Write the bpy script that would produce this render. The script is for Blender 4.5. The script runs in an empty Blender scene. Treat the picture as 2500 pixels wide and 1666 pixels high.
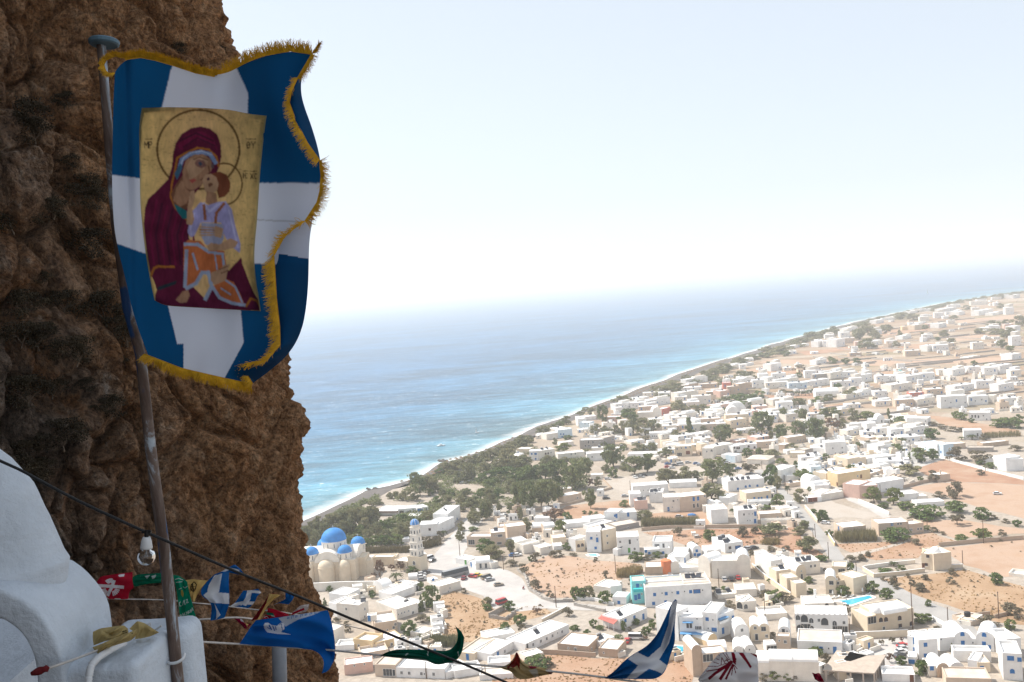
import bpy, bmesh, math, random
import numpy as np
from mathutils import Vector, Matrix, noise
R = math.radians
random.seed(7)
rng = np.random.default_rng(7)
sc = bpy.context.scene
COL = sc.collection

# ------------------------------------------------------------------ camera
CAM_H = 120.0
FPX, CX, CY = 2431.0, 1250.0, 833.0          # focal length and centre in photograph pixels
PITCH, ROLL = R(3.15), R(4.2)
cam_d = bpy.data.cameras.new('camera')
cam = bpy.data.objects.new('camera', cam_d)
COL.objects.link(cam)
cam_d.sensor_width = 36.0
cam_d.lens = 36.0 * FPX / 2500.0
cam_d.clip_start = 0.05
cam_d.clip_end = 120000.0
_fwd = Vector((0, math.cos(PITCH), -math.sin(PITCH)))
_up0 = Vector((0, math.sin(PITCH), math.cos(PITCH)))
_rt0 = Vector((1, 0, 0))
_upc = _up0 * math.cos(ROLL) + _rt0 * math.sin(ROLL)
_rtc = _rt0 * math.cos(ROLL) - _up0 * math.sin(ROLL)
cam.matrix_world = Matrix(((_rtc.x, _upc.x, -_fwd.x, 0), (_rtc.y, _upc.y, -_fwd.y, 0),
                           (_rtc.z, _upc.z, -_fwd.z, CAM_H), (0, 0, 0, 1)))
sc.camera = cam

# ------------------------------------------------------------------ sky, sun, exposure
SUN_EL, SUN_AZ = 50.0, -60.0        # azimuth from +Y, negative = left
world = bpy.data.worlds.new('World')
sc.world = world
world.use_nodes = True
wn = world.node_tree
wn.nodes.clear()
sky = wn.nodes.new('ShaderNodeTexSky')
sky.sky_type = 'NISHITA'
sky.sun_disc = False
sky.sun_elevation = R(SUN_EL)
sky.sun_rotation = R(SUN_AZ)
sky.altitude = 120
sky.air_density = 1.2
sky.dust_density = 0.3
sky.ozone_density = 3.5
bg = wn.nodes.new('ShaderNodeBackground')
bg.inputs[1].default_value = 0.084
wo = wn.nodes.new('ShaderNodeOutputWorld')
hsv = wn.nodes.new('ShaderNodeHueSaturation')
hsv.inputs['Saturation'].default_value = 0.5
hsv.inputs['Hue'].default_value = 0.512
wn.links.new(sky.outputs[0], hsv.inputs['Color'])
veil = wn.nodes.new('ShaderNodeMixRGB')              # thin bright overcast haze over the whole sky
veil.inputs[0].default_value = 0.58
veil.inputs[2].default_value = (4.9, 5.45, 5.95, 1)
wn.links.new(hsv.outputs[0], veil.inputs[1])
wn.links.new(veil.outputs[0], bg.inputs[0])
wn.links.new(bg.outputs[0], wo.inputs[0])
sd = bpy.data.lights.new('sun', 'SUN')
sd.energy = 3.6
sd.angle = R(0.53)
sd.color = (1.0, 0.94, 0.85)
sun = bpy.data.objects.new('sun', sd)
COL.objects.link(sun)
SUN_DIR = Vector((math.sin(R(SUN_AZ)) * math.cos(R(SUN_EL)), math.cos(R(SUN_AZ)) * math.cos(R(SUN_EL)), math.sin(R(SUN_EL))))
sun.rotation_euler = SUN_DIR.to_track_quat('Z', 'Y').to_euler()
sun.location = (0, 0, 400)
sc.view_settings.view_transform = 'Standard'
sc.view_settings.look = 'None'
sc.view_settings.gamma = 1
sc.view_settings.exposure = 1.02
sc.view_settings.use_curve_mapping = False
sc.render.engine = 'CYCLES'
sc.cycles.max_bounces = 8
sc.cycles.diffuse_bounces = 4
sc.cycles.glossy_bounces = 2
sc.cycles.transmission_bounces = 4
sc.cycles.transparent_max_bounces = 8
sc.cycles.volume_bounces = 1
sc.cycles.use_denoising = True
sc.cycles.sample_clamp_indirect = 6

# ------------------------------------------------------------------ photograph pixel -> ray -> place
def ray(x, y):
    dx, dy = (x - CX) / FPX, (y - CY) / FPX
    X = dx * math.cos(ROLL) - dy * math.sin(ROLL)
    Y = dx * math.sin(ROLL) + dy * math.cos(ROLL)
    return _rt0 * X + _fwd - _up0 * Y
EYE = Vector((0, 0, CAM_H))
def gp(x, y, z=0.0):
    d = ray(x, y)
    return EYE + d * ((z - CAM_H) / d.z)
def at(x, y, Y):
    d = ray(x, y)
    return EYE + d * (Y / d.y)
class Crop:
    """coordinates read off an enlarged crop of the photograph"""
    def __init__(s, ox, oy, k): s.ox, s.oy, s.k = ox, oy, k
    def __call__(s, x, y): return (s.ox + x * s.k, s.oy + y * s.k)

# ------------------------------------------------------------------ objects
def link(name, me, mats=(), parent=None, **props):
    o = bpy.data.objects.new(name, me)
    COL.objects.link(o)
    for m in mats if isinstance(mats, (list, tuple)) else [mats]:
        if m is not None: me.materials.append(m)
    if parent is not None: o.parent = parent
    for k, v in props.items(): o[k] = v
    return o
def empty(name, loc, rz=0, label=None, cat=None, group=None):
    o = bpy.data.objects.new(name, None)
    COL.objects.link(o)
    o.location = loc
    o.rotation_euler = (0, 0, rz)
    o.empty_display_size = 0.2
    if label: o['label'] = label
    if cat: o['category'] = cat
    if group: o['group'] = group
    return o
def mesh(name, v, f, mi=None, smooth=False):
    me = bpy.data.meshes.new(name)
    me.from_pydata([tuple(p) for p in v], [], f)
    if mi is not None: me.polygons.foreach_set('material_index', mi)
    if smooth: me.polygons.foreach_set('use_smooth', [True] * len(me.polygons))
    me.update()
    return me
class MB:
    """collects boxes, tubes, lathes and loose faces into one mesh"""
    def __init__(s): s.v, s.f, s.m = [], [], []
    def face(s, pts, mi=0):
        b = len(s.v); s.v += [Vector(p) for p in pts]
        s.f.append(list(range(b, b + len(pts)))); s.m.append(mi)
    def box(s, x0, y0, z0, x1, y1, z1, mi=0, bottom=True):
        b = len(s.v)
        s.v += [Vector(p) for p in ((x0,y0,z0),(x1,y0,z0),(x1,y1,z0),(x0,y1,z0),(x0,y0,z1),(x1,y0,z1),(x1,y1,z1),(x0,y1,z1))]
        fs = [(4,5,6,7),(0,1,5,4),(1,2,6,5),(2,3,7,6),(3,0,4,7)] + ([(3,2,1,0)] if bottom else [])
        for q in fs: s.f.append([b + i for i in q]); s.m.append(mi)
    def tube(s, pts, rad, n=8, mi=0, cap=True):
        pts = [Vector(p) for p in pts]
        rad = rad if isinstance(rad, (list, tuple)) else [rad] * len(pts)
        b = len(s.v); prev = None
        for i, p in enumerate(pts):
            t = (pts[min(i+1, len(pts)-1)] - pts[max(i-1, 0)]).normalized()
            a = prev if prev is not None else (Vector((0,0,1)) if abs(t.z) < .9 else Vector((1,0,0)))
            u = (a - t * a.dot(t)).normalized(); prev = u
            w = t.cross(u)
            for k in range(n):
                an = 2 * math.pi * k / n
                s.v.append(p + (u * math.cos(an) + w * math.sin(an)) * rad[i])
        for i in range(len(pts) - 1):
            for k in range(n):
                s.f.append([b+i*n+k, b+i*n+(k+1)%n, b+(i+1)*n+(k+1)%n, b+(i+1)*n+k]); s.m.append(mi)
        if cap:
            s.f.append([b+k for k in range(n)][::-1]); s.m.append(mi)
            e = b + (len(pts)-1)*n
            s.f.append([e+k for k in range(n)]); s.m.append(mi)
    def lathe(s, prof, n=16, cx=0, cy=0, mi=0, a0=0, a1=2*math.pi):
        b = len(s.v); full = abs(a1 - a0 - 2*math.pi) < 1e-6
        cols = n if full else n + 1
        for (r, z) in prof:
            for k in range(cols):
                an = a0 + (a1 - a0) * k / n
                s.v.append(Vector((cx + r*math.cos(an), cy + r*math.sin(an), z)))
        for i in range(len(prof) - 1):
            for k in range(n):
                k2 = (k+1) % cols
                s.f.append([b+i*cols+k, b+i*cols+k2, b+(i+1)*cols+k2, b+(i+1)*cols+k]); s.m.append(mi)
    def prism(s, poly, z0, z1, mi=0, top=True):
        """vertical prism over a plan polygon (counter-clockwise)"""
        n = len(poly); b = len(s.v)
        s.v += [Vector((p[0], p[1], z0)) for p in poly] + [Vector((p[0], p[1], z1)) for p in poly]
        for i in range(n):
            j = (i+1) % n
            s.f.append([b+i, b+j, b+n+j, b+n+i]); s.m.append(mi)
        if top: s.f.append([b+n+i for i in range(n)]); s.m.append(mi)
    def me(s, name, smooth=False): return mesh(name, s.v, s.f, s.m, smooth)
    def build(s, name, mats, parent=None, smooth=False, **props):
        return link(name, s.me(name, smooth), mats, parent, **props)
def tree_copy(root, **props):
    r = root.copy(); COL.objects.link(r)
    for c in root.children:
        d = c.copy(); COL.objects.link(d); d.parent = r
        for g in c.children:
            e = g.copy(); COL.objects.link(e); e.parent = d
    for k, v in props.items(): r[k] = v
    return r
ORD = ['first','second','third','fourth','fifth','sixth','seventh','eighth','ninth','tenth','eleventh','twelfth',
       'thirteenth','fourteenth','fifteenth','sixteenth','seventeenth','eighteenth','nineteenth','twentieth']

# ------------------------------------------------------------------ materials
MATS = {}
def N(nt, t, **kw):
    n = nt.nodes.new(t)
    for k, v in kw.items():
        if k.startswith('i_'):
            key = k[2:]
            n.inputs[int(key) if key.isdigit() else key.replace('_', ' ')].default_value = v
        else: setattr(n, k, v)
    return n
def ramp(nt, fac, stops, interp='LINEAR'):
    r = nt.nodes.new('ShaderNodeValToRGB')
    r.color_ramp.interpolation = interp
    e = r.color_ramp.elements
    while len(e) < len(stops): e.new(0.5)
    for i, (p, c) in enumerate(stops):
        e[i].position = p
        e[i].color = (c, c, c, 1) if not hasattr(c, '__len__') else (*c, 1)
    nt.links.new(fac, r.inputs[0])
    return r
def base(name):
    m = bpy.data.materials.new(name); m.use_nodes = True
    nt = m.node_tree
    p = nt.nodes['Principled BSDF']
    p.inputs['Specular IOR Level'].default_value = 0.25
    return m, nt, p
def plain(name, c, rough=.8, var=.12, scale=1.5, bump=0.0, bscale=30, detail=4, metal=0, objvar=0.0, spec=.25):
    """painted / mineral surface with cloudy variation and fine relief"""
    if name in MATS: return MATS[name]
    m, nt, p = base(name)
    tc = N(nt, 'ShaderNodeTexCoord')
    nz = N(nt, 'ShaderNodeTexNoise', i_Scale=scale, i_Detail=detail, i_Roughness=.6)
    nt.links.new(tc.outputs['Object'], nz.inputs['Vector'])
    lo = tuple(max(0, x * (1 - var)) for x in c); hi = tuple(min(1, x * (1 + var * .6)) for x in c)
    r = ramp(nt, nz.outputs[0], [(.3, lo), (.68, hi)])
    out = r.outputs[0]
    if objvar:
        oi = N(nt, 'ShaderNodeObjectInfo')
        hs = N(nt, 'ShaderNodeHueSaturation')
        mr = N(nt, 'ShaderNodeMapRange', i_To_Min=1 - objvar, i_To_Max=1 + objvar)
        nt.links.new(oi.outputs['Random'], mr.inputs[0])
        nt.links.new(mr.outputs[0], hs.inputs['Value'])
        nt.links.new(out, hs.inputs['Color']); out = hs.outputs[0]
    nt.links.new(out, p.inputs['Base Color'])
    p.inputs['Roughness'].default_value = rough
    p.inputs['Metallic'].default_value = metal
    p.inputs['Specular IOR Level'].default_value = spec
    if bump:
        nb = N(nt, 'ShaderNodeTexNoise', i_Scale=bscale, i_Detail=5, i_Roughness=.65)
        nt.links.new(tc.outputs['Object'], nb.inputs['Vector'])
        bp = N(nt, 'ShaderNodeBump', i_Strength=bump, i_Distance=.02)
        nt.links.new(nb.outputs[0], bp.inputs['Height'])
        nt.links.new(bp.outputs[0], p.inputs['Normal'])
    MATS[name] = m
    return m
def cloth_mat(name, trans=.35, rough=.85):
    """printed flag cloth: the print is a colour attribute; light passes through the weave"""
    if name in MATS: return MATS[name]
    m, nt, p = base(name)
    at_ = N(nt, 'ShaderNodeVertexColor'); at_.layer_name = 'print'
    p.inputs['Roughness'].default_value = rough
    p.inputs['Specular IOR Level'].default_value = .1
    tr = N(nt, 'ShaderNodeBsdfTranslucent')
    mx = N(nt, 'ShaderNodeMixShader', i_0=trans)
    nt.links.new(at_.outputs[0], p.inputs['Base Color'])
    nt.links.new(at_.outputs[0], tr.inputs[0])
    nt.links.new(p.outputs[0], mx.inputs[1]); nt.links.new(tr.outputs[0], mx.inputs[2])
    nt.links.new(mx.outputs[0], nt.nodes['Material Output'].inputs[0])
    MATS[name] = m
    return m
# ================================================================== SETTING
SEA_Z = -1.2
COAST = [(738,1276),(796,1250),(853,1219),(887,1198),(945,1185),(995,1171),(1025,1162),(1046,1151),(1077,1131),(1101,1126),
         (1138,1114),(1181,1099),(1223,1078),(1260,1066),(1311,1043),(1362,1024),(1418,1003),(1500,972),(1569,946),(1633,923),
         (1694,901),(1780,875),(1842,857),(1882,842),(1984,814),(2035,800),(2102,783),(2191,764),(2297,741),(2397,726),(2491,712),(2620,696),(2800,678)]
cp = [gp(x, y, SEA_Z) for x, y in COAST]
d0 = (cp[0] - cp[4]).normalized(); d1 = (cp[-1] - cp[-4]).normalized()
cp = [cp[0] + d0 * 25000, cp[0] + d0 * 4000, cp[0] + d0 * 900, cp[0] + d0 * 250, cp[0] + d0 * 80] + cp + \
     [cp[-1] + d1 * 1500, cp[-1] + d1 * 8000, cp[-1] + d1 * 32000]
cp = [Vector((p.x, p.y, 0)) for p in cp]
def resample(pts, step, lo, hi):
    out = []
    for a, b in zip(pts[:-1], pts[1:]):
        L = (b - a).length
        n = max(1, int(L / step)) if lo <= pts.index(a) < hi else max(1, min(6, int(L / 400)))
        out += [a.lerp(b, i / n) for i in range(n)]
    return out + [pts[-1]]
shore = resample(cp, 14.0, 4, len(cp) - 5)
def norms(pts, w=6):
    out = []
    for i in range(len(pts)):
        t = (pts[min(i + w, len(pts) - 1)] - pts[max(i - w, 0)]).normalized()
        out.append(Vector((-t.y, t.x, 0)))          # towards the sea (left of the way the coast runs)
    return out
sn = norms(shore)
# smooth the waterline a little and let it swing with the waves
shore = [p + n * (1.6 * math.sin(i * .7) + 2.2 * noise.noise(Vector((i * .23, 1.7, 0)))) for i, (p, n) in enumerate(zip(shore, sn))]
sn = norms(shore, 9)
seadir = sn[len(sn) // 3]

# ---- haze: one closed box round the camera and everything
hz = MB(); hz.box(-33000, -9000, SEA_Z - 4, 42000, 42000, CAM_H + 62)
hm = bpy.data.materials.new('haze_air'); hm.use_nodes = True
hn = hm.node_tree; hn.nodes.clear()
hv = N(hn, 'ShaderNodeVolumePrincipled')
hv.inputs['Color'].default_value = (0.94, 0.97, 1.0, 1)
hv.inputs['Density'].default_value = 0.00019
hv.inputs['Anisotropy'].default_value = 0.25
ho = N(hn, 'ShaderNodeOutputMaterial')
hn.links.new(hv.outputs[0], ho.inputs['Volume'])
hz.build('haze', hm, kind='stuff')

# ---- sea: rows parallel to the waterline, each vertex knows its distance from the shore
offs = [-26, -14, -6, 0, 4, 9, 15, 22, 30, 42, 60, 90, 140, 220, 360, 600, 1000, 1800, 3400, 7000, 15000, 31000]
v, f = [], []
for i, (p, n) in enumerate(zip(shore, sn)):
    for o in offs:
        k = min(1, max(0, (o - 90) / 700))
        q = p + (n * (1 - k) + seadir * k).normalized() * o
        v.append((q.x, q.y, SEA_Z))
M_ = len(offs)
for i in range(len(shore) - 1):
    for j in range(M_ - 1):
        a = i * M_ + j
        f.append((a, a + 1, a + M_ + 1, a + M_))
f = [q[::-1] for q in f]
sea_me = mesh('sea', v, f)
sa = sea_me.attributes.new('shore', 'FLOAT', 'POINT')
sa.data.foreach_set('value', np.tile(np.array(offs, dtype=np.float32), len(shore)))
sm, nt, p = base('sea_water')
geo = N(nt, 'ShaderNodeNewGeometry')
aS = N(nt, 'ShaderNodeAttribute'); aS.attribute_name = 'shore'
mp = N(nt, 'ShaderNodeMapping'); mp.inputs['Rotation'].default_value = (0, 0, R(-12)); mp.inputs['Scale'].default_value = (.35, 1, 1)
nt.links.new(geo.outputs['Position'], mp.inputs[0])
big = N(nt, 'ShaderNodeTexNoise', i_Scale=.009, i_Detail=6, i_Roughness=.62, i_Distortion=.6); nt.links.new(mp.outputs[0], big.inputs['Vector'])
mid = N(nt, 'ShaderNodeTexNoise', i_Scale=.075, i_Detail=5, i_Roughness=.65, i_Distortion=.4); nt.links.new(mp.outputs[0], mid.inputs['Vector'])
fine = N(nt, 'ShaderNodeTexNoise', i_Scale=.5, i_Detail=4, i_Roughness=.6); nt.links.new(mp.outputs[0], fine.inputs['Vector'])
dist = N(nt, 'ShaderNodeMath', operation='MULTIPLY_ADD'); nt.links.new(mid.outputs[0], dist.inputs[0]); dist.inputs[1].default_value = 26; nt.links.new(aS.outputs['Fac'], dist.inputs[2])
depth = N(nt, 'ShaderNodeMapRange', i_From_Min=0, i_From_Max=520); nt.links.new(dist.outputs[0], depth.inputs[0])
deep = ramp(nt, depth.outputs[0], [(0, (.15, .28, .30)), (.04, (.095, .225, .275)), (.14, (.05, .165, .245)), (.42, (.024, .11, .205)), (1, (.018, .088, .185))])
strk = ramp(nt, big.outputs[0], [(.36, .62), (.62, 1.45)])
mul = N(nt, 'ShaderNodeMixRGB', blend_type='MULTIPLY', i_0=1); nt.links.new(deep.outputs[0], mul.inputs[1]); nt.links.new(strk.outputs[0], mul.inputs[2])
rip = ramp(nt, mid.outputs[0], [(.38, .74), (.5, 1.0), (.63, 1.28)])
mul2 = N(nt, 'ShaderNodeMixRGB', blend_type='MULTIPLY', i_0=1); nt.links.new(mul.outputs[0], mul2.inputs[1]); nt.links.new(rip.outputs[0], mul2.inputs[2])
# breaking surf at the edge and whitecaps further out
fo = N(nt, 'ShaderNodeMath', operation='MULTIPLY_ADD'); nt.links.new(mid.outputs[0], fo.inputs[0]); fo.inputs[1].default_value = 30; nt.links.new(aS.outputs['Fac'], fo.inputs[2])
fo2 = N(nt, 'ShaderNodeMath', operation='MULTIPLY_ADD'); nt.links.new(fine.outputs[0], fo2.inputs[0]); fo2.inputs[1].default_value = 9; nt.links.new(fo.outputs[0], fo2.inputs[2])
surf = ramp(nt, N(nt, 'ShaderNodeMapRange', i_From_Min=0, i_From_Max=60).outputs[0], [(0, 1), (.30, 1), (.40, .35), (.55, 0)])
nt.links.new(fo2.outputs[0], surf.inputs[0].links[0].from_node.inputs[0])
cap = N(nt, 'ShaderNodeMath', operation='MULTIPLY'); 
capn = ramp(nt, fine.outputs[0], [(.60, 0), (.68, 1)]); capm = ramp(nt, mid.outputs[0], [(.48, 0), (.58, 1)])
nt.links.new(capn.outputs[0], cap.inputs[0]); nt.links.new(capm.outputs[0], cap.inputs[1])
cap2 = N(nt, 'ShaderNodeMath', operation='MULTIPLY'); nt.links.new(cap.outputs[0], cap2.inputs[0]); cap2.inputs[1].default_value = .75
foam = N(nt, 'ShaderNodeMath', operation='MAXIMUM'); nt.links.new(surf.outputs[0], foam.inputs[0]); nt.links.new(cap2.outputs[0], foam.inputs[1])
mf = N(nt, 'ShaderNodeMixRGB'); nt.links.new(foam.outputs[0], mf.inputs[0]); nt.links.new(mul2.outputs[0], mf.inputs[1]); mf.inputs[2].default_value = (.88, .9, .9, 1)
nt.links.new(mf.outputs[0], p.inputs['Base Color'])
rr = ramp(nt, foam.outputs[0], [(0, .32), (1, .9)]); nt.links.new(rr.outputs[0], p.inputs['Roughness'])
p.inputs['IOR'].default_value = 1.33; p.inputs['Specular IOR Level'].default_value = .5
hsum = N(nt, 'ShaderNodeMath', operation='MULTIPLY_ADD'); nt.links.new(mid.outputs[0], hsum.inputs[0]); hsum.inputs[1].default_value = 2.2; nt.links.new(fine.outputs[0], hsum.inputs[2])
bp = N(nt, 'ShaderNodeBump', i_Strength=.8, i_Distance=1.1); nt.links.new(hsum.outputs[0], bp.inputs['Height']); nt.links.new(bp.outputs[0], p.inputs['Normal'])
link('sea', sea_me, sm, kind='structure')

# ---- land and beach
def width(i):
    q = shore[i].y
    return 19 + 9 * min(1, max(0, (q - 600) / 500)) + 2.5 * noise.noise(Vector((i * .11, 4, 0)))
inner = [p - n * width(i) for i, (p, n) in enumerate(zip(shore, sn))]
v, f = [], []
for i, (p, n) in enumerate(zip(shore, sn)):
    w = width(i)
    for k, z in ((5, SEA_Z - .8), (0, SEA_Z + .02), (-.35 * w, SEA_Z + .75), (-w, -.02), (-w - 8, -.12)):
        q = p + n * k
        v.append((q.x, q.y, z))
for i in range(len(shore) - 1):
    for j in range(4):
        a = i * 5 + j
        f.append((a + 5, a + 6, a + 1, a))
bm_, nt, p = base('black_sand')
geo = N(nt, 'ShaderNodeNewGeometry')
nz = N(nt, 'ShaderNodeTexNoise', i_Scale=.12, i_Detail=6, i_Roughness=.6); nt.links.new(geo.outputs['Position'], nz.inputs['Vector'])
r = ramp(nt, nz.outputs[0], [(.3, (.075, .068, .066)), (.7, (.145, .128, .118))])
nt.links.new(r.outputs[0], p.inputs['Base Color']); p.inputs['Roughness'].default_value = .95
link('beach', mesh('beach', v, f, smooth=True), bm_, kind='structure')

far = inner[-1]; near = inner[0]
poly = [Vector((p.x, p.y, 0)) for p in inner] + [Vector((40000, far.y, 0)), Vector((40000, near.y - 200, 0))]
bm = bmesh.new()
bm.faces.new([bm.verts.new(p) for p in poly][::-1])
bmesh.ops.triangulate(bm, faces=bm.faces[:])
lme = bpy.data.meshes.new('land'); bm.to_mesh(lme); bm.free()
for pl in lme.polygons:
    if pl.normal.z < 0: lme.flip_normals(); break
lm, nt, p = base('land_soil')
geo = N(nt, 'ShaderNodeNewGeometry')
n1 = N(nt, 'ShaderNodeTexNoise', i_Scale=.02, i_Detail=7, i_Roughness=.6); nt.links.new(geo.outputs['Position'], n1.inputs['Vector'])
n2 = N(nt, 'ShaderNodeTexNoise', i_Scale=.45, i_Detail=6, i_Roughness=.7); nt.links.new(geo.outputs['Position'], n2.inputs['Vector'])
vm = N(nt, 'ShaderNodeMapping'); vm.inputs['Rotation'].default_value = (0, 0, R(17)); vm.inputs['Scale'].default_value = (.010, .022, 1)
nt.links.new(geo.outputs['Position'], vm.inputs[0])
vo = N(nt, 'ShaderNodeTexVoronoi', distance='MANHATTAN', i_Scale=1.0, i_Randomness=.85); nt.links.new(vm.outputs[0], vo.inputs['Vector'])
sep = N(nt, 'ShaderNodeSeparateColor'); nt.links.new(vo.outputs['Color'], sep.inputs[0])
pale = ramp(nt, n1.outputs[0], [(.35, (0.304, 0.251, 0.198)), (.55, (0.370, 0.323, 0.277)), (.7, (0.330, 0.271, 0.205))])
plot = ramp(nt, sep.outputs[0], [(.0, (0.310, 0.238, 0.172)), (.3, (0.264, 0.185, 0.125)), (.5, (0.363, 0.297, 0.231)), (.7, (0.238, 0.191, 0.119)), (.85, (0.297, 0.205, 0.139)), (1, (0.205, 0.198, 0.112))], 'CONSTANT')
spos = N(nt, 'ShaderNodeSeparateXYZ'); nt.links.new(geo.outputs['Position'], spos.inputs[0])
mfar = N(nt, 'ShaderNodeMapRange', i_From_Min=560, i_From_Max=900); nt.links.new(spos.outputs[1], mfar.inputs[0])
mx = N(nt, 'ShaderNodeMixRGB'); nt.links.new(mfar.outputs[0], mx.inputs[0]); nt.links.new(pale.outputs[0], mx.inputs[1]); nt.links.new(plot.outputs[0], mx.inputs[2])
speck = ramp(nt, n2.outputs[0], [(.3, .74), (.62, 1.12)])
mm = N(nt, 'ShaderNodeMixRGB', blend_type='MULTIPLY', i_0=1); nt.links.new(mx.outputs[0], mm.inputs[1]); nt.links.new(speck.outputs[0], mm.inputs[2])
nt.links.new(mm.outputs[0], p.inputs['Base Color']); p.inputs['Roughness'].default_value = .95
link('ground', lme, lm, kind='structure')

# ---- fields, lots, roads: sheets a little above the ground
def soil(name, a, b, c, tuft=(.30, .22, .11)):
    if name in MATS: return MATS[name]
    m, nt, p = base(name)
    geo = N(nt, 'ShaderNodeNewGeometry')
    n1 = N(nt, 'ShaderNodeTexNoise', i_Scale=.06, i_Detail=6, i_Roughness=.62); nt.links.new(geo.outputs['Position'], n1.inputs['Vector'])
    r1 = ramp(nt, n1.outputs[0], [(.36, a), (.52, b), (.68, c)])
    n2 = N(nt, 'ShaderNodeTexNoise', i_Scale=.9, i_Detail=6, i_Roughness=.75); nt.links.new(geo.outputs['Position'], n2.inputs['Vector'])
    k = ramp(nt, n2.outputs[0], [(.55, 0), (.66, .7)])
    mx = N(nt, 'ShaderNodeMixRGB'); nt.links.new(k.outputs[0], mx.inputs[0]); nt.links.new(r1.outputs[0], mx.inputs[1]); mx.inputs[2].default_value = (*tuft, 1)
    nt.links.new(mx.outputs[0], p.inputs['Base Color']); p.inputs['Roughness'].default_value = .97
    bp = N(nt, 'ShaderNodeBump', i_Strength=.6, i_Distance=.25); nt.links.new(n2.outputs[0], bp.inputs['Height']); nt.links.new(bp.outputs[0], p.inputs['Normal'])
    MATS[name] = m
    return m
S_OCHRE = soil('ochre_soil', (0.319, 0.190, 0.121), (0.361, 0.232, 0.157), (0.379, 0.273, 0.200), (0.231, 0.149, 0.092))
S_RED = soil('red_soil', (0.298, 0.160, 0.103), (0.345, 0.209, 0.140), (0.377, 0.262, 0.189), (0.229, 0.134, 0.086))
S_PALE = soil('pale_soil', (0.364, 0.239, 0.164), (0.399, 0.283, 0.210), (0.385, 0.258, 0.176), (0.301, 0.203, 0.136))
S_DRY = soil('dry_grass_soil', (0.294, 0.187, 0.110), (0.354, 0.236, 0.148), (0.391, 0.284, 0.192), (0.216, 0.137, 0.076))
S_LOT = soil('dusty_lot', (0.383, 0.330, 0.284), (0.409, 0.363, 0.317), (0.376, 0.317, 0.264), (0.330, 0.277, 0.238))
def asphalt(name, a, b):
    if name in MATS: return MATS[name]
    m, nt, p = base(name)
    geo = N(nt, 'ShaderNodeNewGeometry')
    n1 = N(nt, 'ShaderNodeTexNoise', i_Scale=.09, i_Detail=8, i_Roughness=.7); nt.links.new(geo.outputs['Position'], n1.inputs['Vector'])
    r1 = ramp(nt, n1.outputs[0], [(.34, a), (.66, b)])
    nt.links.new(r1.outputs[0], p.inputs['Base Color']); p.inputs['Roughness'].default_value = .85
    MATS[name] = m
    return m
A_ROAD = asphalt('worn_asphalt', (.27, .26, .25), (.36, .345, .33))
A_PLAZA = asphalt('bleached_paving', (0.360, 0.338, 0.324), (0.475, 0.454, 0.432))
def sheet(name, pts, m, z=.03, crop=None):
    pts = [crop(*q) for q in pts] if crop else pts
    w = [gp(x, y, z) for x, y in pts]
    rag_ = 1.3 if name == 'field' else .35
    o_ = []
    for a, b in zip(w, w[1:] + w[:1]):
        k_ = max(1, min(40, int((b - a).length / 5)))
        for i_ in range(k_):
            q_ = a.lerp(b, i_ / k_); n_ = Vector((b.y - a.y, a.x - b.x, 0)).normalized()
            o_.append(q_ + n_ * rag_ * (noise.noise(q_ * .13) * 1.3 + noise.noise(q_ * .5) * .6))
    w = o_
    bm = bmesh.new()
    fc = bm.faces.new([bm.verts.new(q) for q in w])
    bm.normal_update()
    if fc.normal.z < 0: bmesh.ops.reverse_faces(bm, faces=[fc])
    bmesh.ops.triangulate(bm, faces=bm.faces[:])
    me = bpy.data.meshes.new(name); bm.to_mesh(me); bm.free()
    link(name, me, m, kind='structure')
    return w
FIELD1 = sheet('field', [(1292,1374),(1338,1358),(1381,1356),(1441,1368),(1498,1371),(1572,1378),(1560,1400),(1500,1420),(1440,1440),(1390,1461),(1337,1460),(1300,1435),(1287,1410),(1270,1385)], S_PALE)
FIELD2 = sheet('field', [(1077,1455),(1110,1443),(1180,1462),(1210,1490),(1330,1478),(1345,1496),(1240,1530),(1215,1555),(1130,1570),(1085,1550),(1072,1490)], S_DRY)
FIELD3 = sheet('field', [(1230,1600),(1365,1600),(1500,1607),(1637,1597),(1690,1599),(1700,1720),(1180,1720)], S_OCHRE)
FIELD4 = sheet('field', [(1580,1255),(1725,1242),(1728,1285),(1570,1292)], S_OCHRE)
FIELD5 = sheet('field', [(1569,1300),(1700,1293),(1940,1288),(1975,1330),(2015,1357),(1940,1352),(1870,1325),(1815,1333),(1735,1346),(1650,1324)], S_RED)
FIELD6 = sheet('field', [(2039,1330),(2185,1322),(2219,1308),(2270,1300),(2338,1322),(2287,1332),(2240,1362),(2139,1368),(2080,1352)], S_OCHRE)
FIELD7 = sheet('field', [(2150,1415),(2202,1408),(2313,1397),(2355,1391),(2415,1408),(2560,1450),(2560,1530),(2440,1520),(2347,1492),(2270,1465),(2190,1440)], S_DRY)
FIELD8 = sheet('field', [(2290,1340),(2560,1310),(2560,1400),(2449,1410),(2355,1380)], S_PALE)
FIELD9 = sheet('field', [(2214,1133),(2298,1120),(2560,1190),(2440,1180),(2290,1177)], S_RED)
sheet('field', [(2219,1192),(2289,1178),(2440,1180.5),(2560,1191),(2560,1280),(2400,1243),(2311,1212)], S_PALE)
sheet('field', [(2262,1015),(2311,1018),(2491,1052),(2491,1066),(2400,1058),(2300,1037)], S_OCHRE)
FIELD11 = sheet('field', [(1330,1262),(1384,1236),(1539,1219),(1540,1238),(1476,1247),(1470,1262),(1400,1268)], S_OCHRE)
sheet('parking_lot', [(1476,1170),(1560,1158),(1640,1150),(1720,1135),(1790,1128),(1800,1150),(1740,1160),(1660,1172),(1626,1180),(1536,1206),(1493,1192)], S_LOT)
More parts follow.
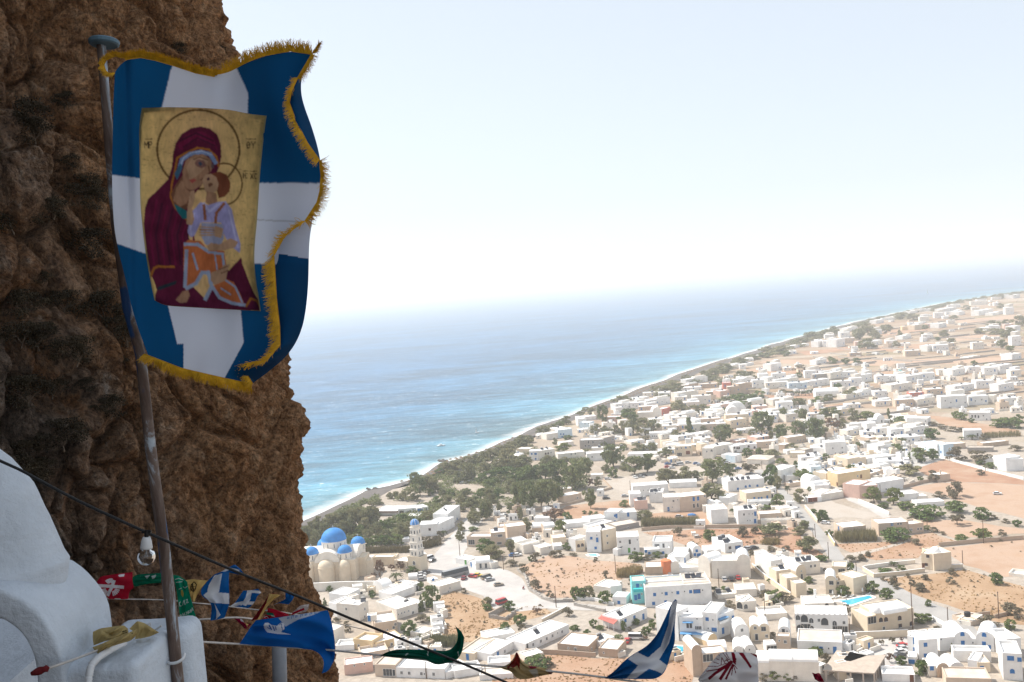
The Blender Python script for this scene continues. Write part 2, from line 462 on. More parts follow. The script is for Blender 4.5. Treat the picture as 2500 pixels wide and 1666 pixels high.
sheet('field', [(2200,1275),(2345,1268),(2440,1285),(2560,1300),(2440,1306),(2338,1318),(2280,1296)], S_PALE, .035)
sheet('parking_lot', [(1990,1200),(2040,1228),(2095,1245),(2150,1258),(2120,1268),(2060,1262),(2020,1270),(1985,1240)], S_LOT)
# far strips of farmland, each a band between two walls
for q, m in (([(1800,905),(1900,896),(2100,907),(2300,905),(2300,912),(2080,920),(1850,912)], S_OCHRE), ([(1880,878),(2120,880),(2480,872),(2480,884),(2140,894),(1850,886)], S_PALE),
             ([(2090,850),(2270,838),(2330,845),(2200,862)], S_OCHRE), ([(2300,822),(2440,812),(2440,822),(2330,834)], S_PALE), ([(2130,812),(2250,800),(2280,806),(2160,822)], S_OCHRE),
             ([(2310,905),(2490,896),(2490,906),(2320,916)], S_OCHRE), ([(2330,783),(2490,768),(2490,778),(2350,792)], S_PALE), ([(1950,860),(2080,846),(2090,852),(1970,868)], S_RED),
             ([(1930,1000),(2060,985),(2100,992),(1990,1010)], S_OCHRE), ([(1860,967),(2000,960),(2060,966),(1900,978)], S_RED)):
    sheet('field', q, m)
sheet('road', [(1040,1400),(1062,1352),(1085,1325),(1108,1300),(1125,1275),(1148,1255),(1165,1238),(1190,1232),(1182,1262),(1160,1300),(1128,1360),(1135,1372),(1205,1385),(1240,1392),(1275,1412),(1293,1445),(1335,1466),(1400,1473),(1500,1481),(1580,1490),(1580,1500),(1500,1493),(1400,1489),(1330,1486),(1270,1493),(1205,1486),(1178,1455),(1128,1437),(1120,1415)], A_PLAZA, .055)
sheet('road', [(1840,1150),(1858,1146),(1885,1170),(1925,1205),(1964,1245),(2030,1320),(2063,1362),(2080,1378),(2135,1405),(2200,1436),(2262,1466),(2347,1500),(2405,1560),(2405,1575),(2340,1560),(2280,1522),(2230,1494),(2150,1440),(2062,1402),(2027,1368),(1992,1312),(1936,1244),(1895,1195)], A_ROAD, .06)
sheet('path', [(2060,1352),(2100,1347),(2150,1337),(2190,1326),(2219,1317),(2222,1321),(2190,1333),(2140,1346),(2100,1356),(2066,1362)], S_LOT, .06)
sheet('road', [(2220,1150),(2310,1120),(2420,1152),(2560,1188),(2560,1180),(2420,1145),(2310,1113),(2180,1090),(2120,1084),(2120,1092),(2190,1100)], A_PLAZA, .05)
sheet('road', [(2040,1180),(2085,1215),(2130,1232),(2175,1262),(2160,1268),(2120,1243),(2070,1222),(2025,1186)], A_PLAZA, .05)
sheet('parking_lot', [(2080,1566),(2210,1556),(2225,1575),(2210,1640),(2170,1680),(2060,1690),(2050,1600)], A_PLAZA, .05)

# ---- the rock face on the left, and the slope under the terrace
EDGE = [(-900,330),(-300,410),(0,488),(40,506),(90,526),(140,530),(200,535),(320,585),(450,640),(620,668),(760,690),(880,706),(960,718),(1010,720),(1100,712),
        (1200,712),(1290,726),(1370,746),(1450,778),(1550,812),(1660,844),(1900,900),(2600,1010)]
YE = 25.0
ez = [at(x, y, YE).z for y, x in EDGE]; ex = [at(x, y, YE).x for y, x in EDGE]
def edge_x(z):
    return float(np.interp(-z, [-q for q in ez], ex))
# plan of the foot of the face, from behind the visible edge round to the left of the terrace
PLAN = [(-18.0, 70), (-9.0, 44), (-2.9, 31), (0, 25.2), (-.6, 23.6), (-2.0, 22.0), (-4.2, 19.6), (-6.0, 16.5), (-7.0, 12.5), (-7.6, 8.0), (-8.2, 2.0), (-7.6, -3.5), (-4.8, -8.0), (-1.5, -13.0), (1.0, -19), (2.0, -27)]
cum = [0]
for a, b in zip(PLAN[:-1], PLAN[1:]): cum.append(cum[-1] + math.hypot(b[0]-a[0], b[1]-a[1]))
def plan_at(s): return (float(np.interp(s, cum, [q[0] for q in PLAN])), float(np.interp(s, cum, [q[1] for q in PLAN])))
s_cols = np.concatenate([np.linspace(0, cum[2], 10)[:-1], np.linspace(cum[2], cum[3], 120)[:-1], np.linspace(cum[3], cum[8], 380)[:-1], np.linspace(cum[8], cum[-1], 110)])
z_rows = np.concatenate([np.linspace(CAM_H - 62, CAM_H - 12, 40)[:-1], np.linspace(CAM_H - 12, CAM_H + 9.5, 560)[:-1], np.linspace(CAM_H + 9.5, CAM_H + 56, 70)])
tmp = [plan_at(s) for s in s_cols]
nrm = []
for i in range(len(tmp)):
    a, b = tmp[max(0, i-6)], tmp[min(len(tmp)-1, i+6)]
    t = Vector((b[0]-a[0], b[1]-a[1], 0)).normalized(); nrm.append(Vector((-t.y, t.x, 0)))
if nrm[len(nrm)//2].y > 0: nrm = [-n for n in nrm]
for k in range(3): nrm = [(nrm[max(0,i-1)] + nrm[i] + nrm[min(len(nrm)-1,i+1)]).normalized() for i in range(len(nrm))]
v = []
for z in z_rows:
    sh = edge_x(z)
    back = .10 * (z - CAM_H)
    for (px, py), n in zip(tmp, nrm):
        q = Vector((px + sh + (0 if py > 14 else 0), py + back, z))
        wp = Vector((noise.noise(q * .45), noise.noise(q * .45 + Vector((9, 0, 0))), noise.noise(q * .45 + Vector((0, 9, 0))))) * .8
        d = 1.1 * noise.fractal(q * .16, .9, 2.1, 3)
        if -7 < py < 34 and CAM_H - 14 < z < CAM_H + 14:
            w = Vector((q.x * .5, q.y * .5, q.z * .24)) + wp * .55
            ds, pt = noise.voronoi(w)
            ew = 1 - .62 * min(1, max(0, (py - 21.5) / 3))
            d += ew * noise.noise(pt[0] * 3.7) - .95 * ew * max(0, 1 - (ds[1] - ds[0]) / .15) ** 1.5
            w2 = Vector((q.x * 1.25, q.y * 1.25, q.z * .7)) + wp * .9
            ds, pt = noise.voronoi(w2)
            d += .34 * ew * noise.noise(pt[0] * 5.1) - .34 * ew * max(0, 1 - (ds[1] - ds[0]) / .13)
            w3 = Vector((q.x * 3.1, q.y * 3.1, q.z * 2.2)) + wp * 1.5
            ds, pt = noise.voronoi(w3)
            d += .13 * noise.noise(pt[0] * 6.3) - .05 * max(0, 1 - (ds[1] - ds[0]) / .2)
            d += .20 * (noise.ridged_multi_fractal(Vector((q.x, q.y, q.z * .45)) * .9, .9, 2.1, 5, 1.0, 2.0) - 1.1)
            d += .17 * noise.fractal(q * 3.0, .75, 2.2, 5)
            d += .55
        v.append(q + n * ((d - .35) * .72))
nc = len(s_cols); f = []
for i in range(len(z_rows) - 1):
    for j in range(nc - 1):
        a = i * nc + j
        f.append((a, a + 1, a + nc + 1, a + nc))
cme = mesh('cliff', v, f, smooth=True)
mid_n = cme.polygons[(len(z_rows)//2) * (nc-1) + nc//2].normal
if mid_n.y > 0: cme.flip_normals()
CLIFF_V = np.array([(p.x, p.y, p.z) for p in v])
cm, nt, p = base('cliff_rock')
geo = N(nt, 'ShaderNodeNewGeometry')
sx = N(nt, 'ShaderNodeSeparateXYZ'); nt.links.new(geo.outputs['Position'], sx.inputs[0])
m1 = N(nt, 'ShaderNodeMapping'); m1.inputs['Scale'].default_value = (1, 1, .7); nt.links.new(geo.outputs['Position'], m1.inputs[0])
n1 = N(nt, 'ShaderNodeTexNoise', i_Scale=.55, i_Detail=8, i_Roughness=.65, i_Distortion=.6); nt.links.new(m1.outputs[0], n1.inputs['Vector'])
n2 = N(nt, 'ShaderNodeTexNoise', i_Scale=2.6, i_Detail=9, i_Roughness=.72, i_Distortion=.35); nt.links.new(m1.outputs[0], n2.inputs['Vector'])
n3 = N(nt, 'ShaderNodeTexNoise', i_Scale=11, i_Detail=7, i_Roughness=.7); nt.links.new(geo.outputs['Position'], n3.inputs['Vector'])
brown = ramp(nt, n2.outputs[0], [(.30, (.12, .052, .024)), (.44, (.40, .205, .095)), (.56, (.56, .315, .165)), (.73, (.62, .42, .26))])
grey = ramp(nt, n2.outputs[0], [(.30, (.06, .044, .034)), (.46, (.17, .122, .09)), (.59, (.28, .205, .155)), (.70, (.50, .45, .41))])
# grey weathered rock to the left / near, warm brown rock to the right / far, with a ragged change-over
lft = N(nt, 'ShaderNodeMath', operation='MULTIPLY_ADD'); nt.links.new(n1.outputs[0], lft.inputs[0]); lft.inputs[1].default_value = 6.0; nt.links.new(sx.outputs[1], lft.inputs[2])
lm_ = N(nt, 'ShaderNodeMapRange', i_From_Min=22.0, i_From_Max=25.5); nt.links.new(lft.outputs[0], lm_.inputs[0])
mx = N(nt, 'ShaderNodeMixRGB'); nt.links.new(lm_.outputs[0], mx.inputs[0]); nt.links.new(grey.outputs[0], mx.inputs[1]); nt.links.new(brown.outputs[0], mx.inputs[2])
rust = ramp(nt, n1.outputs[0], [(.55, 0), (.66, .55)])
mr = N(nt, 'ShaderNodeMixRGB'); nt.links.new(rust.outputs[0], mr.inputs[0]); nt.links.new(mx.outputs[0], mr.inputs[1]); mr.inputs[2].default_value = (.36, .16, .06, 1)
spk = ramp(nt, n3.outputs[0], [(.36, .42), (.5, .95), (.64, 1.5)])
mm = N(nt, 'ShaderNodeMixRGB', blend_type='MULTIPLY', i_0=1); nt.links.new(mr.outputs[0], mm.inputs[1]); nt.links.new(spk.outputs[0], mm.inputs[2])
nt.links.new(mm.outputs[0], p.inputs['Base Color']); p.inputs['Roughness'].default_value = .95
hs = N(nt, 'ShaderNodeMath', operation='MULTIPLY_ADD'); nt.links.new(n2.outputs[0], hs.inputs[0]); hs.inputs[1].default_value = 2.2; nt.links.new(n3.outputs[0], hs.inputs[2])
bp = N(nt, 'ShaderNodeBump', i_Strength=1.0, i_Distance=.3); nt.links.new(hs.outputs[0], bp.inputs['Height']); nt.links.new(bp.outputs[0], p.inputs['Normal'])
link('cliff', cme, cm, kind='structure')

v, f = [], []
NX, NY = 70, 60
for j in range(NY):
    t = j / (NY - 1)
    for i in range(NX):
        s = i / (NX - 1)
        y = -40 + 250 * t
        x = -70 + 200 * s
        d = max(0, math.hypot(max(0, x - 6) * .6, max(0, y - 7)))
        z = CAM_H - 4.0 - (d * 1.5 if d < 30 else 45 + (d - 30) * .6)
        if z < -1: z = -1
        q = Vector((x, y, z))
        z += min(1, d / 12) * 3.0 * noise.fractal(q * .07, .9, 2.1, 5)
        v.append((x, y, max(-2.5, z)))
for j in range(NY - 1):
    for i in range(NX - 1):
        a = j * NX + i
        f.append((a, a + 1, a + NX + 1, a + NX))
link('hillside', mesh('hillside', v, f, smooth=True), cm, kind='structure')
# ================================================================== HOUSES
WHITE = plain('limewash', (.76, .75, .735), .9, .15, .28, detail=8)
WARM = plain('warm_white_render', (.73, .68, .61), .9, .15, .28, detail=8)
CREAM = plain('cream_render', (.66, .56, .43), .9, .09, .5)
YELL = plain('yellow_render', (.66, .50, .30), .9, .09, .5)
BEIGE = plain('beige_render', (.56, .45, .355), .9, .1, .5)
TAN = plain('sandy_block', (.46, .355, .27), .92, .12, .5)
PINK = plain('pink_render', (.62, .42, .35), .9, .1, .5)
REDW = plain('red_render', (.55, .19, .15), .9, .1, .5)
ORNG = plain('orange_render', (.62, .20, .09), .9, .12, .6)
GREYW = plain('grey_block', (.33, .30, .275), .92, .12, .5)
PALEB = plain('pale_blue_wash', (.56, .66, .73), .9, .08, .5)
TURQ = plain('turquoise_wash', (.22, .60, .62), .9, .1, .5)
ROOFW = plain('white_roof_wash', (.80, .79, .775), .9, .1, .35)
ROOFG = plain('cement_roof', (.56, .49, .42), .92, .18, .35)
ROOFB = plain('brown_roof', (.36, .29, .23), .92, .18, .35)
GREYST = plain('grey_stone_wall', (.36, .33, .30), .95, .25, 1.5, .4, 4)
BLUEP = plain('blue_paint', (.025, .16, .42), .6, .15, 2)
DOME = plain('dome_blue_paint', (.035, .22, .56), .7, .16, .35)
TEALP = plain('teal_paint', (.03, .42, .44), .6, .1, 2)
GREENP = plain('green_paint', (.10, .32, .07), .6, .1, 2)
BROWNP = plain('brown_timber', (.14, .055, .03), .7, .2, 2)
GLASS = plain('dark_glass', (.035, .042, .052), .25, .2, 2, spec=.5)
FRAMEW = plain('white_frame', (.72, .72, .71), .7, .05, 2)
GREYS = plain('grey_shutter', (.20, .22, .22), .7, .1, 2)
REDROOF = plain('red_sheet_roof', (.50, .16, .13), .7, .12, 1.2)
AWN = plain('blue_awning', (.10, .27, .50), .8, .1, 1)
TILE = plain('terracotta', (.47, .19, .09), .85, .15, 1)
CONC = plain('raw_concrete', (.43, .36, .30), .9, .15, .8)
METAL = plain('grey_metal', (.30, .30, .30), .45, .2, 3, metal=.6)
RUST = plain('rusty_metal', (.17, .09, .05), .8, .3, 4)
COLS = dict(w=WHITE, m=WARM, c=CREAM, y=YELL, b=BEIGE, t=TAN, p=PINK, r=REDW, o=ORNG, g=GREYW, a=PALEB, q=TURQ, n=CONC)

# ---- windows and doors: frame proud of the wall, pane set back inside it
def opening(w, h, fm, pm, arch=False, bars=0, depth=.09):
    mb = MB(); t = .10
    if arch:
        n = 8; r = w / 2
        o = [(-r, 0)] + [(-r * math.cos(math.pi * k / n), h - r + r * math.sin(math.pi * k / n)) for k in range(n + 1)] + [(r, 0)]
        i = [(x * (1 - t / r), z if z else .0) for x, z in o]
        i = [(x, z - (t * .8 if z > h - r * .9 else 0)) for x, z in i]
    else:
        o = [(-w/2, 0), (-w/2, h), (w/2, h), (w/2, 0)]
        i = [(-w/2 + t, 0), (-w/2 + t, h - t), (w/2 - t, h - t), (w/2 - t, 0)]
    n = len(o)
    for k in range(n - 1):
        a, b, c, d = o[k], o[k+1], i[k+1], i[k]
        mb.face([(a[0], -depth, a[1]), (b[0], -depth, b[1]), (c[0], -depth, c[1]), (d[0], -depth, d[1])], 0)
        mb.face([(a[0], .02, a[1]), (b[0], .02, b[1]), (b[0], -depth, b[1]), (a[0], -depth, a[1])], 0)
        mb.face([(d[0], -depth, d[1]), (c[0], -depth, c[1]), (c[0], -.015, c[1]), (d[0], -.015, d[1])], 0)
    mb.face([(x, -.02, z) for x, z in i], 1)
    mb.box(-w/2 - .05, -depth - .06, -.10, w/2 + .05, .02, 0, 2)
    for k in range(bars):
        x = -w/2 + w * (k + 1) / (bars + 1)
        mb.box(x - .035, -.06, .02, x + .035, -.03, h - t - (.25*w if arch else 0), 0)
    me = mb.me('window')
    for m in (fm, pm, FRAMEW): me.materials.append(m)
    return me
OPEN = {
    'k': opening(.95, 1.05, FRAMEW, GLASS, bars=1), 's': opening(.55, .6, FRAMEW, GLASS), 'b': opening(1.05, 1.2, BLUEP, BLUEP, bars=1),
    'B': opening(1.7, 1.3, BLUEP, BLUEP, bars=2), 'd': opening(1.05, 2.1, BLUEP, BLUEP), 'D': opening(1.1, 2.1, FRAMEW, GLASS),
    'e': opening(1.05, 2.1, BROWNP, BROWNP), 'g': opening(1.05, 2.1, GREENP, GREENP), 'A': opening(1.5, 1.7, FRAMEW, GLASS, True, 1),
    'a': opening(1.2, 1.3, BLUEP, BLUEP, True, 1), 'G': opening(2.4, 2.5, WARM, GLASS, True), 'n': opening(1.15, 1.2, BROWNP, GLASS, bars=1),
    'N': opening(1.3, 1.5, BROWNP, GLASS, True, 1), 'W': opening(2.6, 1.4, FRAMEW, GLASS, bars=4), 'R': opening(2.6, 1.5, BROWNP, BLUEP, bars=2),
    'S': opening(1.5, 1.4, GREYS, GLASS, bars=1), 'L': opening(3.2, 2.3, WARM, GLASS, bars=2), 'p': opening(2.6, 2.4, REDW, BROWNP, bars=1),
    't': opening(1.0, 1.2, TEALP, BLUEP, bars=1), 'O': opening(2.2, 1.2, FRAMEW, GLASS, bars=3),
}
DOORS = 'dDeg'
HOUSES = []
def facing(P0, P1):
    e = (P1 - P0); e.z = 0; w = e.length; e.normalize()
    return e, Vector((-e.y, e.x, 0)), w
class House:
    def __init__(s, label, crop, cat='house', group='houses of the village', name='house'):
        s.label, s.crop, s.cat, s.group, s.name = label, crop, cat, group, name
        s.root = None; HOUSES.append(s)
    def block(s, x0, y0, x1, y1, h, d, col='w', roof='f', wins='', z0=0.0, part='wall', metres=False, roofc=None):
        """front foot from (x0,y0) to (x1,y1) in crop pixels, front height h in crop pixels, depth d in metres"""
        a, b = s.crop(x0, y0), s.crop(x1, y1)
        P0, P1 = gp(*a, z0), gp(*b, z0)
        e, n, w = facing(P0, P1)
        H = h if metres else h * s.crop.k * ((P0.y + P1.y) / 2) / FPX * 1.02
        if s.root is None:
            s.root = empty(s.name, (P0.x, P0.y, 0), math.atan2(e.y, e.x), s.label, s.cat, s.group)
            s.inv = Matrix.Translation(s.root.location) @ Matrix.Rotation(s.root.rotation_euler.z, 4, 'Z')
            s.inv.invert()
            s.P0, s.w, s.d, s.H = P0, w, d, H
        M = s.inv @ Matrix(((e.x, n.x, 0, P0.x), (e.y, n.y, 0, P0.y), (0, 0, 1, z0), (0, 0, 0, 1)))
        cm = COLS[col]
        rm = roofc or (ROOFG if roof == 'g' else ROOFB if roof == 'x' else ROOFW)
        mb, rb = MB(), MB()
        base0 = -.4 if z0 < .05 else .0
        if roof in 'fgxP':
            t, ph = min(.3, w * .12), (.9 if roof == 'P' else .42)
            mb.box(0, 0, base0, w, d, H - ph, 0, False)
            # parapet butts on the wall head; the roof deck lies inside it
            top = H
            for bx in ((0, 0, w, t), (0, d - t, w, d), (0, t, t, d - t), (w - t, t, w, d - t)):
                mb.box(bx[0], bx[1], H - ph, bx[2], bx[3], top, 0, False)
            rb.box(t, t, H - ph, w - t, d - t, H - ph + .06, 0, False)
        elif roof in 'vu':           # barrel vault; v runs away from the viewer, u runs along the front
            r, L = (w / 2, d) if roof == 'v' else (d / 2, w)
            rise = min(r, max(.9, r * (.95 if roof == 'v' else .66))); k = 12
            pr = [(r - r * math.cos(math.pi * i / k), H + rise * math.sin(math.pi * i / k)) for i in range(k + 1)]
            mb.box(0, 0, base0, w, d, H, 0, False)
            for end in (0, 1):
                y = L if end else 0
                pts = [(x, y, z) if roof == 'v' else (y, x, z) for x, z in pr]
                mb.face(pts if end == (1 if roof == 'v' else 0) else pts[::-1], 0)
            for i in range(k):
                (xa, za), (xb, zb) = pr[i], pr[i+1]
                q = [(xa, 0, za), (xb, 0, zb), (xb, L, zb), (xa, L, za)]
                if roof == 'u': q = [(p_[1], p_[0], p_[2]) for p_ in q][::-1]
                rb.face(q[::-1], 0)
        elif roof == 'h':            # low tiled / felted hip
            mb.box(0, 0, base0, w, d, H, 0, False)
            o, hh, c = .5, min(w, d) * .13, min(w, d) / 2
            A = [(-o, -o, H), (w + o, -o, H), (w + o, d + o, H), (-o, d + o, H)]
            if w >= d: Rg = [(c, d/2, H + hh), (w - c, d/2, H + hh)]
            else: Rg = [(w/2, c, H + hh), (w/2, d - c, H + hh)]
            if w >= d:
                for q in ((A[0], A[1], Rg[1], Rg[0]), (A[1], A[2], Rg[1]), (A[2], A[3], Rg[0], Rg[1]), (A[3], A[0], Rg[0])): rb.face(q)
            else:
                for q in ((A[0], A[1], Rg[0]), (A[1], A[2], Rg[1], Rg[0]), (A[2], A[3], Rg[1]), (A[3], A[0], Rg[0], Rg[1])): rb.face(q)
            rb.face(A[::-1])
        wo_ = mb.build(part, cm, s.root); wo_.matrix_local = M
        if rb.f:
            ro = rb.build('roof', rm, s.root, smooth=roof in 'vu'); ro.matrix_local = M
        # openings, read off the photograph as pixels on the front (or L: left, R: right) wall
        for tok in wins.split():
            kind, xy = tok.split('@'); face = 'F'
            if ':' in kind: face, kind = kind.split(':')
            px, py = (float(q) for q in xy.split(','))
            me = OPEN[kind]
            dr = ray(*s.crop(px, py))
            if face == 'F': pl, nv, ax = P0, -n, e
            elif face == 'L': pl, nv, ax = P0, -e, -n
            else: pl, nv, ax = P0 + e * w, e, n
            q = EYE + dr * ((pl - EYE).dot(nv) / dr.dot(nv))
            lx = (q - pl).dot(ax); lz = q.z - z0
            hw = me.vertices and max(v_.co.x for v_ in me.vertices) or .5
            hh = max(v_.co.z for v_ in me.vertices)
            span = w if face == 'F' else d
            lo, hi = (hw + .1, span - hw - .1) if face != 'L' else (-(span - hw - .1), -hw - .1)
            lx = min(max(lx, lo), max(lo, hi)); lz = min(max(lz - hh / 2, .12), max(.12, H - hh - .15)) if roof not in 'v' else max(.12, lz - hh / 2)
            o = bpy.data.objects.new('door' if kind in DOORS else 'window', me); COL.objects.link(o); o.parent = s.root
            Q = pl + ax * lx + Vector((0, 0, z0 + lz - pl.z)) + nv * .012
            Mw = Matrix(((ax.x, -nv.x, 0, Q.x), (ax.y, -nv.y, 0, Q.y), (0, 0, 1, Q.z), (0, 0, 0, 1)))
            o.matrix_local = s.inv @ Mw
        s.last = (P0, e, n, w, d, H + z0)
        return s
    def part(s, name, mb, mats, M=None, **kw):
        o = mb.build(name, mats, s.root, **kw); o.matrix_local = s.inv @ (M or Matrix()); return o
    def frame(s, z=None):
        P0, e, n, w, d, H = s.last
        z = H if z is None else z
        return Matrix(((e.x, n.x, 0, P0.x), (e.y, n.y, 0, P0.y), (0, 0, 1, z), (0, 0, 0, 1)))
    def dome(s, fx, fy, r, col=None, drum=.0, part='dome'):
        P0, e, n, w, d, H = s.last
        mb = MB()
        prof = [(r, -.4), (r, drum)] + [(r * math.cos(a * math.pi / 16), drum + r * math.sin(a * math.pi / 16)) for a in range(1, 8)] + [(.02, drum + r)]
        mb.lathe(prof, 20, fx * w, fy * d)
        return s.part(part, mb, col or ROOFW, s.frame(), smooth=True)
    def slab(s, name, px0, px1, py, z, out, mat, th=.12, crop=None):
        """awning or balcony slab standing out of the last front between two pixels"""
        P0, e, n, w, d, H = s.last
        def hit(px):
            dr = ray(*s.crop(px, py)); q = EYE + dr * ((P0 - EYE).dot(n) / dr.dot(n)); return (q - P0).dot(e), q.z
        a, za = hit(px0); b, zb = hit(px1)
        zz = (za + zb) / 2 if z is None else z
        mb = MB(); mb.box(a, -out, zz, b, -.01, zz + th)
        return s.part(name, mb, mat, s.frame(0))
PREP = {'with', 'and', 'of', 'in', 'on', 'beside', 'behind', 'below', 'above', 'under', 'near', 'by', 'at', 'left', 'from', 'above', 'before', 'built'}
def short(l, n=9):
    w = l.replace(',', '').split()
    if len(w) <= n: return ' '.join(w)
    cut = max([i for i in range(4, n + 1) if w[i] in PREP] or [n])
    return ' '.join(w[:cut])
HEATERS = {}
def solar(house, fx, fy, k=1):
    """solar water heater on the last block's roof: tilted panel, tank and its trestle"""
    P0, e, n, w, d, H = house.last
    q = P0 + e * (w * fx) + n * (d * fy)
    r = empty('solar_water_heater', (q.x, q.y, H - .34), math.atan2(e.y, e.x) + R(25 * (k % 3 - 1)), '-', 'water heater', 'solar water heaters on the roofs')
    HEATERS.setdefault(house.label, []).append(r)
    for nm, me in SOLAR:
        o = bpy.data.objects.new(nm, me); COL.objects.link(o); o.parent = r
def label_heaters():
    used = set()
    for hl, rs_ in HEATERS.items():
        s_ = getattr(label_heaters, 'nick', {}).get(hl) or short(hl)
        if s_ in used: print('DUP HEATER', hl)
        used.add(s_)
        for i, r in enumerate(rs_):
            r['label'] = ('solar water heater on the ' if len(rs_) == 1 else f'{["leftmost","second","third","fourth"][i] if len(rs_) > 2 else ["left","right"][i]} water heater on the ') + s_
def _solar():
    p = MB(); p.face([(-1, -.9, .25), (1, -.9, .25), (1, .55, 1.35), (-1, .55, 1.35)]); p.face([(-1, -.9, .18), (-1, .55, 1.28), (1, .55, 1.28), (1, -.9, .18)])
    for q in (((-1, -.9, .18), (1, -.9, .18), (1, -.9, .25), (-1, -.9, .25)), ((1, -.9, .18), (1, .55, 1.28), (1, .55, 1.35), (1, -.9, .25)), ((-1, .55, 1.28), (-1, -.9, .18), (-1, -.9, .25), (-1, .55, 1.35))): p.face(q)
    t = MB(); t.tube([(-.85, .62, 1.55), (.85, .62, 1.55)], .28, 10)
    g = MB()
    for x in (-.8, .8): g.tube([(x, .62, 0), (x, .62, 1.3)], .04, 5); g.tube([(x, -.85, 0), (x, .62, 1.25)], .04, 5)
    pm, tm, gm = p.me('panel'), t.me('tank', True), g.me('trestle')
    pm.materials.append(plain('solar_panel', (.03, .035, .05), .3, .2, 3, spec=.5)); tm.materials.append(plain('grey_tank', (.45, .44, .43), .6, .1, 3)); gm.materials.append(METAL)
    return [('panel', pm), ('tank', tm), ('trestle', gm)]
SOLAR = _solar()
K1 = 400 / 2349; K2 = 400 / 2353
C2, C3, C4, C5, C6 = (Crop(ox, 1240, K1) for ox in (740, 1100, 1460, 1780, 2100))
D7, D8, E1, E2, E3 = (Crop(ox, 1407, K2) for ox in (740, 1100, 1460, 1780, 2100))
G4, G5, G6 = (Crop(ox, 1000, K1) for ox in (900, 1260, 1620))
G7 = Crop(1980, 1000, 520 / 2353); G8 = Crop(1500, 760, 600 / 2353); G1 = Crop(2000, 560, 500 / 2353)

